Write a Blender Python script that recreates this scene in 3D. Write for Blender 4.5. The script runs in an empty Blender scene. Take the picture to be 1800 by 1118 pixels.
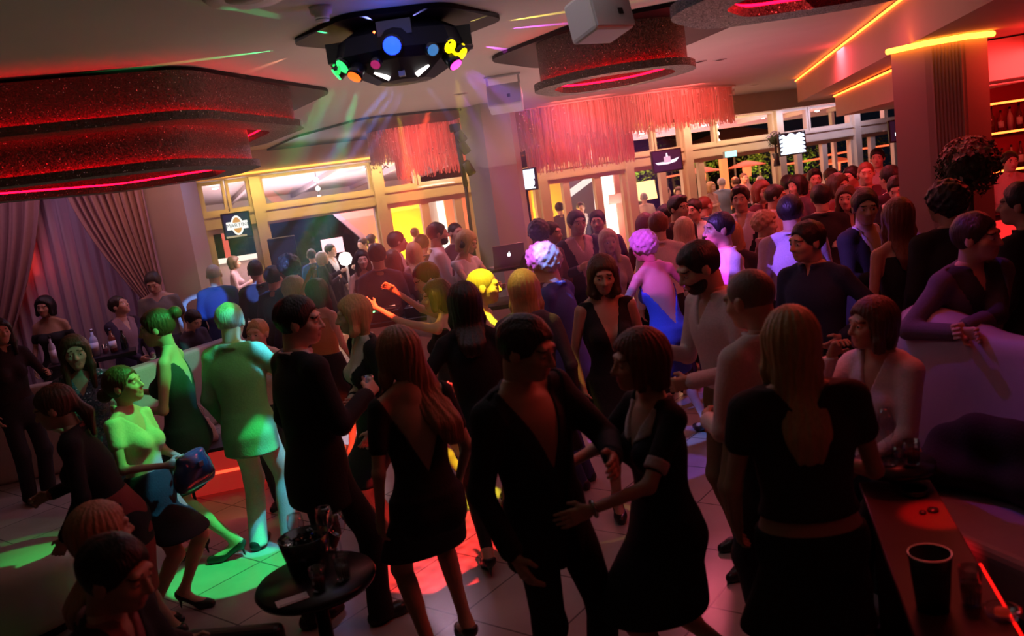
import bpy, math, random
import numpy as np
from mathutils import Vector, Matrix

SC = bpy.context.scene
COL = SC.collection
R = math.radians
rng = random.Random(7)

# ---------------------------------------------------------------- camera model
F_PX, ROLL, PITCH, CAM_H = 1450.0, R(8.2), R(9.4), 2.3
CW, CH = 1800.0, 1118.0

def ray(px, py):
    """world direction of the line of sight through a point of the photograph"""
    dx, dy = px - CW / 2, py - CH / 2
    u = dx * math.cos(ROLL) - dy * math.sin(ROLL)
    v = dy * math.cos(ROLL) + dx * math.sin(ROLL)
    return Vector((u, F_PX * math.cos(PITCH) - v * math.sin(PITCH), -F_PX * math.sin(PITCH) - v * math.cos(PITCH)))

def at_z(px, py, z):
    d = ray(px, py)
    t = (z - CAM_H) / d.z
    return Vector((d.x * t, d.y * t, z))

def at_y(px, py, y):
    d = ray(px, py)
    t = y / d.y
    return Vector((d.x * t, y, CAM_H + d.z * t))

cam = bpy.data.cameras.new('camera')
cam_o = bpy.data.objects.new('camera', cam)
COL.objects.link(cam_o)
cam.sensor_fit = 'HORIZONTAL'
cam.sensor_width = 36.0
cam.lens = F_PX / CW * 36.0
cam.clip_start = 0.05
cam.clip_end = 200
_f = Vector((0, math.cos(PITCH), -math.sin(PITCH)))
_u = Vector((0, math.sin(PITCH), math.cos(PITCH)))
_x = Vector((1, 0, 0))
_r = math.cos(ROLL) * _x - math.sin(ROLL) * _u
_up = math.sin(ROLL) * _x + math.cos(ROLL) * _u
_m = Matrix.Identity(4)
for i in range(3):
    _m[i][0], _m[i][1], _m[i][2] = _r[i], _up[i], -_f[i]
_m[2][3] = CAM_H
cam_o.matrix_world = _m
SC.camera = cam_o

# ---------------------------------------------------------------- materials
MATS = {}

def mat(name, col=(0.5, 0.5, 0.5), rough=0.6, metal=0.0, emit=None, es=0.0, trans=0.0, sheen=0.0, var=0.0, bump=0.0, bscale=60.0,
        coat=0.0, sss=0.0, alpha=1.0, ior=1.45):
    if name in MATS:
        return MATS[name]
    m = bpy.data.materials.new(name)
    m.use_nodes = True
    nt = m.node_tree
    b = nt.nodes['Principled BSDF']
    b.inputs['Base Color'].default_value = (*col, 1)
    b.inputs['Roughness'].default_value = rough
    b.inputs['Metallic'].default_value = metal
    b.inputs['IOR'].default_value = ior
    if trans:
        b.inputs['Transmission Weight'].default_value = trans
    if sheen:
        b.inputs['Sheen Weight'].default_value = sheen
    if coat:
        b.inputs['Coat Weight'].default_value = coat
    if sss:
        b.inputs['Subsurface Weight'].default_value = sss
        b.inputs['Subsurface Radius'].default_value = (0.02, 0.008, 0.004)
    if alpha < 1:
        b.inputs['Alpha'].default_value = alpha
    if emit is not None:
        b.inputs['Emission Color'].default_value = (*emit, 1)
        b.inputs['Emission Strength'].default_value = es
    if var or bump:
        tc = nt.nodes.new('ShaderNodeTexCoord')
        nz = nt.nodes.new('ShaderNodeTexNoise')
        nz.inputs['Scale'].default_value = bscale
        nz.inputs['Detail'].default_value = 3
        nt.links.new(tc.outputs['Object'], nz.inputs['Vector'])
        if var:
            mx = nt.nodes.new('ShaderNodeMix')
            mx.data_type = 'RGBA'
            mx.inputs[6].default_value = (*[c * (1 - var) for c in col], 1)
            mx.inputs[7].default_value = (*[min(1, c * (1 + var)) for c in col], 1)
            nt.links.new(nz.outputs['Fac'], mx.inputs[0])
            nt.links.new(mx.outputs[2], b.inputs['Base Color'])
        if bump:
            bp = nt.nodes.new('ShaderNodeBump')
            bp.inputs['Strength'].default_value = bump
            bp.inputs['Distance'].default_value = 0.01
            nt.links.new(nz.outputs['Fac'], bp.inputs['Height'])
            nt.links.new(bp.outputs['Normal'], b.inputs['Normal'])
    MATS[name] = m
    return m

def glow(name, col, strength):
    return mat(name, (0.02, 0.02, 0.02), 0.5, emit=col, es=strength)

def cloth(col, rough=0.85):
    key = 'cloth_%02x%02x%02x' % tuple(int(max(0, min(1, c)) * 255) for c in col)
    return mat(key, col, rough, var=0.15, bump=0.25, bscale=90)

def hair_mat(col):
    key = 'hair_%02x%02x%02x' % tuple(int(max(0, min(1, c)) * 255) for c in col)
    if key in MATS:
        return MATS[key]
    m = mat(key, col, 0.45, var=0.35, bump=0.5, bscale=35)
    for n in m.node_tree.nodes:
        if n.type == 'TEX_NOISE':
            mp = m.node_tree.nodes.new('ShaderNodeMapping')
            mp.inputs['Scale'].default_value = (3.0, 3.0, 0.25)
            tc = [q for q in m.node_tree.nodes if q.type == 'TEX_COORD'][0]
            m.node_tree.links.new(tc.outputs['Object'], mp.inputs['Vector'])
            m.node_tree.links.new(mp.outputs['Vector'], n.inputs['Vector'])
    return m

def skin_mat(tone):
    cols = {'fair': (0.62, 0.40, 0.30), 'mid': (0.52, 0.32, 0.22), 'tan': (0.42, 0.25, 0.16), 'dark': (0.25, 0.14, 0.09)}
    return mat('skin_' + tone, cols[tone], 0.5, var=0.06, bump=0.05, bscale=120, sss=0.0)

# ---------------------------------------------------------------- objects
def tag(o, label=None, cat=None, group=None, kind=None):
    if label: o['label'] = label
    if cat: o['category'] = cat
    if group: o['group'] = group
    if kind: o['kind'] = kind
    return o

def empty(name, loc, label, cat, group=None, rz=0.0):
    o = bpy.data.objects.new(name, None)
    o.empty_display_size = 0.1
    COL.objects.link(o)
    o.location = loc
    o.rotation_euler = (0, 0, rz)
    return tag(o, label, cat, group)

def link_mesh(name, me, mats, parent=None, smooth=False):
    o = bpy.data.objects.new(name, me)
    COL.objects.link(o)
    for m in (mats if isinstance(mats, (list, tuple)) else [mats]):
        me.materials.append(m)
    if parent is not None:
        o.parent = parent
    if smooth:
        me.polygons.foreach_set('use_smooth', np.ones(len(me.polygons), dtype=bool))
    return o

class MB:
    """collects shapes into one mesh"""
    def __init__(s):
        s.v, s.f, s.mi, s.sm = [], [], [], []
    def poly(s, vs, fs, mi=0, sm=False):
        b = len(s.v)
        s.v += [tuple(p) for p in vs]
        for f in fs:
            s.f.append(tuple(b + i for i in f)); s.mi.append(mi); s.sm.append(sm)
        return s
    def box(s, lo, hi, mi=0, M=None):
        (x0, y0, z0), (x1, y1, z1) = lo, hi
        vs = [Vector(p) for p in ((x0,y0,z0),(x1,y0,z0),(x1,y1,z0),(x0,y1,z0),(x0,y0,z1),(x1,y0,z1),(x1,y1,z1),(x0,y1,z1))]
        if M is not None: vs = [M @ p for p in vs]
        return s.poly(vs, [(0,3,2,1),(4,5,6,7),(0,1,5,4),(1,2,6,5),(2,3,7,6),(3,0,4,7)], mi)
    def bar(s, a, b, w, h, mi=0, up=(0,0,1)):
        a, b = Vector(a), Vector(b)
        d = (b - a).normalized(); up = Vector(up)
        if abs(d.dot(up)) > 0.98: up = Vector((0, 1, 0))
        x = d.cross(up).normalized(); y = x.cross(d).normalized()
        vs = []
        for p in (a, b):
            vs += [p - x*w/2 - y*h/2, p + x*w/2 - y*h/2, p + x*w/2 + y*h/2, p - x*w/2 + y*h/2]
        return s.poly(vs, [(0,3,2,1),(4,5,6,7),(0,1,5,4),(1,2,6,5),(2,3,7,6),(3,0,4,7)], mi)
    def tube(s, pts, r, n=8, mi=0, closed=False):
        pts = [Vector(p) for p in pts]
        rs = r if isinstance(r, (list, tuple)) else [r] * len(pts)
        vs, fs = [], []
        ref = None
        L = len(pts)
        for i, p in enumerate(pts):
            if closed:
                d = (pts[(i+1) % L] - pts[i-1]).normalized()
            else:
                d = (pts[min(i+1, L-1)] - pts[max(i-1, 0)]).normalized()
            if ref is None:
                ref = Vector((0,0,1)) if abs(d.z) < 0.9 else Vector((1,0,0))
            x = d.cross(ref).normalized(); y = x.cross(d).normalized(); ref = y
            for k in range(n):
                a = 2*math.pi*k/n
                vs.append(p + x*math.cos(a)*rs[i] + y*math.sin(a)*rs[i])
        for i in range(L if closed else L-1):
            j = (i+1) % L
            for k in range(n):
                fs.append((i*n+k, i*n+(k+1)%n, j*n+(k+1)%n, j*n+k))
        if not closed:
            fs.append(tuple(range(n-1,-1,-1))); fs.append(tuple((L-1)*n+k for k in range(n)))
        return s.poly(vs, fs, mi, True)
    def lathe(s, prof, c=(0,0,0), n=24, mi=0, M=None, sm=True):
        vs, fs = [], []
        c = Vector(c)
        for (r, z) in prof:
            for k in range(n):
                a = 2*math.pi*k/n
                p = Vector((r*math.cos(a), r*math.sin(a), z))
                if M is not None: p = M @ p
                vs.append(p + c)
        for i in range(len(prof)-1):
            for k in range(n):
                fs.append((i*n+k, i*n+(k+1)%n, (i+1)*n+(k+1)%n, (i+1)*n+k))
        if prof[0][0] > 1e-6: fs.append(tuple(range(n-1,-1,-1)))
        if prof[-1][0] > 1e-6: fs.append(tuple((len(prof)-1)*n+k for k in range(n)))
        return s.poly(vs, fs, mi, sm)
    def prism(s, pts, z0, z1, mi=0, sm=False):
        n = len(pts)
        vs = [Vector((p[0], p[1], z0)) for p in pts] + [Vector((p[0], p[1], z1)) for p in pts]
        s.poly(vs, [tuple(range(n-1,-1,-1)), tuple(range(n, 2*n))], mi)
        b = len(s.v) - 2*n
        for i in range(n):
            j = (i+1) % n
            s.f.append((b+i, b+j, b+n+j, b+n+i)); s.mi.append(mi); s.sm.append(sm)
        return s
    def build(s, name, mats, parent=None, loc=None, rz=0.0):
        me = bpy.data.meshes.new(name)
        vs = [Vector(p) for p in s.v]
        if loc is not None:
            vs = [p - Vector(loc) for p in vs]
        me.from_pydata([tuple(p) for p in vs], [], s.f)
        me.polygons.foreach_set('material_index', s.mi)
        me.polygons.foreach_set('use_smooth', s.sm)
        me.update()
        o = link_mesh(name, me, mats, parent)
        if loc is not None: o.location = loc
        return o

def bevel(o, w=0.01, seg=2):
    b = o.modifiers.new('bevel', 'BEVEL')
    b.width = w; b.segments = seg; b.limit_method = 'ANGLE'; b.angle_limit = R(40)
    return o

def copy_tree(o, parent=None):
    c = o.copy()
    COL.objects.link(c)
    if parent is not None: c.parent = parent
    for ch in list(o.children): copy_tree(ch, c)
    return c

# ---------------------------------------------------------------- smooth solids on a grid
def smin(a, b, k):
    h = np.clip(0.5 + 0.5 * (b - a) / k, 0, 1)
    return b + (a - b) * h - k * h * (1 - h)

def smax(a, b, k):
    return -smin(-a, -b, k)

class Grid:
    def __init__(s, lo, hi, h):
        s.h = h
        s.lo = np.array(lo, dtype=np.float32)
        n = np.maximum(4, np.ceil((np.array(hi) - s.lo) / h).astype(int) + 1)
        s.ax = [s.lo[i] + h * np.arange(n[i], dtype=np.float32) for i in range(3)]
        s.f = np.full(tuple(n), 0.3, dtype=np.float32)
    def sl(s, lo, hi):
        r = []
        for i in range(3):
            a = int(np.searchsorted(s.ax[i], lo[i])); b = int(np.searchsorted(s.ax[i], hi[i]))
            r.append(slice(max(0, a - 1), min(len(s.ax[i]), b + 1)))
        return tuple(r)
    def xyz(s, q):
        return s.ax[0][q[0]][:, None, None], s.ax[1][q[1]][None, :, None], s.ax[2][q[2]][None, None, :]
    def add(s, prim, grow=0.0):
        fn, lo, hi, k = prim[:4]
        m = grow + k + 2 * s.h
        q = s.sl([l - m for l in lo], [x + m for x in hi])
        if any(t.stop <= t.start for t in q): return
        d = fn(*s.xyz(q)) - grow
        s.f[q] = smin(s.f[q], d.astype(np.float32), k)
    def cut(s, fn, k=0.004):
        q = (slice(None),) * 3
        s.f = smax(s.f, fn(*s.xyz(q)).astype(np.float32), k)
    def mesh(s):
        f = np.pad(s.f, 1, constant_values=0.3)
        sg = f < 0
        c = np.zeros(tuple(n - 1 for n in f.shape), dtype=np.int8)
        offs = [(i, j, k) for i in (0, 1) for j in (0, 1) for k in (0, 1)]
        nx, ny, nz = c.shape
        for (i, j, k) in offs:
            c += sg[i:i+nx, j:j+ny, k:k+nz]
        act = (c > 0) & (c < 8)
        ci = np.argwhere(act)
        if len(ci) == 0: return None
        idx = np.full(c.shape, -1, dtype=np.int32)
        idx[act] = np.arange(len(ci))
        acc = np.zeros((len(ci), 3)); cnt = np.zeros(len(ci))
        val = {o: f[ci[:, 0]+o[0], ci[:, 1]+o[1], ci[:, 2]+o[2]] for o in offs}
        for a in offs:
            for d in range(3):
                if a[d] == 0:
                    b = tuple(1 if e == d else a[e] for e in range(3))
                    f0, f1 = val[a], val[b]
                    x = (f0 < 0) != (f1 < 0)
                    t = np.where(x, f0 / np.where(x, f0 - f1, 1), 0)
                    for e in range(3):
                        acc[:, e] += np.where(x, a[e] + (t if e == d else 0), 0)
                    cnt += x
        v = (ci + acc / cnt[:, None] - 1) * s.h + s.lo[None, :]
        quads = []
        for d in range(3):
            a, b = (d + 1) % 3, (d + 2) % 3
            s0 = [slice(None)] * 3; s1 = [slice(None)] * 3
            s0[d] = slice(0, -1); s1[d] = slice(1, None)
            x = sg[tuple(s0)] != sg[tuple(s1)]
            p = np.argwhere(x)
            p = p[(p[:, a] > 0) & (p[:, b] > 0) & (p[:, a] < c.shape[a]) & (p[:, b] < c.shape[b])]
            ins = sg[p[:, 0], p[:, 1], p[:, 2]]
            def cell(da, db):
                q = p.copy(); q[:, a] -= da; q[:, b] -= db
                return idx[q[:, 0], q[:, 1], q[:, 2]]
            qd = np.stack([cell(1, 1), cell(0, 1), cell(0, 0), cell(1, 0)], 1)
            qd = np.where(ins[:, None], qd, qd[:, ::-1])
            quads.append(qd)
        q = np.concatenate(quads)
        return v.astype(np.float32), q[(q >= 0).all(1)]

def np_mesh(name, parts):
    """one mesh datablock from a list of (verts, quads)"""
    parts = [p for p in parts if p is not None]
    V, Q, b = [], [], 0
    for v, q in parts:
        V.append(v); Q.append(q + b); b += len(v)
    V = np.concatenate(V).astype(np.float32); Q = np.concatenate(Q).astype(np.int32)
    me = bpy.data.meshes.new(name)
    me.vertices.add(len(V)); me.vertices.foreach_set('co', V.ravel())
    me.loops.add(Q.size); me.loops.foreach_set('vertex_index', Q.ravel())
    me.polygons.add(len(Q)); me.polygons.foreach_set('loop_start', np.arange(0, Q.size, 4, dtype=np.int32))
    me.polygons.foreach_set('use_smooth', np.ones(len(Q), dtype=bool))
    me.update(calc_edges=True)
    return me, V, Q

def cap(a, b, ra, rb, k=0.02):
    a = np.array(a, dtype=np.float64); b = np.array(b, dtype=np.float64)
    ba = b - a; bb = float(ba @ ba) + 1e-9
    def fn(X, Y, Z):
        px, py, pz = X - a[0], Y - a[1], Z - a[2]
        t = np.clip((px*ba[0] + py*ba[1] + pz*ba[2]) / bb, 0, 1)
        return np.sqrt((px-t*ba[0])**2 + (py-t*ba[1])**2 + (pz-t*ba[2])**2) - (ra + t*(rb-ra))
    m = max(ra, rb)
    return (fn, np.minimum(a, b) - m, np.maximum(a, b) + m, k)

def ell(c, r, Rm=None, k=0.02):
    c = np.array(c, dtype=np.float64); r = np.array(r, dtype=np.float64)
    mr = float(r.min())
    def fn(X, Y, Z):
        x, y, z = X - c[0], Y - c[1], Z - c[2]
        if Rm is not None:
            x, y, z = (Rm[0,0]*x+Rm[1,0]*y+Rm[2,0]*z, Rm[0,1]*x+Rm[1,1]*y+Rm[2,1]*z, Rm[0,2]*x+Rm[1,2]*y+Rm[2,2]*z)
        q = np.sqrt((x/r[0])**2 + (y/r[1])**2 + (z/r[2])**2)
        g = np.sqrt((x/r[0]**2)**2 + (y/r[1]**2)**2 + (z/r[2]**2)**2) + 1e-6
        return q * (q - 1) / g
    m = float(r.max()) if Rm is not None else r
    return (fn, c - m, c + m, k)

def loft(zs, a, b, cx, cy, k=0.02):
    zs = np.array(zs, dtype=np.float64)
    A = [np.array(t, dtype=np.float64) * np.ones(len(zs)) for t in (a, b, cx, cy)]
    zf = np.linspace(zs[0], zs[-1], 80)
    ker = np.ones(9) / 9
    S = []
    for t in A:
        y = np.interp(zf, zs, t)
        S.append(np.convolve(np.pad(y, 4, mode='edge'), ker, mode='valid'))
    z0, z1 = zs[0], zs[-1]
    def fn(X, Y, Z):
        z = Z
        aa, bb, xx, yy = (np.interp(z, zf, t) for t in S)
        x, y = X - xx, Y - yy
        q = np.sqrt((x/aa)**2 + (y/bb)**2)
        g = np.sqrt((x/aa**2)**2 + (y/bb**2)**2) + 1e-6
        d = np.where(q > 1e-3, q * (q - 1) / g, -np.minimum(aa, bb))
        d = np.maximum(d, -np.minimum(aa, bb))
        e = np.maximum(z0 - z, z - z1)
        return smax(d, e + 0 * d, 0.03)
    lo = (float((A[2]-A[0]).min()), float((A[3]-A[1]).min()), z0)
    hi = (float((A[2]+A[0]).max()), float((A[3]+A[1]).max()), z1)
    return (fn, np.array(lo), np.array(hi), k)
# ---------------------------------------------------------------- people
ARM = {  # wrist relative to the shoulder: out, forward, up (m, for a 1.75 m body), finger curl, elbow hint
    'down': ((.07, .03, -.525), .35, (.4, -1, 0)),
    'relaxed': ((.06, .12, -.50), .4, (.5, -1, -.1)),
    'drink': ((-.04, .27, -.20), .85, (.5, -.5, -1)),
    'low_drink': ((-.06, .26, -.32), .8, (.6, -.6, -.8)),
    'hip': ((.02, .08, -.36), .4, (1, -.7, -.1)),
    'cross': ((-.24, .17, -.30), .4, (.8, -.3, -.7)),
    'clasp': ((-.15, .22, -.36), .6, (.7, -.5, -.5)),
    'forward': ((-.02, .50, -.06), .4, (.6, 0, -1)),
    'up': ((.10, .22, .36), .4, (1, .2, -.4)),
    'up_bent': ((.06, .22, .18), .6, (.8, .2, -.8)),
    'face': ((-.13, .20, .10), .7, (.7, .3, -1)),
    'lap': ((-.08, .30, -.40), .4, (.6, -.6, -.3)),
    'rest': ((-.12, .40, -.27), .5, (.8, -.2, -.6)),
    'phone': ((-.12, .30, -.14), .8, (.6, -.3, -1)),
    'out': ((.38, .18, -.22), .4, (.2, -.6, -1)),
    'waist_hold': ((.02, .38, -.22), .3, (.8, 0, -.8)),
    'shoulder_hold': ((-.02, .42, .02), .4, (.7, 0, -.8)),
}

def unit(v):
    v = np.array(v, dtype=np.float64)
    return v / (np.linalg.norm(v) + 1e-9)

def ik(A, T, l1, l2, hint):
    A, T = np.array(A, float), np.array(T, float)
    d = T - A; L = np.linalg.norm(d)
    if L > (l1 + l2) * .998:
        d *= (l1 + l2) * .998 / L; L = np.linalg.norm(d); T = A + d
    u = d / L
    x = (l1*l1 - l2*l2 + L*L) / (2*L)
    r = math.sqrt(max(1e-8, l1*l1 - x*x))
    hnt = np.array(hint, float); hnt = hnt - u * (hnt @ u)
    return A + u*x + unit(hnt)*r, T

def rot(yaw, pitch, tilt):
    return np.array(Matrix.Rotation(R(yaw), 3, 'Z') @ Matrix.Rotation(R(pitch), 3, 'X') @ Matrix.Rotation(R(tilt), 3, 'Y'))

def hand_prims(W, d, n, curl, sc, thumb_side):
    """palm, four fingers of unequal length and a thumb; W wrist, d along the hand, n the way the palm looks"""
    d = unit(d); n = unit(n - d*(n @ d)); sd = np.cross(d, n) * thumb_side
    P = []
    for t in (-.024, -.008, .008, .024):
        P.append(cap(W + sd*t*.75*sc + d*.012*sc, W + sd*t*sc + d*.082*sc, .015*sc, .0125*sc, .012))
    for i, (t, ln) in enumerate(((.030, .070), (.010, .079), (-.010, .073), (-.029, .057))):
        a0 = W + sd*t*sc + d*.088*sc
        c1 = curl * (0.75 + .12*i); c2 = curl * (2.0 + .12*i)
        d1 = d*math.cos(c1) + n*math.sin(c1) + sd*t*1.6
        d2 = d*math.cos(c2) + n*math.sin(c2) + sd*t*.8
        a1 = a0 + unit(d1)*ln*.52*sc; a2 = a1 + unit(d2)*ln*.5*sc
        P.append(cap(a0 - d*.01*sc, a1, .0098*sc, .0088*sc, .003)); P.append(cap(a1, a2, .0088*sc, .0068*sc, .003))
    b0 = W + sd*.022*sc + d*.028*sc
    b1 = b0 + unit(sd*.75 + d*.6 + n*(.25+.4*curl))*.040*sc
    b2 = b1 + unit(sd*(.35-.5*curl) + d*.85 + n*(.25+.6*curl))*.032*sc
    P.append(cap(b0, b1, .0145*sc, .0110*sc, .010)); P.append(cap(b1, b2, .0105*sc, .0080*sc, .004))
    return P

def wrinkle(amp, fx, seed):
    r = random.Random(seed)
    ph = [r.uniform(0, 6.28) for _ in range(6)]
    def fn(X, Y, Z):
        return amp * (np.sin(fx*X*1.1 + 9*Z + ph[0]) + np.sin(fx*.9*Y - 13*Z + ph[1]) + .8*np.sin(22*Z + 7*X + ph[2]) + .6*np.sin(31*Z - 15*Y + 9*X + ph[3]))
    return fn

NPEOPLE = 0

def person(label, at, h=1.75, face=0, sex='m', hair=('short', (.03, .02, .015)), skin='fair', top=None, bottom=None,
           armL='down', armR='down', lean=(0, 0), head=(0, 0, 0), feet=None, z0=0.0, seat=None, heels=False, group=None,
           build=1.0, shoe=(.02, .02, .02), y=None, res=1.0, fast=False, ground=None):
    global NPEOPLE
    NPEOPLE += 1
    if y is not None and seat is None:
        h = (at_y(at[0], at[1], y).z - z0)*.995/(1 - .46*(1 - math.cos(R(lean[0]))*math.cos(R(lean[1]))))
        h = max(1.5, min(1.98, h))
    seed = NPEOPLE
    s = h / 1.75
    male = sex == 'm'
    bw = build * (1.0 if male else .97)
    zh = (.515 * h) if seat is None else seat + .115
    lift = .07 if heels else 0.0
    Rl = rot(0, lean[0], lean[1])          # lean forward (towards -Y), sideways
    H0 = np.array((0, 0, zh))
    up = lambda v: H0 + Rl @ np.array(v, float)
    shC = up((0, .0, .308*h))
    Rn = rot(0, lean[0]*.5, lean[1]*.5)
    hs = (1.06 if male else 1.01) * (0.5 + 0.5*s)
    atlas = shC + Rn @ np.array((0, -.012, .122*s))
    Rh = rot(head[0], head[1], head[2]) @ rot(0, lean[0]*.3, lean[1]*.3)
    hc = atlas + Rh @ np.array((0, -.022, .078)) * hs
    hp = lambda x, yy, z: hc + Rh @ (np.array((x, yy, z), float) * hs)
    topz = (hc + Rh @ np.array((0, .01, .112)) * hs)
    # ---- where the person stands
    rz = R(face)
    ct, st = math.cos(rz), math.sin(rz)
    off = Vector((ct*topz[0] - st*topz[1], st*topz[0] + ct*topz[1], 0))
    if ground is not None:
        loc = Vector((ground[0], ground[1], z0))
    elif y is not None:
        p = at_y(at[0], at[1], y); loc = Vector((p.x - off.x, p.y - off.y, p.z - topz[2])); loc.z = z0
    else:
        p = at_z(at[0], at[1], z0 + topz[2]); loc = Vector((p.x - off.x, p.y - off.y, z0))
    dist = max(1.6, (loc - Vector((0, 0, 0))).length)
    gh = min(.022, max(.0075, dist*.0023)) * res
    hh = min(.0125, max(.0048, dist*.00125)) * res
    # ---- arms
    arms = {}
    for sgn, spec in ((1, armL), (-1, armR)):
        if isinstance(spec, str): T, curl, hint = ARM[spec]; palm = None
        else: T, curl, hint = spec[:3]; palm = spec[3] if len(spec) > 3 else None
        S = shC + Rl @ np.array((sgn*.098*h*bw, .004, -.018*h))
        Wt = S + np.array((sgn*T[0], -T[1], T[2])) * s
        E, Wr = ik(S, Wt, .168*h, .148*h, (sgn*hint[0], -hint[1], hint[2]))
        d = unit(Wr - E)
        n = np.array((-sgn, -.2, -.1)) if palm is None else np.array((sgn*palm[0], -palm[1], palm[2]), float)
        if abs(unit(n) @ d) > .9: n = np.array((0, -1.0, 0.3))
        arms[sgn] = (S, E, Wr, d, n, curl)
    # ---- legs
    if feet is None: feet = ((.085, .0), (-.085, .02)) if seat is None else ((.10, .42), (-.10, .44))
    legs = {}
    for sgn, ft in ((1, feet[0]), (-1, feet[1])):
        Hj = H0 + np.array((sgn*.047*h, 0, -.005*h))
        A = np.array((ft[0]*s, -ft[1]*s, .042*h + lift + (ft[2] if len(ft) > 2 else 0)))
        K, A = ik(Hj, A, .245*h, .243*h, (sgn*.12, -1, 0.15))
        legs[sgn] = (Hj, K, A)
    # ---- flesh
    fat = build
    if male:
        rings = ((-.07,.076,.056),(-.03,.094,.070),(.02,.096,.068),(.085,.086,.062),(.15,.091,.064),(.21,.101,.070),(.26,.100,.063),(.288,.082,.048),(.315,.048,.040))
    else:
        rings = ((-.07,.078,.060),(-.03,.099,.075),(.02,.097,.069),(.095,.072,.053),(.15,.077,.056),(.21,.085,.060),(.26,.083,.052),(.288,.068,.041),(.315,.038,.034))
    zs, a_, b_, cx, cy = [], [], [], [], []
    for (z, a, b) in rings:
        c = up((0, .004*h if z < .03 else 0, z*h)) if z > 0 else H0 + np.array((0, .006*h, z*h))
        zs.append(c[2]); a_.append(a*h*fat); b_.append(b*h*(.5+.5*fat)); cx.append(c[0]); cy.append(c[1])
    for i in range(1, len(zs)):
        zs[i] = max(zs[i], zs[i-1] + .004)
    torso = [loft(zs, a_, b_, cx, cy, .03)]
    cyf = lambda z: np.interp(z, zs, cy)
    cxf = lambda z: np.interp(z, zs, cx)
    for sg in (1, -1):
        torso.append(ell(H0 + np.array((sg*.042*h, (.028 if male else .036)*h, -.030*h)), (.046*h, (.034 if male else .042)*h, .050*h), k=.04))
        torso.append(cap(shC + Rl @ np.array((sg*.03*h, .012, .028*h)), shC + Rl @ np.array((sg*.092*h*bw, .006, -.008*h)), .030*s, .034*s if male else .028*s, .05))
    if not male:
        for sg in (1, -1):
            torso.append(ell(up((sg*.040*h, -.048*h, .195*h)), (.034*h, .034*h, .036*h), k=.03))
    uarm, farm, thigh, calf = [], [], [], []
    for sg in (1, -1):
        S, E, Wr, d, n, curl = arms[sg]
        m = (1.0 if male else .80) * (.6 + .4*fat)
        uarm.append((cap(S, E, .050*s*m, .037*s*m, .035), sg)); farm.append((cap(E, Wr, .037*s*m, .0255*s*m, .02), sg))
        Hj, K, A = legs[sg]
        m = 1.0 if male else .97
        thigh.append((cap(Hj, K, .083*s*m*(.5+.5*fat), .053*s*m, .04), sg))
        calf.append((cap(K, A, .050*s*m, .034*s*m, .03), sg))
        bel = K + (A-K)*.30 + np.array((0, .016*s, 0))
        calf.append((cap(bel - (A-K)*.12, bel + (A-K)*.16, .046*s*m, .036*s*m, .03), sg))
    neck = [cap(shC + Rl @ np.array((0, .012, .0)), atlas + Rn @ np.array((0, .006, .015)), (.062 if male else .050)*s, (.058 if male else .047)*s, .03)]
    def foot(sg, g=0.0):
        Hj, K, A = legs[sg]
        base = A[2] - .042*h - lift
        fx = A[0]; toe = np.array((fx + sg*.02, A[1] - .165*s, base + .022)); ball = np.array((fx + sg*.012, A[1] - .105*s, base + .028))
        heel = np.array((fx, A[1] + .035*s, base + .032 + lift))
        return [cap(A, heel, .036*s+g, .032*s+g, .02), cap(heel, ball, .032*s+g, .034*s+g, .03), cap(ball, toe, .036*s+g, .024*s+g, .02)], heel, base
    # ---- body mesh
    Wpts = [arms[k][i] for k in arms for i in range(3)] + [legs[k][i] for k in legs for i in range(3)] + [hc, shC, H0]
    lo = np.min(Wpts, axis=0) - .20; hi = np.max(Wpts, axis=0) + .20; lo[2] = -.03 if seat is None else min(lo[2], -.03)
    nk = atlas - Rn @ np.array((0, 0, .055*s))
    g = Grid(lo, (hi[0], hi[1], hi[2] if max(arms[1][2][2], arms[-1][2][2], arms[1][1][2], arms[-1][1][2]) > nk[2] - .05 else nk[2] + .10), gh)
    for p in torso + neck + [q for q, _ in uarm + farm + thigh + calf]: g.add(p)
    for sg in (1, -1):
        for p in foot(sg)[0]: g.add(p)
    if lean[0] == 0 and lean[1] == 0 and seat is None: pass
    zn = nk[2]
    g.cut(lambda X, Y, Z: np.minimum(Z - zn - .012, .085 - np.sqrt((X-nk[0])**2 + (Y-nk[1])**2)), .002)
    body_parts = [g.mesh()]
    # head and neck on a finer grid
    hg = Grid(hc - .20, hc + .20, hh)
    hq = lambda c, r, k=.02: ell(hp(*c), np.array(r)*hs, Rh, k)
    hcp = lambda a, b, ra, rb, k=.015: cap(hp(*a), hp(*b), ra*hs, rb*hs, k)
    jw = 1.0 if male else .92
    skull = [hq((0, .018, .024), (.077, .097, .090), .02)]
    face_p = [hq((0, -.030, -.040), (.059*jw, .064, .072), .035), hq((0, -.064, -.083), (.030*jw, .028, .026), .025),
              hcp((-.034, -.076, .026), (.034, -.076, .026), .0165, .0165, .015), hcp((0, -.088, .012), (0, -.110, -.026), .0085, .0125, .010),
              hcp((-.011, -.098, -.030), (.011, -.098, -.030), .0085, .0085, .008),
              hcp((-.042, -.058, -.020), (-.030, -.072, -.030), .022, .018, .02), hcp((.042, -.058, -.020), (.030, -.072, -.030), .022, .018, .02)]
    for p in skull + face_p + neck: hg.add(p)
    hg.add(cap(shC + Rl @ np.array((0, .01, -.03)), shC + Rl @ np.array((0, .01, -.02)), .07*s, .07*s, .03))
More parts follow.
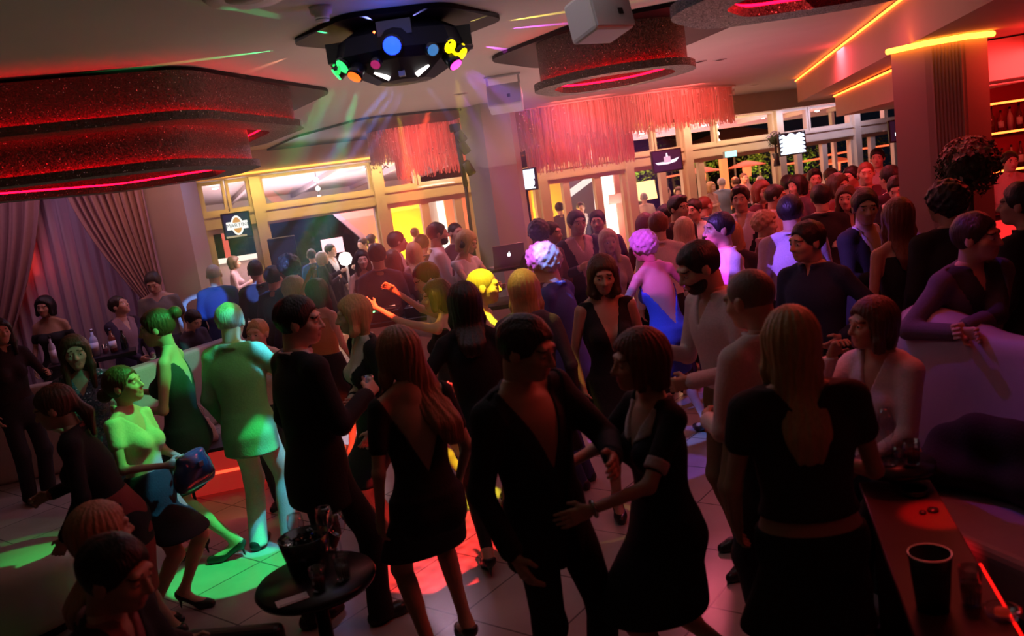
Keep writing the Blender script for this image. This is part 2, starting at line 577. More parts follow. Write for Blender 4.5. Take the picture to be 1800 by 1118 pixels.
    for sg in (1, -1):
        e = ell(hp(sg*.032, -.094, .004), np.array((.018, .014, .011))*hs, Rh)
        q = hg.sl(e[1] - .03, e[2] + .03)
        hg.f[q] = smax(hg.f[q], -e[0](*hg.xyz(q)).astype(np.float32), .012)
        hg.add(hq((sg*.032, -.079, .003), (.0150, .0125, .0115), .003))
        hg.add(hq((sg*.080, .006, -.012), (.010, .022, .031), .010))
        hg.add(hcp((sg*.083, .016, .006), (sg*.083, .004, -.03), .008, .007, .006))
    hg.add(hcp((-.018, -.091, -.0535), (.018, -.091, -.0535), .0060, .0060, .006))
    hg.add(hcp((-.013, -.090, -.0655), (.013, -.090, -.0655), .0075, .0075, .006))
    hg.cut(lambda X, Y, Z: (zn - Z) + 0*X + 0*Y, .002)
    hm = hg.mesh()
    body_parts.append(hm)
    for sg in (1, -1):
        S, E, Wr, d, n, curl = arms[sg]
        m = (1.0 if male else .82)
        sc = s*(1.0 if male else .90)
        hgd = Grid(Wr - .15*sc - .05, Wr + .15*sc + .05, min(.0085, max(.0045, dist*.0012))*res)
        for p in hand_prims(Wr, d, n, curl, sc, -sg if True else sg): hgd.add(p)
        hgd.add(cap(Wr - d*.05, Wr + d*.012, .0265*s*m, .022*s*m, .012))
        body_parts.append(hgd.mesh())
    me, V, Q = np_mesh('person', body_parts)
    loc_o = loc
    ob = bpy.data.objects.new('person', me)
    COL.objects.link(ob)
    ob.location = loc_o; ob.rotation_euler = (0, 0, rz)
    hcol = hair[1] if hair else (.03, .02, .015)
    for mm in (skin_mat(skin), mat('lips', (.46, .20, .17), .4), mat('eye_white', (.62, .58, .55), .25), mat('eye_dark', (.03, .02, .015), .2), hair_mat(hcol)):
        me.materials.append(mm)
    fc = V[Q].mean(1)
    loc_h = ((fc - hc) @ Rh) / hs      # head frame
    mi = np.zeros(len(Q), dtype=np.int32)
    near = np.abs(loc_h).max(1) < .14
    x_, y_, z_ = loc_h[:, 0], loc_h[:, 1], loc_h[:, 2]
    lips = near & (y_ < -.086) & (np.abs(x_) < .023) & (z_ < -.046) & (z_ > -.073)
    mi[lips] = 1
    ax_ = np.abs(x_)
    eye = near & (((ax_-.032)/.0150)**2 + ((z_-.002)/.0050)**2 < 1) & (y_ < -.07)
    mi[eye] = 2
    mi[near & (((ax_-.032)/.0066)**2 + ((z_-.002)/.0056)**2 < 1) & (y_ < -.07)] = 3
    mi[near & (np.abs(z_ - .027 + .25*(ax_-.034)) < .0034) & (ax_ > .014) & (ax_ < .055) & (y_ < -.06)] = 4
    me.polygons.foreach_set('material_index', mi)
    tag(ob, label, 'person', group)

    def child(name, grid_or_mesh, m):
        mm = grid_or_mesh.mesh() if isinstance(grid_or_mesh, Grid) else grid_or_mesh
        if mm is None: return None
        cme, _, _ = np_mesh(name, [mm])
        o = bpy.data.objects.new(name, cme); COL.objects.link(o); o.parent = ob
        cme.materials.append(m)
        return o
    flat = lambda fn: (lambda X, Y, Z: fn(X, Y, Z) + 0*X + 0*Y + 0*Z)
    # ---- clothing
    zw = zh + .085*h
    def shell(prims, grow, zlo, zhi, cuts=(), wr=.0, res_=1.0):
        G = Grid((lo[0], lo[1], max(lo[2], zlo - .03)), (hi[0], hi[1], min(hi[2], zhi + .12)), gh*res_)
        for p in prims: G.add(p, grow)
        if wr: G.f = (G.f + wrinkle(wr, 16, seed)(*G.xyz((slice(None),)*3))).astype(np.float32)
        # hems dip with the lean, so cut along the spine's own direction
        ux = Rl @ np.array((0, 0, 1.0))
        tl = (up((0, 0, zhi - zh)) if zhi > zh else np.array((0, 0, zhi)))
        if zhi > zh:
            G.cut(flat(lambda X, Y, Z: (X-tl[0])*ux[0] + (Y-tl[1])*ux[1] + (Z-tl[2])*ux[2]))
        else:
            G.cut(flat(lambda X, Y, Z: Z - zhi))
        G.cut(flat(lambda X, Y, Z: zlo - Z))
        for c in cuts: G.cut(flat(c), .004)
        return G
    def vneck(zv, w, side=1):
        return lambda X, Y, Z: np.minimum((w*(Z-zv) - np.abs(X - cxf(Z)))/math.sqrt(1+w*w), side*(cyf(Z) - Y) + .005)
    def sleeves(frac, extra=0.0):
        P = []
        for sg in (1, -1):
            S, E, Wr, d, n, curl = arms[sg]
            m = (1.0 if male else .80) * (.6 + .4*fat)
            if frac <= 0: continue
            u = min(1, frac/.5)
            P.append(cap(S, S + (E-S)*u, .050*s*m, (.050 - .013*u)*s*m, .035))
            if frac > .5:
                t = min(.97, (frac-.5)/.5)
                P.append(cap(E, E + (Wr-E)*t, .037*s*m, (.037 - .0115*t)*s*m + .004, .02))
        return P
    def collar(zc, rr, hgt, th):
        C = atlas*.35 + shC*.65
        ux = Rn @ np.array((0, -.32, .95)); ux = ux/np.linalg.norm(ux)
        def fn(X, Y, Z):
            x, yy, z = X - C[0], Y - C[1] - .004, Z - C[2] - zc
            t = x*ux[0] + yy*ux[1] + z*ux[2]
            r2 = np.sqrt(np.maximum(0, x*x + yy*yy + z*z - t*t))
            return np.maximum(np.abs(r2 - rr - .25*np.maximum(0, -t)) - th, np.abs(t) - hgt)
        return (fn, C - .16, C + .16, .006)
    if top:
        kind, col = top[0], top[1]
        o = dict(sleeve=1.0, v=.30, vw=.34, back=None, backw=.4, hem=None, loose=.010, shirt=None, neck=.292, belly=0)
        if kind == 'dress': o.update(hem=.33, sleeve=0.0, v=.22, vw=.45, neck=.338 if (len(top) > 2 and top[2].get('sleeve', 0) > 0) else .288)
        if kind == 'jacket': o.update(hem=-.105, v=.075, vw=.34, loose=.015, shirt=(.6, .6, .62))
        if kind == 'top': o.update(sleeve=0.0, v=.22, vw=.6, hem=.02, neck=.285)
        if kind == 'tee': o.update(sleeve=.33, v=.28, vw=.8, neck=.318)
        if len(top) > 2: o.update(top[2])
        if kind == 'jacket' and o['shirt'] is not None:
            G = shell(torso + sleeves(.99) + [collar(.014*s, (.068 if male else .056)*s, .020, .0055)], .0095, zh - .03, zh + .345*h, [vneck(zh + o.get('shirtv', .255)*h, .34)])
            child('shirt', G, cloth(o['shirt']))
        if kind == 'dress':
            hem = o['hem']*h
            zt = zh + .03*h
            km = [legs[1][1], legs[-1][1]]
            zk = min(hem, zt - .1)
            ka = []
            for t in (0, .35, .7, 1.0):
                z = zt + (zk - zt)*t
                xs = []; ys = []
                for sg in (1, -1):
                    Hj, K, A = legs[sg]
                    q = Hj + (K-Hj)*np.clip((Hj[2]-z)/(Hj[2]-K[2]+1e-6), 0, 1) if z > K[2] else K + (A-K)*np.clip((K[2]-z)/(K[2]-A[2]+1e-6), 0, 1)
                    xs.append(q[0]); ys.append(q[1])
                fl = o.get('flare', .02)*t
                ka.append((z, (max(xs)-min(xs))/2 + .054*h*(1 + .06*t) + fl, (max(ys)-min(ys))/2 + .066*h*(1-.1*t) + fl, (max(xs)+min(xs))/2, (max(ys)+min(ys))/2 + .004*h))
            ka = ka[::-1]
            sk = loft([k[0] for k in ka], [k[1] for k in ka], [k[2] for k in ka], [k[3] for k in ka], [k[4] for k in ka], .03)
            cuts = []
            if o['v'] is not None: cuts.append(vneck(zh + o['v']*h, o['vw']))
            if o['back'] is not None: cuts.append(vneck(zh + o['back']*h, o['backw'], -1))
            elif o['sleeve'] > 0: cuts.append(vneck(zh + .285*h, .9, -1))
            G = shell(torso + sleeves(o['sleeve']) + [sk], o['loose'], zk, zh + o['neck']*h, cuts, .0012)
            child('dress', G, o.get('mat') or cloth(col))
            if o.get('trim'):
                ux = Rl @ np.array((0, 0, 1.0)); bl = up((0, 0, .225*h))
                G = Grid((lo[0], lo[1], zh + .18*h), (hi[0], hi[1], zh + .42*h), gh)
                for p in torso + [collar(.004, .070*s, .014, .006)]: G.add(p, o['loose'] + .005)
                G.cut(flat(lambda X, Y, Z: (bl[2] - Z) + .55*np.clip(np.abs(X - cxf(Z)) - .02, 0, .2)))
                G.cut(flat(lambda X, Y, Z: np.abs(X - cxf(Z)) - .115*s)); G.cut(flat(vneck(zh + o['v']*h, o['vw'])), .004)
                G.cut(flat(lambda X, Y, Z: Z - zh - .318*h))
                child('collar', G, cloth(o['trim']))
                for sg in (1, -1):
                    S, E, Wr, d, n, curl = arms[sg]; u = min(1, o['sleeve']/.5); e1 = S + (E-S)*u; dd = unit(E - S)
                    G = Grid(e1 - .1, e1 + .1, gh)
                    G.add(cap(e1 - dd*.05, e1 + dd*.05, .050*s, .050*s, .01)); G.cut(flat(lambda X, Y, Z: np.abs((X-e1[0])*dd[0] + (Y-e1[1])*dd[1] + (Z-e1[2])*dd[2]) - .024))
                    child('cuff', G, cloth(o['trim']))
        else:
            hem = zh + (o['hem'] if o['hem'] is not None else -.02)*h
            cuts = []
            if o['v'] is not None:
                cuts.append(vneck(zh + o['v']*h, o['vw']))
            if o['back'] is not None: cuts.append(vneck(zh + o['back']*h, o['backw'], -1))
            if kind == 'jacket' and o.get('open', .03):
                w = o.get('open', .03)
                cuts.append(lambda X, Y, Z: np.minimum(w*np.clip((zh + .1*h - Z)/(.2*h), 0, 1) + .006 + 0*Z - np.abs(X - cxf(Z)), cyf(Z) - Y))
            prims = list(torso) + sleeves(.96 if kind == 'jacket' and o['sleeve'] == 1.0 else o['sleeve'])
            if seat is not None: prims += [q for q, _ in thigh] if False else []
            if kind == 'jacket':
                for sg in (1, -1):
                    prims.append(cap(shC + Rl @ np.array((sg*.05*h, .01, .006*h)), shC + Rl @ np.array((sg*.102*h*bw, .004, -.010*h)), .032*s, .036*s, .04))
                prims.append(loft([zh - .11*h, zh - .02*h, zh + .05*h], [.105*h*fat, .102*h*fat, .092*h*fat], [.080*h, .078*h, .066*h], [0, 0, up((0,0,.05*h))[0]], [.008*h, .008*h, up((0,0,.05*h))[1]], .03))
                prims.append(collar(-.006, (.072 if male else .060)*s, .016, .006))
            if kind in ('shirt',) and o.get('collar', True):
                prims.append(collar(.010*s, (.070 if male else .058)*s, .022, .0055))
            zt = .345 if kind in ('jacket', 'shirt') else o['neck']
            G = shell(prims, o['loose'], hem, zh + zt*h, cuts, .0022 if kind != 'jacket' else .0015)
            nm = {'jacket': 'jacket', 'shirt': 'shirt', 'tee': 'shirt', 'top': 'top'}[kind]
            child(nm, G, o.get('mat') or cloth(col))
    if bottom:
        kind, col = bottom[0], bottom[1]
        if kind in ('trousers', 'leggings', 'shorts'):
            gr = {'trousers': .014, 'leggings': .006, 'shorts': .016}[kind]
            P = [torso[0], torso[1], torso[3] if len(torso) > 3 else torso[2]] + [q for q, _ in thigh]
            zlo = legs[1][2][2] - .03*h if kind != 'shorts' else max(zh - .19*h, .1)
            if kind == 'trousers':
                for sg in (1, -1):
                    Hj, K, A = legs[sg]
                    P.append(cap(K, A - np.array((0, 0, .02*h)), .056*s, .052*s, .03))
            elif kind == 'leggings': P += [q for q, _ in calf]
            if seat is not None and kind != 'shorts': zlo = .05
            G = shell(P, gr, max(.02, zlo), zh + .06*h, (), .002 if kind == 'trousers' else .0008)
            child({'trousers': 'trousers', 'leggings': 'leggings', 'shorts': 'shorts'}[kind], G, cloth(col))
        elif kind == 'skirt':
            hem = bottom[2]*h if len(bottom) > 2 else .33*h
            fl = bottom[3] if len(bottom) > 3 else .03
            xs = [legs[k][1][0] for k in legs]; ys = [legs[k][1][1] for k in legs]
            zt = zh + (bottom[4] if len(bottom) > 4 else .085)*h
            sk = loft([hem, zh - .06*h, min(zh + .02*h, zt - .01), zt], [(max(xs)-min(xs))/2 + .06*h + fl, .104*h, .100*h, .080*h], [(max(ys)-min(ys))/2 + .062*h + fl, .085*h, .078*h, .060*h],
                      [(max(xs)+min(xs))/2, 0, 0, up((0,0,.085*h))[0]], [(max(ys)+min(ys))/2, .008*h, .006*h, up((0,0,.085*h))[1]], .03)
            G = shell([sk, torso[0]], .010, hem, zt, (), .002)
            child('skirt', G, cloth(col))
    # ---- shoes
    if not fast:
        for sg in (1, -1):
            P, heel, base = foot(sg)
            G = Grid(np.array((legs[sg][2][0] - .12, legs[sg][2][1] - .26, base - .02)), np.array((legs[sg][2][0] + .12, legs[sg][2][1] + .12, base + .22)), min(gh, .010))
            for p in P: G.add(p, .006)
            zt_ = base + (.075 if not heels else .055)
            sl = (lift / .14) if heels else 0
            yb = legs[sg][2][1]
            G.cut(flat(lambda X, Y, Z: Z - zt_ - np.clip((Y - yb + .06)*sl*1.3, 0, lift)), .006)
            if heels:
                G.add(cap(heel + np.array((0, .012, -.01)), np.array((heel[0], heel[1] + .022, base + .006)), .016, .006, .01))
            G.cut(flat(lambda X, Y, Z: base - Z), .002)
            child('shoe', G, mat('shoe_%02x%02x%02x' % tuple(int(c*255) for c in shoe), shoe, .35, coat=.2))
    # ---- hair
    if hair and hair[0] != 'bald':
        st_ = hair[0]
        ln = hair[2] if len(hair) > 2 else .35
        G_lo, G_hi = hc - .19, hc + .19
        if st_ in ('long', 'bob', 'pony'): G_lo = G_lo - np.array((.05, .08, (ln if st_ != 'bob' else .12)))
        G = Grid(G_lo, G_hi + np.array((.02, .06, .03)), hh*1.15)
        th = {'buzz': .004, 'short': .014, 'crop': .010, 'curly': .030, 'long': .020, 'bob': .026, 'bun': .014, 'pony': .014, 'quiff': .015}[st_]
        G.add(hq((0, .020, .026), (.077 + th, .097 + th, .090 + th), .02))
        if st_ == 'quiff': G.add(hq((0, -.045, .100), (.055, .045, .030), .03))
        # remove the face and the space below the hairline
        fcut = hq((0, -.152, -.042), (.150, .126, .132))
        G.f = smax(G.f, -fcut[0](*G.xyz((slice(None),)*3)).astype(np.float32), .012)
        M = Rh.T
        def hz(X, Y, Z, i):
            return (M[i,0]*(X-hc[0]) + M[i,1]*(Y-hc[1]) + M[i,2]*(Z-hc[2]))/hs
        if st_ in ('buzz', 'short', 'crop', 'quiff', 'curly', 'bun', 'pony'):
            low = -.075 if st_ not in ('bun', 'pony') else -.085
            G.cut(lambda X, Y, Z: (low + .055*np.clip((.06 - hz(X, Y, Z, 1))/.08, 0, 1.6) - hz(X, Y, Z, 2))*hs, .01)
        if st_ == 'bob':
            for sg in (1, -1):
                G.add(cap(hp(sg*.070, -.02, .03), hp(sg*.082, -.030, -.085), .030*hs, .026*hs, .03))
                G.add(cap(hp(sg*.045, .07, .0), hp(sg*.055, .062, -.10), .050*hs, .040*hs, .04))
            G.cut(lambda X, Y, Z: (-.125 - hz(X, Y, Z, 2))*hs, .02)
        if st_ == 'long':
            Fb = Rh @ np.array((0, 1.0, 0)); Fb = np.array((Fb[0], Fb[1], 0))
            z1 = hc[2] - ln*s
            zz = [z1, z1 + .25*(hc[2]-z1), z1 + .6*(hc[2]-z1), hc[2] - .03, hc[2] + .04]
            cxx, cyy = [], []
            for i, z in enumerate(zz):
                t = (hc[2]-z)/(ln*s + .001)
                bx = float(cxf(z)) if z < shC[2] else hc[0]; by = (float(cyf(z)) + .068*h) if z < shC[2] - .02 else hc[1] + Fb[1]*.045
                tx = hc[0] + Fb[0]*.045; ty = hc[1] + Fb[1]*.05
                w = min(1, max(0, t*1.3)); swp = (hair[4] if len(hair) > 4 else 0.0)*t
                cxx.append(tx*(1-w) + (bx*.5 + tx*.5)*w + swp); cyy.append(ty*(1-w) + max(by, ty - .02)*w)
            G.add(loft(zz, [.045, .082, .092, .082, .06], [.022, .036, .046, .062, .05], cxx, cyy, .04))
            for sg in (1, -1):
                q0 = hp(sg*.070, -.010, .02); q1 = hp(sg*.082, -.022, -.10)
                q2 = np.array((q1[0]*.6 + (shC[0]+sg*.075)*.4, q1[1] - .02, max(z1 + .08, shC[2] - .06)))
                G.add(cap(q0, q1, .028*hs, .026*hs, .03)); G.add(cap(q1, q2, .026, .018, .03))
        if st_ == 'bun':
            bz = hair[2] if len(hair) > 2 else .062
            G.add(hq((0, .145, bz), (.048, .042, .044), .010)); G.add(hcp((0, .10, bz), (0, .13, bz), .026, .03))
        if st_ == 'pony':
            a0 = hp(0, .105, -.02); a1 = hp(0, .135, -.10); a2 = np.array((a1[0], a1[1] + .01, a1[2] - ln*.6))
            G.add(cap(a0, a1, .030, .034, .02)); G.add(cap(a1, a2, .034, .014, .02))
        X, Y, Z = G.xyz((slice(None),)*3)
        an = np.arctan2(X - hc[0], Y - hc[1] + 1e-6)
        if st_ == 'curly':
            G.f = (G.f + .012*(np.sin(78*X + 3 + 20*Z)*np.sin(74*Y + 1)*np.sin(82*Z + 2 + 15*X)) + .006*np.sin(150*X + 50*Z)*np.sin(140*Y + 30*X)*np.sin(130*Z)).astype(np.float32)
        elif st_ in ('short', 'quiff', 'crop'):
            r9 = random.Random(seed); k1, k2, k3 = r9.uniform(45, 60), r9.uniform(45, 60), r9.uniform(0, 6)
            G.f = (G.f + .0030*np.sin(k1*X + 18*Z + k3)*np.sin(k2*Y - 12*Z + k3) + .0016*np.sin(95*X + 30*Y + k3)*np.sin(70*Z + 40*Y) + .0012*np.sin(43*an - 9*Z)).astype(np.float32)
        elif st_ != 'buzz':
            G.f = (G.f + .0022*np.sin(26*an + 14*Z + seed) + .0014*np.sin(43*an - 9*Z)).astype(np.float32)
        child('hair', G, hair_mat(hcol))
    if hair and len(hair) > 3 and hair[3] == 'beard':
        G = Grid(hc - .16, hc + .16, hh*1.2)
        G.add(hq((0, -.034, -.052), (.062, .066, .068), .02)); G.add(hq((0, -.064, -.085), (.034, .034, .030), .02))
        M = Rh.T
        hzz = lambda X, Y, Z, i: (M[i,0]*(X-hc[0]) + M[i,1]*(Y-hc[1]) + M[i,2]*(Z-hc[2]))/hs
        G.cut(lambda X, Y, Z: (hzz(X, Y, Z, 2) + .040 - .045*np.clip((hzz(X, Y, Z, 1) + .02)/.05, 0, 1))*hs, .006)
        G.cut(lambda X, Y, Z: (hzz(X, Y, Z, 1) - .02)*hs, .006)
        mc = hq((0, -.10, -.059), (.024, .03, .013))
        G.f = smax(G.f, -mc[0](*G.xyz((slice(None),)*3)).astype(np.float32), .004)
        child('beard', G, hair_mat(hcol))
    # handy points for things that are held
    Mw = Matrix.Translation(loc_o) @ Matrix.Rotation(rz, 4, 'Z')
    tow = lambda q: Mw @ Vector([float(t) for t in q])
    info = {'obj': ob, 'loc': loc_o, 'handL': tow(arms[1][2] + arms[1][3]*.085*s), 'handR': tow(arms[-1][2] + arms[-1][3]*.085*s), 'head': tow(hc), 'hip': tow(H0), 'sh': tow(shC),
            'ML': Mw, 'palmL': arms[1], 'palmR': arms[-1], 'dist': dist}
    return info
# ---------------------------------------------------------------- the setting
def nodes(m):
    nt = m.node_tree
    return nt, nt.nodes, nt.links, nt.nodes['Principled BSDF']

def floor_mat():
    m = mat('floor_tiles', (.5, .48, .46), .22)
    nt, N, L, B = nodes(m)
    tc = N.new('ShaderNodeTexCoord'); mp = N.new('ShaderNodeMapping'); mp.inputs['Rotation'].default_value = (0, 0, R(38))
    br = N.new('ShaderNodeTexBrick'); br.offset = 0.0
    br.inputs['Scale'].default_value = 1.0; br.inputs['Mortar Size'].default_value = .006; br.inputs['Brick Width'].default_value = .6; br.inputs['Row Height'].default_value = .6
    br.inputs['Color1'].default_value = (.50, .47, .44, 1); br.inputs['Color2'].default_value = (.44, .41, .39, 1); br.inputs['Mortar'].default_value = (.16, .15, .15, 1)
    nz = N.new('ShaderNodeTexNoise'); nz.inputs['Scale'].default_value = 2.2; nz.inputs['Detail'].default_value = 6
    mx = N.new('ShaderNodeMix'); mx.data_type = 'RGBA'; mx.blend_type = 'MULTIPLY'; mx.inputs[0].default_value = .5
    rp = N.new('ShaderNodeValToRGB'); rp.color_ramp.elements[0].position = .3; rp.color_ramp.elements[0].color = (.55, .53, .5, 1); rp.color_ramp.elements[1].position = .7
    L.new(tc.outputs['Object'], mp.inputs['Vector']); L.new(mp.outputs['Vector'], br.inputs['Vector']); L.new(tc.outputs['Object'], nz.inputs['Vector'])
    L.new(nz.outputs['Fac'], rp.inputs[0]); L.new(br.outputs['Color'], mx.inputs[6]); L.new(rp.outputs['Color'], mx.inputs[7]); L.new(mx.outputs[2], B.inputs['Base Color'])
    return m

def glitter_mat(name, col, flake, dens=170.0, thr=.955):
    m = mat(name, col, .45)
    nt, N, L, B = nodes(m)
    tc = N.new('ShaderNodeTexCoord'); vo = N.new('ShaderNodeTexVoronoi'); vo.inputs['Scale'].default_value = dens
    L.new(tc.outputs['Object'], vo.inputs['Vector'])
    rp = N.new('ShaderNodeValToRGB'); rp.color_ramp.interpolation = 'CONSTANT'
    rp.color_ramp.elements[0].color = (*col, 1); rp.color_ramp.elements[1].position = thr; rp.color_ramp.elements[1].color = (*flake, 1)
    sp = N.new('ShaderNodeSeparateColor'); L.new(vo.outputs['Color'], sp.inputs[0]); L.new(sp.outputs[0], rp.inputs[0]); L.new(rp.outputs['Color'], B.inputs['Base Color'])
    mt = N.new('ShaderNodeMath'); mt.operation = 'GREATER_THAN'; mt.inputs[1].default_value = thr; L.new(sp.outputs[0], mt.inputs[0]); L.new(mt.outputs[0], B.inputs['Metallic'])
    vs = N.new('ShaderNodeVectorMath'); vs.operation = 'SUBTRACT'; vs.inputs[1].default_value = (.5, .5, .5); L.new(vo.outputs['Color'], vs.inputs[0])
    sc = N.new('ShaderNodeVectorMath'); sc.operation = 'SCALE'; sc.inputs['Scale'].default_value = 1.1; L.new(vs.outputs[0], sc.inputs[0])
    ge = N.new('ShaderNodeNewGeometry'); ad = N.new('ShaderNodeVectorMath'); ad.operation = 'ADD'; L.new(ge.outputs['Normal'], ad.inputs[0]); L.new(sc.outputs[0], ad.inputs[1])
    nm = N.new('ShaderNodeVectorMath'); nm.operation = 'NORMALIZE'; L.new(ad.outputs[0], nm.inputs[0]); L.new(nm.outputs[0], B.inputs['Normal'])
    return m

def thin_glass(name='glass_pane', tint=(1, 1, 1), refl=.07):
    if name in MATS: return MATS[name]
    m = bpy.data.materials.new(name); m.use_nodes = True
    nt = m.node_tree; N, L = nt.nodes, nt.links
    N.remove(N['Principled BSDF'])
    t = N.new('ShaderNodeBsdfTransparent'); t.inputs[0].default_value = (*tint, 1)
    g = N.new('ShaderNodeBsdfGlossy'); g.inputs['Roughness'].default_value = .02
    lw = N.new('ShaderNodeLayerWeight'); lw.inputs[0].default_value = .12
    ml = N.new('ShaderNodeMath'); ml.operation = 'MULTIPLY_ADD'; ml.inputs[1].default_value = .5; ml.inputs[2].default_value = refl
    mx = N.new('ShaderNodeMixShader')
    L.new(lw.outputs['Fresnel'], ml.inputs[0]); L.new(ml.outputs[0], mx.inputs[0]); L.new(t.outputs[0], mx.inputs[1]); L.new(g.outputs[0], mx.inputs[2])
    L.new(mx.outputs[0], N['Material Output'].inputs['Surface'])
    MATS[name] = m
    return m

def translucent(name, col, t=.5, rough=.8, hole=0.0):
    if name in MATS: return MATS[name]
    m = bpy.data.materials.new(name); m.use_nodes = True
    nt = m.node_tree; N, L = nt.nodes, nt.links
    N.remove(N['Principled BSDF'])
    d = N.new('ShaderNodeBsdfDiffuse'); d.inputs[0].default_value = (*col, 1)
    tr = N.new('ShaderNodeBsdfTranslucent'); tr.inputs[0].default_value = (*col, 1)
    mx = N.new('ShaderNodeMixShader'); mx.inputs[0].default_value = t
    L.new(d.outputs[0], mx.inputs[1]); L.new(tr.outputs[0], mx.inputs[2])
    out = mx
    if hole:
        tp = N.new('ShaderNodeBsdfTransparent'); m2 = N.new('ShaderNodeMixShader'); m2.inputs[0].default_value = hole
        L.new(mx.outputs[0], m2.inputs[1]); L.new(tp.outputs[0], m2.inputs[2]); out = m2
    L.new(out.outputs[0], N['Material Output'].inputs['Surface'])
    MATS[name] = m
    return m

CEIL = 3.3
CREAM = mat('cream_paint', (.70, .62, .46), .5, var=.05, bscale=8)
PLASTER = mat('ceiling_plaster', (.56, .53, .47), .75, var=.06, bscale=3)
DARKWALL = mat('dark_wall', (.10, .08, .08), .8, var=.2, bscale=5)
GLASS = thin_glass()
BLACK = mat('black_panel', (.012, .006, .007), .5); BLACK.node_tree.nodes['Principled BSDF'].inputs['Specular IOR Level'].default_value = .12
BLACKMAT = mat('black_matte', (.012, .012, .013), .6)
GLIT = glitter_mat('bronze_glitter', (.085, .050, .036), (.70, .58, .52), 210, .988)
GLITP = glitter_mat('violet_glitter', (.06, .04, .055), (.7, .6, .7), 210, .985)

def structure(o):
    o['kind'] = 'structure'
    return o

structure(MB().box((-7.6, -2.2, -.12), (9.6, 17.2, 0)).build('floor', floor_mat()))
# ceiling stops at the soffit over the windows
A0, B0 = Vector((-3.70, 13.5, 0)), Vector((7.0, 18.0, 0))
WD = (B0 - A0).normalized(); WN = Vector((WD.y, -WD.x, 0))     # along the window wall / into the room
def WP(s, z, n=0.0): return A0 + WD*s + WN*n + Vector((0, 0, z))
def s_at(px):
    """where the line of sight through column px at eye level meets the window wall"""
    py = 559 + (-240 - (px - 900)*.1426)/.9898
    d = ray(px, py); d.z = 0
    den = d.x*WD.y - d.y*WD.x
    t = (A0.x*WD.y - A0.y*WD.x)/den
    p = d*t
    return (p - A0).dot(WD)
def sz_at(px, py, n=0.0):
    """the point of a plane n in front of the window wall seen at a photograph point: (s, z)"""
    d = ray(px, py)
    a = A0 + WN*n
    t = (a.x*WD.y - a.y*WD.x)/(d.x*WD.y - d.y*WD.x)
    p = Vector((d.x*t, d.y*t, CAM_H + d.z*t))
    return (p - A0).dot(WD), p.z
WM = Matrix(((WD.x, WN.x, 0, A0.x), (WD.y, WN.y, 0, A0.y), (0, 0, 1, 0), (0, 0, 0, 1)))  # local (s, n into room, z)
S0, S1 = -1.6, 15.5
c0, c1 = WP(S0, 0, .55), WP(S1, 0, .55)
c1 = c0.lerp(c1, (9.6 - c0.x)/(c1.x - c0.x))
m = MB(); m.prism([(-7.6, -2.2), (9.6, -2.2), (9.6, c1.y), (c0.x, c0.y), (-7.6, c0.y)], CEIL, CEIL + .12)
structure(m.build('ceiling', PLASTER))
m = MB(); m.box((S0, -.10, 2.93), (S1, .55, 3.42), M=WM); structure(m.build('trim_1', CREAM))   # soffit over the windows
tag(MB().box((S0, .56, 2.955), (7.2, .58, 2.985), M=WM).build('light_strip', glow('led_amber', (1.0, .42, .06), 2.6)), 'thin amber light line along the soffit over the windows', 'light strip')
# window wall: clerestory, transom beam, doors
ZC0, ZC1, ZB0 = 2.44, 2.93, 2.19
m = MB(); m.box((S0, -.10, ZB0), (S1, .08, ZC0), M=WM); m.box((S0, .08, ZC0 - .06), (S1, .10, ZC0 - .02), M=WM); m.box((S0, .08, ZB0 + .01), (S1, .10, ZB0 + .05), M=WM)
structure(m.build('trim_2', CREAM))
majors = [s_at(p) for p in (300, 352, 457, 666, 832, 948, 1100, 1205, 1366, 1500, 1610)]
for i, s in enumerate(majors):
    w = .085
    structure(MB().box((s - w, -.14, 0), (s + w, .14, 2.93), M=WM).build('trim_%d' % (i + 3), CREAM))
minor = {1: [405], 3: [735], 4: [890], 5: [1020], 6: [1150], 7: [1258], 8: [1420], 9: [1555]}
win_n = 0
for i in range(len(majors) - 1):
    a, b = majors[i] + .085, majors[i+1] - .085
    mids = [s_at(p) for p in minor.get(i, [])]
    ed = [a] + mids + [b]
    m = MB(); fr = .045
    for q in range(len(ed) - 1):
        u, v = ed[q], ed[q+1]
        if q > 0: u += .02
        m.box((u, -.06, ZC0), (u + fr, .05, ZC1), M=WM); m.box((v - fr, -.06, ZC0), (v, .05, ZC1), M=WM)
        m.box((u + fr, -.06, ZC0), (v - fr, .05, ZC0 + fr), M=WM); m.box((u + fr, -.06, ZC1 - fr), (v - fr, .05, ZC1), M=WM)
    win_n += 1
    o = structure(m.build('window_%d' % win_n, CREAM))
    for q in range(len(ed) - 1):
        MB().box((ed[q] + .05, -.012, ZC0 + .04), (ed[q+1] - .04, -.004, ZC1 - .04), M=WM).build('pane', GLASS, o)
    # doors or tall glazing below
    leaves = {3: [742, 800], 5: [990, 1046], 6: [1160], 7: [1228], 8: [1400, 1445], 9: [1530, 1570]}.get(i, [])
    ed = [a] + [s_at(p) for p in leaves] + [b]
    m = MB(); fr = .07
    for q in range(len(ed) - 1):
        u, v = ed[q], ed[q+1]
        if i == 2: fr = .03
        m.box((u, -.05, .0), (u + fr, .05, ZB0), M=WM); m.box((v - fr, -.05, .0), (v, .05, ZB0), M=WM)
        m.box((u + fr, -.05, .0), (v - fr, .05, .14), M=WM); m.box((u + fr, -.05, ZB0 - fr), (v - fr, .05, ZB0), M=WM)
    o = structure(m.build('door_%d' % win_n, CREAM))
    for q in range(len(ed) - 1):
        MB().box((ed[q] + fr - .01, -.012, .12), (ed[q+1] - fr + .01, -.004, ZB0 - fr + .01), M=WM).build('pane', GLASS, o)
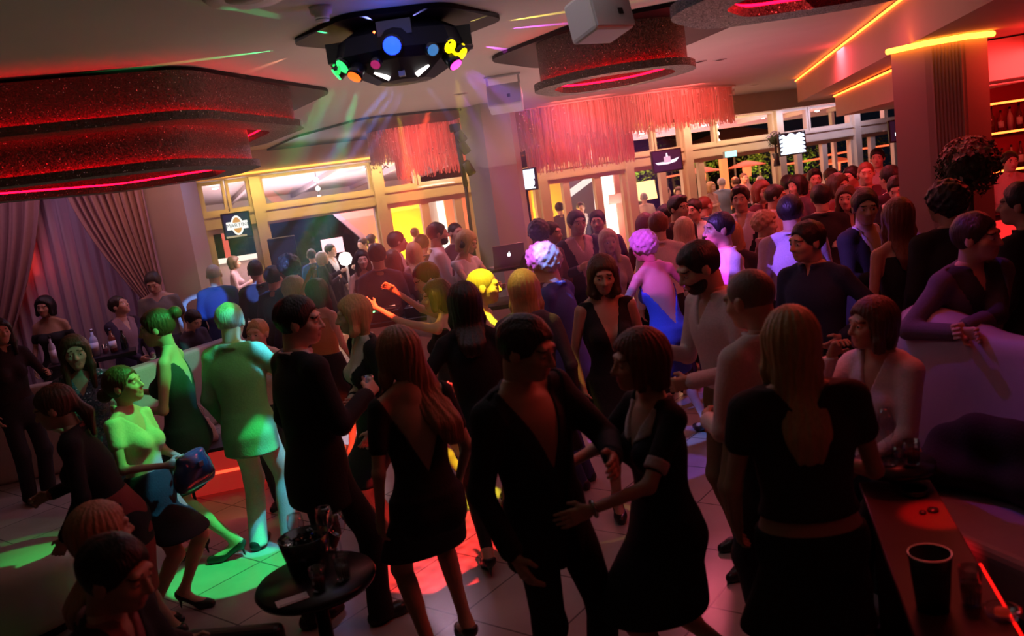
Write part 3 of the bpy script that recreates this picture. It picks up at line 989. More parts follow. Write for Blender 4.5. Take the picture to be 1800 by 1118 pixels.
# side and rear walls
structure(MB().box((-7.6, -2.2, 0), (-7.5, 14.6, 3.3)).build('wall_left', DARKWALL))
structure(MB().box((9.5, -2.2, 0), (9.6, 17.4, 3.3)).build('wall_right', DARKWALL))
structure(MB().box((-7.6, -2.3, 0), (9.6, -2.2, 3.3)).build('wall_back', DARKWALL))
PIERM = mat('pier_plaster', (.50, .40, .34), .7, var=.08, bscale=4)
structure(MB().box((-4.62, 10.7, 0), (-3.93, 11.3, 3.3)).build('wall_left_pier', PIERM))
structure(MB().box((-7.5, 11.0, 0), (-4.62, 11.25, 3.3)).build('wall_curtain_side', mat('mauve_wall', (.32, .22, .26), .8)))
# the column in the middle and the ridged column by the bar
GREYCOL = mat('column_paint', (.36, .36, .30), .55, var=.05, bscale=3)
pts = [(-.30, 11.05), (-.02, 10.72), (.34, 10.78), (.42, 11.1), (.30, 11.5), (-.22, 11.5)]
structure(MB().prism(pts, 0, CEIL).build('wall_column', GREYCOL))
COLM = mat('ridged_column', (.42, .28, .26), .6)
def ridged(ax, ay, bx, by, n, dep):
    P = []
    for i in range(n*2 + 1):
        t = i/(n*2); k = dep if i % 2 else 0
        dx, dy = bx - ax, by - ay; L = math.hypot(dx, dy)
        P.append((ax + dx*t + dy/L*k, ay + dy*t - dx/L*k))
    return P
cp = [(3.27, 6.72), (3.42, 6.50)] + ridged(3.45, 6.47, 3.66, 6.40, 9, .008) + [(3.68, 6.40), (3.90, 6.48), (3.98, 6.9), (3.55, 7.1)]
o = MB().prism(cp, 0, 2.895).build('wall_bar_column', COLM); structure(o)
led = [(3.24, 6.72, 2.872), (3.40, 6.46, 2.872), (3.67, 6.36, 2.872), (3.93, 6.45, 2.872)]
tag(MB().tube(led, .022).build('light_strip', glow('led_orange', (1.0, .25, .02), 9)), 'glowing orange light line around the top of the ridged bar column', 'light strip')
# stepped ceiling over the bar
STEP = mat('bar_soffit', (.55, .36, .26), .7, var=.05, bscale=4)
def step(a, b, wid, z0, z1, name, lab):
    a, b = Vector(a), Vector(b); d = (b - a).normalized(); n = Vector((-d.y, d.x))
    if n.x < 0: n = -n
    a3, b3 = a + n*wid + Vector((0, .5)), b + n*wid
    structure(MB().prism([(a.x, a.y), (b.x, b.y), (b3.x, b3.y), (a3.x, a3.y)], z0, z1).build(name, STEP))
    e = [(a.x + .8, a.y + .28, z1 - .02), (a.x - .015, a.y, z1 - .02), (b.x - .015, b.y, z1 - .02)]
    tag(MB().tube(e, .012).build('light_strip', glow('led_step', (1.0, .16, .02), 7)), lab, 'light strip')
step((5.33, 14.3), (2.87, 4.62), 1.15, 2.90, 3.28, 'trim_20', 'orange light line along the upper ceiling step over the bar')
step((5.44, 13.05), (3.92, 7.3), 1.3, 2.55, 2.885, 'trim_21', 'orange light line along the lower ceiling step over the bar')
# ---------------------------------------------------------------- ceiling lamps, chandeliers, speakers
def rounded(poly, rad, n=5):
    P = []
    L = len(poly)
    for i in range(L):
        p, a, b = Vector(poly[i]).to_2d(), Vector(poly[i-1]).to_2d(), Vector(poly[(i+1) % L]).to_2d()
        da, db = (a - p).normalized(), (b - p).normalized()
        r = min(rad, (a-p).length*.45, (b-p).length*.45)
        for k in range(n + 1):
            t = k/n
            q = (p + da*r)*(1-t)**2 + p*2*t*(1-t) + (p + db*r)*t**2
            P.append((q.x, q.y))
    return P

def scaled(poly, d):
    """offset a convex outline outwards by d"""
    c = Vector((sum(p[0] for p in poly)/len(poly), sum(p[1] for p in poly)/len(poly)))
    out = []
    for p in poly:
        v = Vector(p) - c
        q = c + v*(1 + d/max(.05, v.length))
        out.append((q.x, q.y))
    return out

RED = (1.0, .0006, .008)
def tier(root, poly, z0, z1, wallmat, glowmat, rim=.055, rimh=.055, first=True, bottom=True, thick=.22):
    """one storey of a ceiling lamp: wall, protruding rim with a light line on it, hollow lit underside"""
    inner = scaled(poly, -thick)
    m = MB(); n = len(poly)
    vs = [(p[0], p[1], z1) for p in poly] + [(p[0], p[1], z0) for p in poly]
    m.poly(vs, [(i, (i+1) % n, n + (i+1) % n, n + i) for i in range(n)], 0, True)
    m.build('shade_wall', wallmat, root)
    ro = scaled(poly, rim); 
    m = MB()
    vs = [(p[0], p[1], z0 + rimh) for p in ro] + [(p[0], p[1], z0) for p in ro] + [(p[0], p[1], z0) for p in inner] + [(p[0], p[1], z0 + .05) for p in inner] \
        + [(p[0], p[1], z0 + rimh) for p in scaled(poly, rim - .014)] + [(p[0], p[1], z0 + .018) for p in scaled(poly, rim - .014)] + [(p[0], p[1], z0 + .018) for p in poly]
    fs = []
    for i in range(n):
        j = (i+1) % n
        fs += [(i, j, n+j, n+i), (n+i, n+j, 2*n+j, 2*n+i), (2*n+i, 2*n+j, 3*n+j, 3*n+i), (4*n+i, 4*n+j, j, i), (5*n+i, 5*n+j, 4*n+j, 4*n+i), (6*n+i, 6*n+j, 5*n+j, 5*n+i)]
    m.poly(vs, fs, 0, False)
    m.build('rim', wallmat, root)
    lp = scaled(poly, rim*.45)
    m = MB(); m.tube([(p[0], p[1], z0 + .040) for p in lp], .007, 6, closed=True)
    m.build('light_line', glowmat, root)
    if bottom:
        m = MB(); i2 = scaled(poly, -.06)
        vs = [(p[0], p[1], z0 + .16) for p in i2]
        m.poly(vs, [tuple(range(n))], 0); m.build('underside_panel', BLACK, root)
        li = scaled(inner, .035)
        m = MB(); m.tube([(p[0], p[1], z0 + .065) for p in li], .008, 6, closed=True); m.build('light_line', glowmat, root)

LEDR = glow('led_red', RED, 26)
hexA = [(-1.80, 5.38), (-1.48, 6.95), (-2.15, 8.05), (-3.6, 8.2), (-4.6, 6.3), (-3.5, 4.75)]
root = empty('ceiling_lamp', (-2.9, 6.5, CEIL), 'huge two-tier bronze glitter ceiling lamp with red light lines, upper left', 'ceiling lamp', 'stepped glitter ceiling lamps')
def rel(poly, c): return [(p[0] - c[0], p[1] - c[1]) for p in poly]
C0 = (-2.9, 6.5)
plate = rounded(rel([(-1.82, 5.42), (-1.26, 7.45), (-1.95, 8.6), (-3.6, 8.3), (-4.5, 6.3), (-3.5, 4.85)], C0), .22)
MB().prism(plate, -.03, -.002).build('ceiling_plate', BLACK, root)
pA = rounded(rel(hexA, C0), .22)
tier(root, pA, -.34, -.03, GLIT, LEDR, bottom=True)
pB = rounded(scaled(rel(hexA, C0), -.40), .2)
tier(root, pB, -.60, -.30, GLIT, LEDR)

C1 = (1.02, 6.55)
hexB = [(.42, 6.42), (.78, 5.95), (1.42, 6.0), (1.66, 6.55), (1.30, 7.15), (.66, 7.15)]
root = empty('ceiling_lamp', (C1[0], C1[1], CEIL), 'small oval ceiling lamp with glitter wall and red glowing underside, right of the dance light', 'ceiling lamp', 'stepped glitter ceiling lamps')
MB().prism(rounded(rel([(.08, 6.95), (.75, 5.85), (1.6, 5.6), (2.2, 6.6), (1.9, 7.9), (.60, 7.95)], C1), .25), -.03, -.002).build('ceiling_plate', BLACK, root)
tier(root, rounded(rel(hexB, C1), .35, 8), -.37, -.03, GLIT, LEDR, thick=.10)

C2 = (1.95, 4.15)
hexC = [(1.0, 4.25), (1.35, 4.80), (2.2, 4.78), (2.75, 4.2), (2.4, 3.3), (1.3, 3.3)]
root = empty('ceiling_lamp', (C2[0], C2[1], CEIL), 'large dark ceiling lamp with a bright red inside band, cut by the top edge', 'ceiling lamp', 'stepped glitter ceiling lamps')
MB().prism(rounded(rel(scaled(hexC, .3), C2), .25), -.03, -.002).build('ceiling_plate', BLACK, root)
tier(root, rounded(rel(hexC, C2), .22), -.33, -.03, GLITP, LEDR)
# flat black panel on the ceiling in front of the left chandelier
pl = [at_z(395, 296, 3.3), at_z(520, 238, 3.3), at_z(640, 205, 3.3), at_z(812, 188, 3.3), at_z(812, 203, 3.3), at_z(655, 248, 3.3)]
C3 = (sum(p.x for p in pl)/6, sum(p.y for p in pl)/6)
o = MB().prism(rounded([(p.x - C3[0], p.y - C3[1]) for p in pl][::-1], .3), -.03, -.002).build('ceiling_panel', BLACK); o.location = (C3[0], C3[1], CEIL)
tag(o, 'flat black ceiling panel left of the grey column', 'panel')

# ---- crystal strand chandelier: long oval ring, two lengths of fringe
def chandelier(cx, cy, rx, ry, rz, lengths, label):
    root = empty('crystal_chandelier', (cx, cy, CEIL), label, 'chandelier', 'crystal fringe chandeliers', rz)
    r_ = random.Random(3)
    MB().lathe([(0, -.02), (1.0, -.02), (1.0, -.002), (0, -.002)], n=48, M=Matrix.Diagonal((rx + .05, ry + .05, 1)), sm=False).build('ceiling_plate', mat('chandelier_plate', (.75, .6, .55), .4), root)
    cr = translucent('crystal_strand', (.92, .72, .66), .55, hole=.30)
    cl = translucent('crystal_strand_clear', (1.0, .93, .86), .45, hole=.05)
    for (k, (fx, fy, l0, l1, n, ox)) in enumerate([q for q in lengths] + [q[:4] + (int(q[4]*.5), q[5]) for q in lengths]):
        m = MB(); ps = k//len(lengths)
        for i in range(n):
            a = 2*math.pi*(i + r_.random()*.7)/n; j = 1 - r_.random()*.05
            x, y = ox + rx*fx*j*math.cos(a), ry*fy*j*math.sin(a)
            L = l0 + (l1 - l0)*r_.random()
            w = .0050 + .003*r_.random()
            b = len(m.v)
            m.v += [(x - w, y, -.02), (x + w*.5, y + w, -.02), (x + w*.5, y - w, -.02), (x - w, y, -L), (x + w*.5, y + w, -L), (x + w*.5, y - w, -L)]
            for f in ((0,1,4,3), (1,2,5,4), (2,0,3,5), (3,4,5)):
                m.f.append(tuple(b + q for q in f)); m.mi.append(0); m.sm.append(False)
        o = m.build('fringe', cr if ps == 0 else cl, root); o['kind'] = 'stuff'
    # cut beads that catch the light
    bm_ = MB()
    for i in range(320):
        a = 2*math.pi*r_.random(); f = r_.choice((.8, 1.0)); L = .05 + .55*r_.random()**1.6
        x, y = rx*f*1.01*math.cos(a), ry*f*1.01*math.sin(a); s_ = .016
        b = len(bm_.v)
        bm_.v += [(x-s_,y,-L),(x+s_,y,-L),(x,y-s_,-L),(x,y+s_,-L),(x,y,-L-s_),(x,y,-L+s_)]
        for f_ in ((0,2,5),(2,1,5),(1,3,5),(3,0,5),(2,0,4),(1,2,4),(3,1,4),(0,3,4)):
            bm_.f.append(tuple(b+q for q in f_)); bm_.mi.append(0); bm_.sm.append(False)
    o = bm_.build('bead', mat('cut_bead', (1.0, .95, .88), .25, metal=.3), root); o['kind'] = 'stuff'
    return root
# right chandelier
chandelier(2.30, 13.45, 1.95, .75, R(20), [(1.0, 1.0, .42, .60, 640, 0), (.46, .72, .80, 1.0, 380, -.92)], 'red-lit crystal fringe chandelier right of the grey column')
chandelier(-.98, 12.75, .80, .60, R(20), [(1.0, 1.0, .40, .52, 300, 0), (.70, .7, .60, .78, 220, .12)], 'red-lit crystal fringe chandelier left of the grey column')

# ---- multi-beam dance light
DX, DY = -.42, 5.05
root = empty('dance_light', (DX, DY, CEIL), 'black multi-beam dance light with glowing green, blue and yellow lenses', 'dance light')
MB().prism(rounded([(-.66, .10), (-.25, -.42), (.30, -.36), (.64, .25), (.25, .75), (-.35, .60)], .12), -.03, -.002).build('ceiling_plate', BLACK, root)
NAVY = mat('light_housing', (.006, .006, .014), .5); NAVY.node_tree.nodes['Principled BSDF'].inputs['Specular IOR Level'].default_value = .15
m = MB()
prof = [(.26, -.03), (.39, -.10), (.425, -.20), (.36, -.25), (.17, -.345), (.08, -.355)]
m.lathe(prof, n=8, sm=False, M=Matrix.Diagonal((1.0, .85, 1)))
m.build('housing', NAVY, root)
MB().box((-.16, -.05, -.08), (.16, .05, -.02)).build('mount', BLACKMAT, root)
MB().box((-.09, -.315, -.13), (.10, -.275, -.05)).build('connector_box', mat('box_grey', (.05, .05, .06), .5), root)
for sx in (-1, 1):
    MB().box((sx*.36 - .06, -.10, -.20), (sx*.36 + .06, .10, -.09)).build('bracket', BLACKMAT, root)
def lens(ang, z, rad, col, st, tilt=35, rr=.37, name='lens'):
    a = R(ang); p = Vector((rr*math.cos(a), rr*.85*math.sin(a), z))
    d = Vector((math.cos(a), math.sin(a), -math.tan(R(tilt)))).normalized()
    rad *= 1.25; m = MB(); m.tube([p - d*.09, p, p + d*.03], [rad*1.1, rad*1.15, rad*1.2], 14)
    b = m.build('lens_barrel', mat('barrel', (.03, .03, .035), .3, metal=.6), root)
    MB().tube([p + d*.024, p + d*.036], [rad, rad*.98], 14).build(name, glow('beam_%d' % ang, col, st), b)
GREENL, BLUEL, YELL, MAG, ORAL, CYA = (.02, .6, .10), (.008, .04, 1), (1, .72, .0), (1, .06, .55), (1, .12, .01), (.05, .2, .5)
lens(192, -.24, .030, GREENL, 4); lens(214, -.22, .034, GREENL, 3); lens(226, -.285, .032, ORAL, 2.2, 50, .36)
lens(268, -.185, .040, BLUEL, 5, 18, .40); lens(250, -.25, .022, (.5, .02, .15), .8, 40, .35)
lens(318, -.20, .032, YELL, 2.6); lens(334, -.235, .030, YELL, 2.2, 40); lens(325, -.29, .030, MAG, 2.6, 55, .36); lens(300, -.22, .026, CYA, 1, 30)
for ang, col in ((203, GREENL), (325, YELL)):   # curved scanner mirrors; own emission stands in for light from the lenses
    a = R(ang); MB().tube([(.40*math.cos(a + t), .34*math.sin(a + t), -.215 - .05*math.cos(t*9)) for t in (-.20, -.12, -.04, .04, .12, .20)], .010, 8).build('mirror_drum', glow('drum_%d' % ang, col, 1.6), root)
for k, a in enumerate((238, 302)):   # white lit slots near the bottom
    ra = R(a); c = Vector((.22*math.cos(ra), .19*math.sin(ra), -.312)); t = Vector((.5*(1 if k else -1), -.12, .30)).normalized()
    MB().bar(c - t*.045, c + t*.045, .02, .02).build('light_slot', glow('slot_white', (1, .92, .85), 7), root)
MB().box((-.018, -.205, -.335), (.018, -.150, -.285)).build('rating_plate', mat('plate_grey', (.35, .38, .42), .4), root)
m = MB(); m.lathe([(0, -.008), (.008, 0), (0, .008)], (-.10, -.36, -.11), 8); m.build('status_lamp', glow('led_status', (1, .12, .03), 8), root)

# ---- speakers and small ceiling things
WHITEP = mat('white_plastic', (.62, .60, .58), .45)
def ceiling_speaker(loc, rz, tilt, label, sx=1.0):
    root = empty('ceiling_speaker', loc, label, 'speaker', None, rz)
    Mt = Matrix.Rotation(R(tilt), 4, 'X')
    o = MB().box((-.15*sx, -.10, -.12), (.15*sx, .12, .10), M=Mt).build('cabinet', WHITEP, root); bevel(o, .02)
    MB().box((-.14*sx, -.112, -.108), (.14*sx, -.1, .088), M=Mt).build('grille', mat('speaker_grille', (.50, .49, .50), .7, bump=.6, bscale=400), root)
    MB().box((.03, -.118, -.05), (.06, -.110, -.02), M=Mt).build('badge', BLACKMAT, root)
    MB().bar((-.14*sx, 0, .10), (-.14*sx, 0, .20), .02, .05).bar((.14*sx, 0, .10), (.14*sx, 0, .20), .02, .05).bar((-.16*sx, 0, .20), (.16*sx, 0, .20), .06, .015).build('bracket', mat('bracket_white', (.5, .5, .5), .4), root)
p = at_y(890, 187, 8.2)
ceiling_speaker((p.x, p.y, 3.09), R(-6), -18, 'white loudspeaker bracketed to the ceiling before the grey column', 1.1)
p = at_y(1055, 38, 4.6)
ceiling_speaker((p.x, p.y, 3.10), R(32), -12, 'white loudspeaker bracketed to the ceiling between two red lamps', .9)
p = at_z(563, 12, CEIL)
root = empty('smoke_detector', (p.x, p.y, CEIL), 'small white smoke detector on the ceiling left of the dance light', 'detector')
MB().lathe([(0, -.075), (.035, -.07), (.04, -.04), (.055, -.035), (.06, 0), (0, 0)], n=20).build('base', WHITEP, root)
MB().lathe([(.036, -.066), (.0375, -.05)], n=20).build('vent_ring', BLACKMAT, root)
p = at_z(430, -6, CEIL)
root = empty('ceiling_vent', (p.x, p.y, CEIL), 'round ceiling vent cut by the top edge of the picture', 'vent')
MB().lathe([(.10, -.012), (.17, -.02), (.19, 0)], n=28).build('ring', WHITEP, root)
MB().lathe([(0, -.025), (.09, -.015), (.1, 0)], n=28).build('disc', mat('vent_disc', (.3, .28, .26), .6), root)
for k, (px, py) in enumerate(((810, 165), (1265, 105), (1325, 150), (1230, 108), (1040, 180))):
    p = at_z(px, py, CEIL)
    root = empty('downlight', (p.x, p.y, CEIL), ['recessed downlight in the ceiling before the grey column', 'recessed downlight right of the oval red lamp', 'recessed downlight left of the bar ceiling steps, nearer the windows', 'recessed downlight close to the oval red lamp', 'recessed downlight above the long crystal chandelier'][k], 'ceiling light', 'recessed downlights')
    MB().lathe([(.05, -.004), (.075, -.008), (.08, 0)], n=20).build('ring', mat('downlight_ring', (.55, .5, .48), .35, metal=.5), root)
    MB().lathe([(0, -.002), (.05, -.004)], n=20).build('lens', mat('downlight_lens', (.3, .28, .28), .2), root)
# ---------------------------------------------------------------- screens
def frame_at(px, py, y):
    p = at_y(px, py, y)
    return p
def screen(px, py, y, w, h, yaw, label, draw, tilt=4):
    p = at_y(px, py, y)
    root = empty('screen', p, label, 'screen', None, R(yaw))
    T = Matrix.Rotation(R(-tilt), 4, 'X')
    o = MB().box((-w/2 - .02, 0, -h/2 - .02), (w/2 + .02, .06, h/2 + .02), M=T).build('casing', BLACKMAT, root)
    MB().box((-.04, .06, -.06), (.04, .30, .06), M=T).build('wall_arm', BLACKMAT, root)
    draw(root, w, h, T)
    return root
def panel(root, name, pts, depth, m, T):
    """a flat shape on the screen's face; pts in screen coordinates"""
    n = len(pts)
    mb = MB()
    vs = [T @ Vector((p[0], -depth, p[1])) for p in pts]
    mb.poly(vs, [tuple(range(n))])
    return mb.build(name, m, root)
def ellipse(cx, cy, rx, ry, n=28): return [(cx + rx*math.cos(2*math.pi*i/n), cy + ry*math.sin(2*math.pi*i/n)) for i in range(n)]
def rect(x0, y0, x1, y1): return [(x0, y0), (x1, y0), (x1, y1), (x0, y1)]
def d_martini(root, w, h, T):
    panel(root, 'display', rect(-w/2, -h/2, w/2, h/2), .002, glow('tv_navy', (.01, .015, .06), .8), T)
    panel(root, 'emblem', ellipse(0, 0, w*.24, h*.42), .004, glow('tv_white', (1, .97, .9), 1.3), T)
    panel(root, 'emblem', rect(-w*.42, -h*.17, w*.42, h*.17), .0045, glow('tv_white', (1, .97, .9), 1.3), T)
    panel(root, 'emblem', ellipse(0, 0, w*.17, h*.34), .006, glow('tv_orange', (1, .45, .12), .8), T)
    panel(root, 'emblem', rect(-w*.38, -h*.12, w*.38, h*.12), .0075, glow('tv_white', (1, .97, .9), 1.3), T)
    cu = bpy.data.curves.new('lettering', 'FONT'); cu.body = 'MARTINI'; cu.size = h*.23; cu.align_x = 'CENTER'; cu.align_y = 'CENTER'; cu.extrude = .0005
    o = bpy.data.objects.new('lettering', cu); COL.objects.link(o); o.parent = root
    o.matrix_local = T @ Matrix.Translation((0, -.010, 0)) @ Matrix.Rotation(R(90), 4, 'X')
    bpy.context.view_layer.update()
    me = bpy.data.meshes.new_from_object(o.evaluated_get(bpy.context.evaluated_depsgraph_get()))
    mw = o.matrix_local.copy(); bpy.data.objects.remove(o)
    o = link_mesh('lettering', me, glow('tv_ink', (.05, .07, .16), .6), root); o.matrix_local = mw
    panel(root, 'display_strip', rect(-w/2, -h/2, w*.3, -h*.42), .003, glow('tv_sand', (.75, .55, .35), .7), T)
screen(417, 396, 12.2, .36, .34, 24, 'small wall screen with a white plaque and orange disc, between the left windows', d_martini)
def d_ship(root, w, h, T):
    panel(root, 'display', rect(-w/2, -h/2, w/2, h/2), .002, glow('tv_plum', (.05, .015, .07), .55), T)
    W = glow('tv_pinkwhite', (1, .80, .92), 1.5)
    panel(root, 'picture', [(-w*.44, -h*.06), (-w*.36, -h*.17), (0, -h*.19), (w*.30, -h*.11), (w*.44, h*.10), (w*.1, -h*.02), (-w*.1, -h*.05)], .004, W, T)
    panel(root, 'picture', rect(-w*.12, -h*.10, w*.12, h*.20), .005, glow('tv_pink', (.95, .5, .68), 1.1), T)
    panel(root, 'picture', [(-w*.04, h*.20), (w*.04, h*.20), (w*.02, h*.38), (-w*.02, h*.38)], .006, W, T)
screen(1173, 282, 14.2, .50, .33, 10, 'dark purple screen with a pale winged shape, over the middle doors', d_ship)
def d_wing(root, w, h, T):
    panel(root, 'display', rect(-w/2, -h/2, w/2, h/2), .002, glow('tv_bluewhite', (.72, .85, 1), 2.2), T)
    D = glow('tv_dark', (.02, .02, .06), .3)
    for sx in (-1, 1):
        for k in range(5):
            z = h*(-.36 + .2*k)
            panel(root, 'picture', [(sx*w*.5, z - h*.05), (sx*w*(.36 - .015*k), z + h*.07), (sx*w*.5, z + h*.05)][::sx], .004, D, T)
    panel(root, 'picture', [(-w*.35, h*.5), (-w*.1, h*.5), (-w*.22, h*.36)], .004, D, T); panel(root, 'picture', [(w*.02, h*.5), (w*.3, h*.5), (w*.15, h*.40)], .004, D, T)
screen(1393, 252, 13.8, .42, .33, 2, 'bright white screen with dark feathered edges, beside the flower vase', d_wing)
def d_curve(root, w, h, T):
    panel(root, 'display', rect(-w/2, -h/2, w/2, h/2), .002, glow('tv_bluewhite', (.72, .85, 1), 2.2), T)
    panel(root, 'picture', ellipse(w*.45, -h*.22, w*.16, h*.22), .004, glow('tv_dark', (.02, .02, .06), .3), T)
    panel(root, 'picture', ellipse(w*.36, -h*.20, w*.12, h*.20), .005, glow('tv_bluewhite', (.72, .85, 1), 2.2), T)
screen(923, 316, 11.4, .28, .26, -20, 'bright white screen sticking out from behind the grey column', d_curve)
def d_text(root, w, h, T):
    panel(root, 'display', rect(-w/2, -h/2, w/2, h/2), .002, glow('tv_black', (.01, .012, .04), .4), T)
    W = glow('tv_white2', (.85, .95, 1), 2)
    r_ = random.Random(5)
    for (z, x0, x1, hh) in ((.10, -.20, .40, .17), (-.16, -.34, .42, .17)):
        x = x0
        while x < x1:
            ww = r_.uniform(.05, .085)
            panel(root, 'picture', rect(w*x, h*(z - hh/2), w*min(x + ww, x1), h*(z + hh/2)), .004, W, T); x += ww + .012
    panel(root, 'picture', rect(-w*.12, h*.40, w*.06, h*.43), .004, W, T)
screen(1590, 228, 12.4, .40, .29, -10, 'black screen with two glowing white lines, left of the bar column', d_text)
# exit sign over the middle door
s, z = sz_at(1283, 271, .16)
root = empty('exit_sign', WP(s, z, .16), 'glowing turquoise box sign above the middle doors', 'sign', None, math.atan2(WD.y, WD.x))
o = MB().box((-.16, -.03, -.07), (.16, .03, .07)).build('box', mat('sign_box', (.4, .45, .45), .4), root); bevel(o, .012)
MB().box((-.145, -.034, -.055), (.145, -.030, .055)).build('lit_face', glow('sign_turquoise', (.35, 1, .85), 2.2), root)

# ---------------------------------------------------------------- flowers
def flower_ball(loc, r, label, n, cols, leaf, stem_h, vase=True, group=None):
    root = empty('flower_arrangement', loc, label, 'flowers', group)
    r_ = random.Random(int(r*1000))
    ml, mf = MB(), [MB() for _ in cols]
    for i in range(n):
        while True:
            v = Vector((r_.uniform(-1, 1), r_.uniform(-1, 1), r_.uniform(-1, 1)))
            if .1 < v.length < 1: break
        v.normalize(); p = v*r*r_.uniform(.82, 1.05); p.z *= 1.05
        a = Vector((r_.uniform(-1, 1), r_.uniform(-1, 1), r_.uniform(-1, 1))).normalized(); t = v.cross(a).normalized(); b = v.cross(t)
        if v.z > .35 and r_.random() < .75:
            k = r_.randrange(len(cols)); sz = r*r_.uniform(.09, .15)
            for q in range(5):
                an = q*2*math.pi/5; d = t*math.cos(an) + b*math.sin(an); e = t*math.cos(an + .63) + b*math.sin(an + .63)
                mf[k].poly([p, p + e*sz*.6 + v*sz*.35, p + d*sz + v*sz*.5, p + (t*math.cos(an - .63) + b*math.sin(an - .63))*sz*.6 + v*sz*.35], [(0, 1, 2, 3)], 0)
        else:
            sz = r*r_.uniform(.16, .28); d = (t + v*r_.uniform(-.2, .8)).normalized()
            ml.poly([p, p + d*sz*.5 + b*sz*.28, p + d*sz + v*sz*.1, p + d*sz*.5 - b*sz*.28], [(0, 1, 2, 3)], 0)
    for i in range(60):
        pass
    ml.lathe([(0, -r*.8), (r*.55, -r*.55), (r*.8, 0), (r*.55, r*.55), (0, r*.8)], n=14)
    ml.build('foliage', leaf, root)
    for k, m_ in enumerate(mf):
        if m_.v: m_.build('blossoms', cols[k], root)
    if vase:
        MB().tube([(0, 0, -r*.7), (0, 0, -stem_h)], .022, 10).build('stem', mat('stem_brown', (.06, .04, .03), .7), root)
        MB().lathe([(0, -stem_h - .24), (.07, -stem_h - .24), (.055, -stem_h - .10), (.085, -stem_h + .02), (.075, -stem_h + .02), (0, -stem_h - .02)], n=20).build('vase', mat('vase_dark', (.05, .04, .05), .2), root)
    return root
LEAFD = mat('leaf_dark', (.03, .05, .02), .6)
p = at_y(1703, 292, 6.1)
flower_ball(p, .205, 'big round dark flower ball with red-lit top, right of the ridged bar column', 900, [mat('petal_rose', (.55, .20, .22), .6), mat('petal_pale', (.6, .4, .38), .6)], LEAFD, .50)
s, z = sz_at(1362, 245, .45)
q = WP(s, z, .45)
flower_ball(q, .15, 'small dark flower vase on the window post beside the white screen', 300, [mat('petal_mauve', (.35, .22, .42), .6)], LEAFD, .30, vase=True)

# ---------------------------------------------------------------- curtains on the left
def drape(name, f0, f1, n, mt, label, cat='curtain', folds=9, amp=.05, group=None):
    """cloth hung between two edge lines f0(t), f1(t), t from top to bottom"""
    V, F = [], []
    rows, cols_ = 24, n
    for i in range(rows + 1):
        t = i/rows
        a, b = f0(t), f1(t)
        w = (b - a).length
        nrm = Vector((b.y - a.y, -(b.x - a.x), 0)).normalized() if w > 1e-4 else Vector((0, -1, 0))
        for j in range(cols_ + 1):
            u = j/cols_
            ph = 2*math.pi*folds*u
            off = amp*(math.sin(ph + .6*math.sin(3*t)) + .35*math.sin(2.3*ph + 1 + 2*t))
            V.append(a.lerp(b, u) + nrm*off)
    for i in range(rows):
        for j in range(cols_):
            q = i*(cols_+1) + j
            F.append((q, q+1, q+cols_+2, q+cols_+1))
    m = MB(); m.poly(V, F, 0, True)
    o = m.build(name, mt)
    sd = o.modifiers.new('thickness', 'SOLIDIFY'); sd.thickness = .008
    return tag(o, label, cat, group)
SHEER = translucent('sheer_cloth', (.62, .50, .60), .35, hole=.10)
DRAPEM = mat('drape_cloth', (.36, .20, .19), .7, var=.1, bscale=20)
zt = 3.26
drape('sheer_curtain', lambda t: Vector((-6.9, 10.62, zt - (zt-.05)*t)), lambda t: Vector((-4.70, 10.62, zt - (zt-.05)*t)), 160, SHEER, 'pale mauve sheer curtain hanging between the two gathered drapes', folds=14, amp=.028)
def sw(t, k): return max(0.0, min(1.0, t*k))**1.5
drape('curtain', lambda t: Vector((-7.2, 10.42, zt - (zt-.05)*t)), lambda t: Vector((-5.50 - .80*sw(t, 1.6), 10.42, zt - (zt-.05)*t)), 140, DRAPEM, 'dark red drape gathered to the left edge of the picture', folds=9, amp=.05, group=None)
drape('curtain', lambda t: Vector((-5.28 + .80*min(1, (t/.60))**1.6, 10.44, zt - (zt-.05)*t)), lambda t: Vector((-4.30, 10.44, zt - (zt-.05)*t)), 140, DRAPEM, 'dark red drape swept aside against the plaster pier', folds=10, amp=.045)
root = empty('red_lamp', (-6.05, 10.84, 2.12), 'small red lamp glowing through the sheer curtain', 'lamp')
MB().lathe([(0, -.16), (.045, -.15), (.04, .14), (0, .16)], n=14).build('lit_tube', glow('lamp_red', (1, .03, .02), 18), root)
MB().box((-.02, .03, -.02), (.02, .17, .02)).build('bracket', BLACKMAT, root)

# ---------------------------------------------------------------- seating and tables, left
LEATHER = mat('cream_leather', (.42, .38, .33), .5, var=.08, bump=.15, bscale=40)
VLEATH = mat('pale_leather', (.33, .28, .36), .5, var=.06, bump=.1, bscale=30)
DLEATH = mat('dark_leather', (.030, .022, .022), .45, bump=.15, bscale=40)
def wall_seg(a, b, h, th, mt, name, label, cat, z0=0.0, seat_side=1, cap_mat=None):
    a, b = Vector((*a, 0)), Vector((*b, 0)); d = (b-a).normalized(); n = Vector((-d.y, d.x, 0))*seat_side
    L = (b-a).length
    M = Matrix(((d.x, n.x, 0, 0), (d.y, n.y, 0, 0), (0, 0, 1, 0), (0, 0, 0, 1)))
    c = Vector((a.x, a.y, z0))
    root = empty(name, c, label, cat)
    o = MB().box((0, 0, 0), (L, th, h), M=M).build('backrest', mt, root); bevel(o, .05, 4)
    o = MB().box((.02, th + .004, .18), (L - .02, th + .52, .45), M=M).build('seat', mt, root); bevel(o, .05, 3)
    MB().box((.05, th + .02, 0), (L - .05, th + .46, .178), M=M).build('plinth', BLACKMAT, root)
    return root
wall_seg((-6.9, 7.75), (-4.12, 8.36), .95, .20, LEATHER, 'banquette', 'long pale banquette below the bottle table at the left', 'banquette')
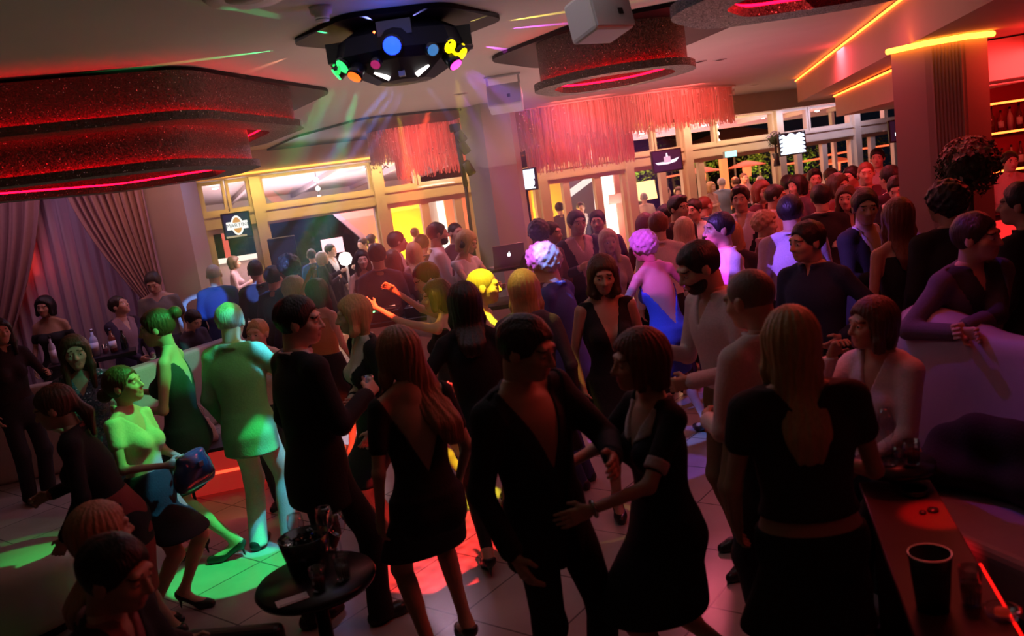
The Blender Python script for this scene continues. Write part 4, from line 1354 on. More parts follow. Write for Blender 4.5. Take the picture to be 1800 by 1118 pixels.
wall_seg((-4.02, 8.46), (-3.10, 10.35), .93, .20, LEATHER, 'banquette', 'pale banquette running back from the bottle table towards the windows', 'banquette')
# tufted sofa back by the left windows
p = at_y(440, 552, 11.6)
root = empty('sofa', (p.x, 11.6, 0), 'beige button-tufted sofa back in front of the left windows', 'sofa')
o = MB().box((-.7, 0, .25), (.7, .18, .86)).build('backrest', LEATHER, root); bevel(o, .04, 3)
o = MB().box((-.7, .184, .18), (.7, .75, .45)).build('seat', LEATHER, root); bevel(o, .04, 3)
MB().box((-.66, .02, 0), (.66, .7, .18)).build('plinth', BLACKMAT, root)
for k in range(4):
    for j in range(2):
        MB().lathe([(0, .012), (.02, .006), (.024, 0)], n=10, M=Matrix.Rotation(R(90), 4, 'X'), c=(-.5 + .33*k, -.002, .45 + .22*j)).build('button', DLEATH, root)
# table with bottles
TBL = mat('dark_table', (.012, .010, .013), .32)
tx, ty = -4.62, 8.98
root = empty('table', (tx, ty, 0), 'high dark table with bottles behind the left banquette', 'table', None, R(24))
o = MB().box((-.44, -.16, 1.0), (.44, .20, 1.05)).build('table_top', TBL, root); bevel(o, .008)
MB().tube([(0, .02, .02), (0, .02, 1.0)], .04, 14).build('pedestal', TBL, root)
MB().lathe([(0, 0), (.2, 0), (.2, .015), (.05, .03), (0, .03)], c=(0, .02, 0)).build('foot', TBL, root)
zT = 1.052
MT = Matrix.Translation((tx, ty, zT)) @ Matrix.Rotation(R(24), 4, 'Z')
WG = mat('clear_glass', (1, 1, 1), .03, trans=1.0, ior=1.45)
def on(x, y): return MT @ Vector((x, y, 0))
def bottle(loc, h, r, label, body, neck_col, labcol=None, group=None):
    root = empty('bottle', loc, label, 'bottle', group)
    MB().lathe([(0, 0), (r, .004), (r, h*.60), (r*.8, h*.68), (r*.36, h*.76), (r*.34, h*.94), (0, h*.94)], n=18).build('body', body, root)
    MB().lathe([(r*.38, h*.90), (r*.38, h), (0, h)], n=14).build('stopper', neck_col, root)
    if labcol: MB().lathe([(r*1.01, h*.18), (r*1.01, h*.50)], n=18).build('paper_label', labcol, root)
    return root
FROST = mat('frosted_bottle', (.72, .76, .88), .35, trans=.4)
AMB = mat('amber_bottle', (.35, .10, .05), .1, trans=.5)
DKB = mat('dark_bottle', (.02, .03, .02), .1, coat=.4)
PAPER = mat('paper', (.75, .72, .70), .6)
CAPB = mat('cap_black', (.02, .02, .02), .3); CAPS = mat('cap_silver', (.6, .6, .65), .25, metal=.9)
bottle(on(.04, .03), .30, .042, 'frosted white bottle, tallest on the left high table', FROST, CAPS, PAPER)
bottle(on(.22, .02), .27, .038, 'amber bottle right of the frosted bottle on the high table', AMB, CAPB, PAPER)
bottle(on(.33, .10), .22, .034, 'dark bottle at the right end of the high table', DKB, CAPB)
bottle(on(-.37, .04), .31, .036, 'pale bottle with black cap at the left end of the high table', FROST, CAPB, PAPER)
def wine_glass(loc, h, r, label, group=None, fill=None, mt=None):
    root = empty('wine_glass', loc, label, 'glass', group)
    g_ = mt or thin_glass('drinking_glass', (.93, .95, 1), .12)
    MB().lathe([(r*.25, h*.46), (r*.8, h*.58), (r, h*.74), (r*.85, h)], n=18).build('bowl', g_, root)
    MB().lathe([(0, 0), (r*.8, .002), (.006, .01), (.004, h*.44), (r*.25, h*.46)], n=14).build('stem', g_, root)
    if fill: MB().lathe([(0, h*.47), (r*.75, h*.57), (r*.9, h*.68), (0, h*.68)], n=18).build('drink', fill, root)
    return root
def tumbler(loc, h, r, label, group=None, fill=None, name='tumbler'):
    root = empty(name, loc, label, 'glass', group)
    g_ = thin_glass('drinking_glass', (.93, .95, 1), .12)
    MB().lathe([(0, .004), (r*.82, .004), (r, h), (r*.95, h), (r*.78, .012), (0, .012)], n=18).build('cup', g_, root)
    if fill: MB().lathe([(0, .014), (r*.78, .014), (r*.88, h*.6), (0, h*.6)], n=16).build('drink', fill, root)
    return root
WINE = mat('drink_red', (.25, .03, .03), .1, trans=.3); CLEARD = mat('drink_pale', (.7, .6, .45), .1, trans=.6)
wine_glass(on(-.16, .06), .24, .05, 'empty wine glass beside the frosted bottle')
wine_glass(on(-.09, -.05), .20, .042, 'smaller wine glass at the front edge of the high table')
tumbler(on(-.25, -.06), .13, .034, 'tumbler at the left front of the high table')
tumbler(on(.14, -.08), .12, .034, 'tumbler with red drink in front of the amber bottle', None, WINE)
# pale pouf and low glass table at the left edge
p = at_z(22, 985, .45)
root = empty('pouf', (p.x, p.y, 0), 'pale round pouf lit green at the left edge of the picture', 'pouf')
MB().lathe([(0, .06), (.33, .06), (.36, .12), (.36, .38), (.33, .45), (0, .46)], n=32).build('cushion', mat('white_leather', (.62, .62, .58), .4), root)
MB().lathe([(.30, 0), (.30, .06), (0, .06)], n=24).build('base_ring', BLACKMAT, root)
# low red light cube
p = at_z(398, 872, 0)
root = empty('light_cube', (p.x, p.y + .25, 0), 'low red glowing cube seat behind the woman with the green hair bun', 'seat', None, R(12))
o = MB().box((-.62, -.22, .03), (.30, .22, .40)).build('lit_body', mat('cube_body', (.5, .08, .06), .5, emit=(1, .04, .03), es=.28), root); bevel(o, .02)
MB().box((-.64, -.24, .402), (.32, .24, .43)).build('seat_top', DLEATH, root)
for sx in (-1, 1):
    MB().box((sx*.31 - .012, -.235, 0), (sx*.31 + .012, -.21, .40)).build('post', BLACKMAT, root)
MB().box((-.64, -.228, .20), (.32, -.222, .225)).build('light_line', glow('cube_line', (1, .08, .03), 2.0), root)

# ---------------------------------------------------------------- DJ booth in front of the grey column
root = empty('dj_booth', (-.78, 8.35, 0), 'pale fronted disc jockey booth in the middle of the room', 'booth', None, R(2))
o = MB().box((-.82, 0, 0), (.95, .06, 1.02)).build('front_panel', mat('booth_front', (.62, .56, .52), .5), root); bevel(o, .01)
MB().box((-.84, .0, 1.022), (.97, .62, 1.06)).build('worktop', BLACKMAT, root)
for sx in (-.80, .90):
    MB().box((sx - .02, .062, 0), (sx + .02, .58, 1.02)).build('side_panel', BLACKMAT, root)
zb = 1.061
def deck(x, y, label):
    root = empty('media_player', (x, y, zb), label, 'music player')
    o = MB().box((-.15, -.18, 0), (.15, .18, .10)).build('case', mat('deck_black', (.02, .02, .025), .35), root); bevel(o, .006)
    MB().lathe([(0, .118), (.105, .118), (.112, .102), (0, .101)], n=28, c=(0, -.03, 0)).build('jog_wheel', mat('jog', (.12, .12, .13), .3, metal=.6), root)
    MB().box((-.08, .12, .101), (.08, .165, .112)).build('display', glow('deck_display', (.9, .3, .2), 1.5), root)
    for k in range(2):
        MB().lathe([(0, .106), (.014, .106), (.016, .1)], n=12, c=(-.12, -.13 + .05*k, 0)).build('button', glow('deck_button', (1, .1, .05) if k else (.2, 1, .3), 5), root)
deck(-1.30, 8.62, 'black disc player at the left end of the booth, lit buttons facing the dancers')
deck(-.56, 8.64, 'black disc player right of the mixer on the booth')
root = empty('mixer', (-.93, 8.63, zb), 'black audio mixer between the two disc players', 'mixer')
o = MB().box((-.16, -.18, 0), (.16, .18, .10)).build('case', mat('deck_black', (.02, .02, .025), .35), root); bevel(o, .006)
for k in range(4):
    for j in range(4):
        MB().lathe([(0, .125), (.010, .123), (.012, .101)], n=10, c=(-.11 + .073*k, -.02 + .045*j, 0)).build('knob', mat('knob_grey', (.3, .3, .3), .4), root)
    MB().box((-.118 + .073*k, -.13, .101), (-.102 + .073*k, -.09, .115)).build('fader', mat('fader_white', (.7, .7, .7), .4), root)
root = empty('laptop_stand', (-.02, 8.62, zb), 'black stand carrying the silver laptop', 'stand')
MB().box((-.30, -.14, .33), (.22, .16, .35)).build('shelf', BLACKMAT, root)
for sx in (-.26, .18):
    MB().tube([(sx, .12, 0), (sx, .12, .33)], .012).build('leg', BLACKMAT, root); MB().tube([(sx, -.10, 0), (sx, -.10, .33)], .012).build('leg', BLACKMAT, root)
root = empty('laptop', (.05, 8.60, zb + .351), 'open silver laptop seen from behind its lid, before the grey column', 'laptop', None, R(14))
SIL = mat('laptop_silver', (.55, .50, .54), .35, metal=.7)
o = MB().box((-.17, -.02, 0), (.17, .22, .016)).build('keyboard_base', SIL, root)
T = Matrix.Translation((0, -.02, .014)) @ Matrix.Rotation(R(-14), 4, 'X') if False else Matrix.Translation((0, -.02, .016)) @ Matrix.Rotation(R(12), 4, 'X')
o = MB().box((-.17, -.006, 0), (.17, .004, .235), M=T).build('screen_lid', SIL, root); bevel(o, .004)
ap = [(.018*math.cos(a)*(1 - .18*max(0, math.cos(a - 1.57))**6), .020*math.sin(a)) for a in [2*math.pi*i/24 for i in range(24)]]
vs = [T @ Vector((x, -.008, .125 + z)) for x, z in ap]
MB().poly(vs, [tuple(range(24))]).build('lid_emblem', glow('lid_white', (1, .95, 1), 4), root)
vs = [T @ Vector((x, -.008, z)) for x, z in ((-.002, .147), (.006, .148), (.010, .158), (.003, .156))]
MB().poly(vs, [(0, 1, 2, 3)]).build('lid_emblem', glow('lid_white', (1, .95, 1), 4), root)
# lighting stand left of the column
root = empty('lighting_stand', (-.33, 10.25, 0), 'tall black stand with small spotlights, left of the grey column', 'stand')
MB().tube([(0, 0, .5), (-.02, 0, 1.6), (0, 0, 2.35)], .022).build('pole', BLACKMAT, root)
MB().tube([(0, 0, 2.3), (-.02, 0, 3.0)], .03).build('mast', BLACKMAT, root)
for k in range(3):
    a = k*2.09 + .5
    MB().tube([(0, 0, .62), (.26*math.cos(a), .26*math.sin(a), .01)], .014).build('leg', BLACKMAT, root)
for (z, x, ln) in ((2.93, .03, .14), (2.80, .05, .16), (2.56, .07, .20)):
    r_ = MB().tube([(x - .03, -.06, z + .03), (x + .03, -.02, z - ln*.6)], [.05, .055], 12).build('spotlight', BLACKMAT, root)
    MB().tube([(x - .032, -.062, z + .032), (x - .034, -.064, z + .036)], [.042, .04], 12).build('lens', mat('lens_dark', (.05, .03, .05), .1, coat=1), r_)
MB().box((-.09, -.05, 2.97), (.04, .05, 3.06)).build('clamp', BLACKMAT, root)

# ---------------------------------------------------------------- bar at the right
BARRED = mat('bar_red_glass', (.4, .03, .02), .3, emit=(1, .03, .03), es=.9)
root = empty('bar_counter', (6.6, 9.85, 0), 'red-lit bar counter behind the crowd at the right', 'bar counter')
o = MB().box((-1.55, 0, .10), (1.9, .5, 1.08)).build('body', mat('bar_body', (.06, .03, .03), .4), root)
o = MB().box((-1.60, -.12, 1.082), (1.95, .56, 1.14)).build('counter_top', mat('bar_top', (.06, .03, .03), .15, coat=.5), root); bevel(o, .01)
MB().box((-1.50, .02, 0), (1.85, .45, .10)).build('plinth', BLACKMAT, root)
for k in range(6):
    MB().box((-1.50 + .57*k, -.02, .22), (-1.0 + .57*k, -.002, 1.0)).build('lit_panel', BARRED, root)
root = empty('back_bar', (7.3, 11.0, 0), 'tall back bar shelving with orange lit shelf edges at the right edge', 'shelving')
MB().box((-1.0, .30, 0), (1.6, .36, 3.28)).build('back_panel', mat('back_bar_red', (.55, .05, .06), .5), root)
LEDO = glow('led_shelf', (1.0, .13, .02), 6)
for k, z in enumerate((1.02, 1.50, 2.00, 2.385, 2.75, 3.24)):
    o = MB().box((-.9, .0, z - .02), (1.6, .298, z + .02)).build('shelf', mat('shelf_dark', (.07, .02, .02), .25), root)
    MB().box((-.9, -.014, z - .014), (1.6, -.001, z + .014)).build('light_line', LEDO, root)
MB().box((-.96, -.02, 0), (-.902, .298, 3.2)).build('upright', mat('shelf_dark', (.07, .02, .02), .25), root)
MB().box((-.9, .0, 0), (1.6, .298, .9)).build('cabinet', mat('shelf_dark', (.07, .02, .02), .25), root)
BG = [mat('bottle_red', (.30, .05, .05), .12, coat=.4), mat('bottle_brown', (.16, .05, .03), .12, coat=.4), mat('bottle_clear', (.55, .35, .35), .1, coat=.4)]
kb = 0
lab3 = {2.00: 'bottle in the row on the back bar shelf behind the flower ball', 1.50: 'bottle in the lower row on the back bar shelf right of the flower ball'}
for z in (2.00, 1.50):
    for i in range(13):
        x = 7.3 - .84 + i*.125; hh = .27 + .03*((i*7) % 3)
        r_ = empty('bottle', (x, 11.14, z + .022), lab3[z], 'bottle', 'bottles on the upper back bar shelf' if z > 1.9 else 'bottles on the lower back bar shelf')
        r = .036
        MB().lathe([(0, 0), (r, .004), (r, hh*.6), (r*.4, hh*.76), (r*.36, hh*.94), (0, hh*.94)], n=12).build('body', BG[(i*5) % 3], r_)
        MB().lathe([(r*.42, hh*.9), (r*.42, hh), (0, hh)], n=10).build('stopper', CAPB, r_)
        if i % 2: MB().lathe([(r*1.02, hh*.16), (r*1.02, hh*.46)], n=12).build('paper_label', PAPER, r_)

# ---------------------------------------------------------------- purple banquette and tables at the right
def bench(P0, P1, label):
    a, b = Vector((*P0, 0)), Vector((*P1, 0)); d = (b-a).normalized(); n = Vector((-d.y, d.x, 0))
    if n.x > 0: n = -n
    M = Matrix(((d.x, n.x, 0, 0), (d.y, n.y, 0, 0), (0, 0, 1, 0), (0, 0, 0, 1)))
    L = (b-a).length
    root = empty('banquette', a, label, 'banquette')
    # scalloped upright back
    V, F = [], []
    nu, nz = 60, 22
    def top(u): return 1.26 + .05*math.cos(2*math.pi*(u*2.0 - .12))
    prof = []
    for i in range(nu + 1):
        u = i/nu; x = u*L; h = top(u)
        bul = .05*math.cos(2*math.pi*(u*2.0 - .12))
        ring = [(0.0, .30), (.10 + bul*.3, .34), (.09 + bul, .60), (.05 + bul, .95), (.02 + bul*.6, h - .10), (-.03, h - .02), (-.10, h), (-.17, h - .02), (-.21, h - .10), (-.22, .6), (-.22, .0), (0, .0)]
        prof.append(ring)
        for (yy, z) in ring: V.append(M @ Vector((x, yy, z)))
    k = len(prof[0])
    for i in range(nu):
        for j in range(k):
            F.append((i*k + j, i*k + (j+1) % k, (i+1)*k + (j+1) % k, (i+1)*k + j))
    F.append(tuple(range(k))); F.append(tuple(nu*k + j for j in range(k-1, -1, -1)))
    m = MB(); m.poly(V, F, 0, True); m.build('backrest', VLEATH, root)
    o = MB().box((.03, .16, .30), (L - .03, .78, .56), M=M).build('seat', VLEATH, root); bevel(o, .05, 4)
    MB().box((.06, .02, 0), (L - .06, .70, .298), M=M).build('plinth', BLACKMAT, root)
    return root
bench((2.14, 4.50), (2.78, 2.55), 'tall pale banquette lit purple at the right, scalloped top')
e1, e2 = at_z(1640, 850, .73), at_z(1795, 1118, .73)
td = (e2 - e1).normalized(); tn = Vector((td.y, -td.x, 0))
if tn.x > 0: tn = -tn
TM = Matrix(((tn.x, td.x, 0, 0), (tn.y, td.y, 0, 0), (0, 0, 1, 0), (0, 0, 0, 1)))
root = empty('side_table', (e1.x, e1.y, 0), 'long narrow red-lit table in front of the purple banquette', 'table')
o = MB().box((0, -.05, .70), (.30, 1.25, .73), M=TM).build('table_top', mat('red_top', (.09, .012, .012), .5), root); bevel(o, .006)
for sy in (.03, 1.17):
    MB().box((.04, sy - .02, 0), (.26, sy + .02, .70), M=TM).build('leg', BLACKMAT, root)
MB().tube([TM @ Vector((-.008, .72, .715)), TM @ Vector((-.008, 1.24, .715))], .006).build('light_line', glow('table_line', (1, .006, .004), 2.2), root)
zq = .732
def tq(px, py): p = at_z(px, py, zq); return (p.x, p.y, zq)
p = tq(1586, 838); tumbler(p, .15, .036, 'tall tumbler on the far end of the red-lit table', None, None)
r_ = empty('ashtray', tq(1608, 868), 'dark round ashtray on the red-lit table', 'ashtray'); MB().lathe([(0, .006), (.042, .006), (.05, .022), (.058, .022), (.052, 0), (0, 0)], n=20).build('dish', DKB, r_)
MB().lathe([(.048, .022), (.053, .026), (.058, .022)], n=20).build('rim', CAPB, r_)
r_ = empty('crown_cork', tq(1640, 898), 'larger dark bottle top near the ashtray', 'bottle cap'); MB().lathe([(0, 0), (.022, 0), (.020, .010), (0, .011)], n=14).build('cap', CAPB, r_)
r_ = empty('crown_cork', tq(1622, 902), 'smaller dark bottle top near the ashtray', 'bottle cap'); MB().lathe([(0, 0), (.014, 0), (.013, .008), (0, .009)], n=14).build('cap', CAPB, r_)
r_ = empty('ice_bucket', tq(1640, 1068), 'dark tall ice bucket with a bright red rim, lower right', 'bucket')
MB().lathe([(0, 0), (.05, 0), (.066, .19), (.062, .19), (.046, .012), (0, .012)], n=28).build('pail', mat('bucket_dark', (.03, .015, .015), .45), r_)
MB().tube([(.065*math.cos(a), .065*math.sin(a), .192) for a in [2*math.pi*i/28 for i in range(28)]], .004, 6, closed=True).build('rim', CAPS, r_)
tumbler(tq(1708, 1062), .13, .036, 'tumbler with ice right of the dark bucket, lower right corner', None, CLEARD)
r_ = empty('candle_holder', tq(1762, 1085), 'low glass candle dish at the near end of the red-lit table', 'candle holder'); MB().lathe([(0, .004), (.045, .004), (.055, .03), (.048, .03), (.036, .012), (0, .012)], n=20).build('dish', thin_glass('drinking_glass'), r_)
MB().lathe([(0, .012), (.022, .012), (.022, .026), (0, .028)], n=14).build('wax', mat('wax', (.5, .1, .08), .5, emit=(1, .04, .02), es=.10), r_)
# slim table with a tall flute by the seated woman
root = empty('side_table', (1.60, 3.50, 0), 'small round table with a tall flute before the seated woman in white', 'table')
MB().lathe([(0, .80), (.17, .80), (.17, .83), (0, .83)], n=28).build('table_top', TBL, root)
MB().tube([(0, 0, .02), (0, 0, .8)], .025).build('pedestal', TBL, root); MB().lathe([(0, 0), (.14, 0), (.14, .015), (0, .02)], n=24).build('foot', TBL, root)
def flute(loc, h, label):
    root = empty('champagne_flute', loc, label, 'glass'); g_ = thin_glass('drinking_glass', (.93, .95, 1), .12)
    MB().lathe([(.008, h*.4), (.028, h*.55), (.033, h*.75), (.028, h)], n=18).build('bowl', g_, root); MB().lathe([(0, 0), (.032, .002), (.005, .01), (.004, h*.38), (.008, h*.4)], n=14).build('stem', g_, root)
flute((1.56, 3.46, .832), .26, 'tall champagne flute on the small round table at the right')
tumbler((1.65, 3.43, .832), .11, .036, 'short tumbler beside the tall champagne flute', None, WINE)
tumbler((1.50, 3.54, .832), .12, .034, 'tumbler left of the tall champagne flute', None, None)
# jacket lying on the banquette
def lump(name, label, cat, loc, parts, mt, rz=0, wr=.004, h=.014):
    G = Grid((-.7, -.5, -.1), (.7, .5, .6), h)
    for p_ in parts: G.add(p_)
    G.f = (G.f + wrinkle(wr, 26, len(name))(*G.xyz((slice(None),)*3))).astype(np.float32)
    me, _, _ = np_mesh(name, [G.mesh()])
    o = bpy.data.objects.new(name, me); COL.objects.link(o); me.materials.append(mt); o.location = loc; o.rotation_euler = (0, 0, rz)
    return tag(o, label, cat)
lump('jacket', 'black jacket thrown over the seat of the purple banquette', 'jacket', (2.14, 3.60, .57), [ell((0, 0, .16), (.36, .10, .20), k=.08), ell((-.22, -.06, .07), (.22, .13, .09), k=.08), ell((.22, -.05, .08), (.25, .12, .10), k=.08)], cloth((.012, .011, .012)), R(-62), .006)
lump('cushion', 'black cushion at the right edge of the purple banquette', 'cushion', (2.42, 2.86, .57), [ell((0, 0, .17), (.24, .09, .20), k=.05), ell((0, -.02, .05), (.22, .13, .06), k=.06)], DLEATH, R(-60), .003)

# ---------------------------------------------------------------- low black table and seats at the bottom
root = empty('side_table', (-1.08, 3.62, 0), 'low black table crowded with glasses, before the black suit', 'table')
o = MB().lathe([(0, .58), (.27, .58), (.28, .60), (.27, .62), (0, .62)], n=40).build('table_top', TBL, root)
MB().tube([(0, 0, .02), (0, 0, .58)], .035).build('pedestal', TBL, root); MB().lathe([(0, 0), (.22, 0), (.22, .015), (0, .03)], n=28).build('foot', TBL, root)
zz = .622
r_ = empty('ice_bucket', (-1.13, 3.72, zz), 'black ice bucket full of cubes on the low black table', 'bucket')
MB().lathe([(0, 0), (.09, 0), (.12, .17), (.113, .17), (.085, .012), (0, .012)], n=28).build('pail', mat('bucket_black', (.02, .02, .022), .2, coat=.5), r_)
rr = random.Random(9)
m = MB()
for i in range(22):
    a = rr.uniform(0, 6.28); q = rr.uniform(0, .085); Mi = Matrix.Translation((q*math.cos(a), q*math.sin(a), .135 + rr.uniform(0, .03))) @ Matrix.Rotation(rr.uniform(0, 3), 4, Vector((rr.random(), rr.random(), 1)))
    m.box((-.016, -.016, -.016), (.016, .016, .016), M=Mi)
o = m.build('ice', WG, r_); o['kind'] = 'stuff'
wine_glass((-.99, 3.82, zz), .22, .045, 'wine glass nearest the suited man on the low black table')
wine_glass((-1.21, 3.90, zz), .21, .042, 'wine glass behind the ice bucket at its left on the low black table')
wine_glass((-1.06, 3.89, zz), .23, .045, 'wine glass right behind the ice bucket on the low black table')
tumbler((-.93, 3.55, zz), .12, .036, 'tumbler at the right rim of the low black table', None, CLEARD)
tumbler((-1.03, 3.48, zz), .11, .036, 'tumbler lying close to the white card on the low black table', None, WINE)
root = empty('card', (-1.14, 3.42, zz), 'white menu card lying on the near edge of the low black table', 'card', None, R(25))
MB().box((-.07, -.035, 0), (.07, .035, .003)).build('sheet', PAPER, root)
MB().box((-.06, -.028, .0031), (.06, -.020, .0035)).build('printed_line', mat('ink_grey', (.3, .3, .3), .6), root)
ac = at_z(207, 950, 1.19)
root = empty('armchair', (ac.x - .12, ac.y + .02, 0), 'black leather armchair under the seated person at the lower left', 'armchair', None, R(-96))
o = MB().box((-.46, -.25, .22), (.46, -.05, .80)).build('backrest', DLEATH, root); bevel(o, .06, 4)
o = MB().box((-.38, -.045, .18), (.38, .48, .37)).build('seat', DLEATH, root); bevel(o, .05, 3)
for sx in (-1, 1):
    o = MB().box((sx*.425 - .04, -.045, .2), (sx*.425 + .04, .48, .56)).build('armrest', DLEATH, root); bevel(o, .03, 3)
    MB().tube([(sx*.40, -.2, 0), (sx*.40, -.2, .22)], .02).build('leg', BLACKMAT, root); MB().tube([(sx*.40, .42, 0), (sx*.40, .42, .22)], .02).build('leg', BLACKMAT, root)
# loudspeaker cabinet by the left windows
p = at_y(500, 452, 12.3)
root = empty('loudspeaker', (p.x, 12.3, 0), 'big black loudspeaker stack before the left windows', 'speaker', None, R(14))
o = MB().box((-.22, 0, 0), (.22, .45, .80)).build('lower_cabinet', BLACKMAT, root); bevel(o, .01)
o = MB().box((-.20, 0, .802), (.20, .40, 1.95)).build('upper_cabinet', BLACKMAT, root); bevel(o, .01)
MB().box((-.18, -.012, .9), (.18, -.002, 1.9)).build('grille', mat('black_grille', (.03, .03, .035), .5, bump=.5, bscale=300), root)
MB().lathe([(0, -.01), (.012, 0), (0, .01)], c=(-.12, -.02, 1.45), n=8).build('status_lamp', glow('led_green', (.05, 1, .2), 8), root)

p = at_y(1478, 384, 10.8)
root = empty('podium', (p.x, 10.8, 0), 'red glowing mosaic podium among the crowd left of the ridged column', 'podium')
o = MB().box((-.17, -.17, 0), (.17, .17, 1.24)).build('lit_body', BARRED, root); bevel(o, .01)
m = MB()
for i in range(9):
    m.box((-.172 + .0385*i, -.173, .02), (-.166 + .0385*i, -.1705, 1.22))
for i in range(30):
    m.box((-.17, -.1735, .03 + .04*i), (.17, -.1708, .036 + .04*i))
m.build('mosaic_joints', BLACKMAT, root)
MB().box((-.2, -.2, 1.242), (.2, .2, 1.275)).build('top_plate', mat('bar_top', (.06, .03, .03), .15), root)

root = empty('bench', (-.98, 2.78, 0), 'black leather bench cut by the bottom edge, in front of the low table', 'bench', None, R(-8))
o = MB().box((-.45, -.22, .16), (.45, .22, .46)).build('cushion', DLEATH, root); bevel(o, .06, 4)
for sx in (-.38, .38):
    for sy in (-.16, .16): MB().tube([(sx, sy, 0), (sx, sy, .16)], .018).build('leg', BLACKMAT, root)
root = empty('pouf', (-1.93, 3.42, 0), 'low dark pouf under the fair-haired seated person at the lower left', 'pouf')
MB().lathe([(0, .05), (.24, .05), (.26, .10), (.26, .32), (.24, .37), (0, .375)], n=30).build('cushion', DLEATH, root)
MB().lathe([(.2, 0), (.2, .05), (0, .05)], n=24).build('base_ring', BLACKMAT, root)
# ---------------------------------------------------------------- the terrace outside the windows
def wpx(px, py, n):
    s, z = sz_at(px, py, n); return WP(s, z, n)
def slab(pxs, n, th, mt, label, cat, name, ground=None):
    """a flat panel standing n behind the window wall, seen through these photograph points"""
    P = [sz_at(px, py, n) for px, py in pxs]
    if ground is None: ground = name in ('lit_post', 'light_column', 'light_box', 'wall_pier', 'terrace_wall', 'niche_wall')
    if ground: P = P[:2] + [(P[2][0], 0.0), (P[3][0], 0.0)]
    c = WP(P[0][0], 0, n)
    m = MB(); k = len(P)
    vs = [WP(s, z, n) - c for s, z in P] + [WP(s, z, n - th) - c for s, z in P]
    m.poly(vs, [tuple(range(k)), tuple(range(2*k - 1, k - 1, -1))] + [(i, k + i, k + (i+1) % k, (i+1) % k) for i in range(k)])
    o = m.build(name, mt); o.location = c
    return tag(o, label, cat)
GROUND = mat('terrace_paving', (.20, .17, .16), .7, var=.2, bscale=3)
structure(MB().box((-6, -30, -.12), (30, -.16, -.002), M=WM).build('ground', GROUND))
WHITEW = mat('white_render', (.78, .72, .70), .7)
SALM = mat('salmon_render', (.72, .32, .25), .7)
# canopies over the terrace
def canopy(s0, s1, dep, zn, zf, label, lamps):
    root = empty('canopy', WP((s0 + s1)/2, 0, -.2), label, 'canopy', None, math.atan2(WD.y, WD.x))
    L = (s1 - s0)/2; sl = math.atan2(zn - zf, dep)
    T = Matrix.Translation((0, .15, zn)) @ Matrix.Rotation(-sl, 4, 'X')
    MB().box((-L, 0, 0), (L, dep, .05), M=T).build('roof_panel', WHITEW, root)
    n = max(2, int(L*2/1.3))
    for k in range(n + 1):
        x = -L + .04 + (2*L - .08)*k/n
        MB().box((x - .04, 0, -.09), (x + .04, dep, -.001), M=T).build('rafter', WHITEW, root)
    MB().box((-L, dep, -.14), (L, dep + .08, .05), M=T).build('fascia', WHITEW, root)
    for sx in (-L + .1, L - .1):
        MB().box((sx - .05, dep - .1, 0), (sx + .05, dep, zf - .10)).build('post', WHITEW, root)
    for k in range(lamps):
        MB().lathe([(0, -.12), (.05, -.11), (.055, -.095), (0, -.092)], n=14, c=(-L*.7 + L*1.4*k/max(1, lamps - 1), 2.0, zn - .05)).build('lamp', glow('canopy_lamp', (1, .9, .85), 14), root)
canopy(-1.4, 4.6, 6.5, 3.06, 2.72, 'white terrace canopy seen through the upper left windows', 4)
canopy(7.6, 15.0, 2.6, 3.06, 2.95, 'pink-lit terrace canopy seen through the upper right windows', 4)
for i, (px, y0, k) in enumerate(((556, 316, 3), (1262, 222, 3))):
    pass
def pendant(px, py, n, label, k=3):
    s, z = sz_at(px, py, n)
    root = empty('pendant_lamps', WP(s, z, n), label, 'lamp')
    MB().tube([(0, 0, .55), (0, 0, -.34)], .006).build('cord', BLACKMAT, root)
    for j in range(k):
        MB().lathe([(0, -.045), (.04, -.02), (.045, .01), (.02, .045), (0, .05)], n=12, c=(0, 0, .0 - .16*j)).build('bulb', glow('bulb_white', (1, .9, .88), 5), root)
pendant(556, 316, -1.2, 'string of three white bulbs hanging outside the large left window')
pendant(1260, 222, -1.0, 'string of three white bulbs hanging outside right of the long chandelier')
pendant(440, 332, -1.0, 'string of white bulbs hanging outside the narrow left clerestory')
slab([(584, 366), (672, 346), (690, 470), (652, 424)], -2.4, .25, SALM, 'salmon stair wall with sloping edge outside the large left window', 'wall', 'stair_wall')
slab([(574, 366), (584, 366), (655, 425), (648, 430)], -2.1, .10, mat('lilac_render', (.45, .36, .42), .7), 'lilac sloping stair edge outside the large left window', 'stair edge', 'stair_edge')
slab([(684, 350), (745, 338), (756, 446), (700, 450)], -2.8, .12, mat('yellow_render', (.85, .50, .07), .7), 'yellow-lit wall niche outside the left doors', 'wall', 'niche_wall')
slab([(748, 348), (767, 344), (780, 432), (764, 436)], -2.0, .12, WHITEW, 'pale wall pier right of the yellow niche', 'wall', 'wall_pier')
slab([(768, 348), (778, 346), (789, 412), (780, 414)], -1.9, .10, glow('lightbox_white', (1, .86, .70), 2.4), 'upright white light column outside the left doors', 'light column', 'light_column')
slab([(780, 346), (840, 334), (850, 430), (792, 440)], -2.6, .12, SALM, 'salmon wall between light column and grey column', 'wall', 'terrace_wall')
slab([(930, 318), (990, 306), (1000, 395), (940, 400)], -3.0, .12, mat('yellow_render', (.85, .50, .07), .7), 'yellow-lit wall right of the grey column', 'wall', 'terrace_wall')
slab([(990, 306), (1050, 296), (1058, 390), (1000, 395)], -3.2, .12, mat('slate_render', (.10, .09, .12), .7), 'dark wall with a white sloping rail, seen through the middle doors', 'wall', 'terrace_wall')
slab([(994, 340), (1044, 304), (1044, 316), (996, 352)], -3.05, .08, glow('rail_white', (1, .9, .8), 1.3), 'white sloping rail in front of the dark wall', 'rail', 'stair_rail')
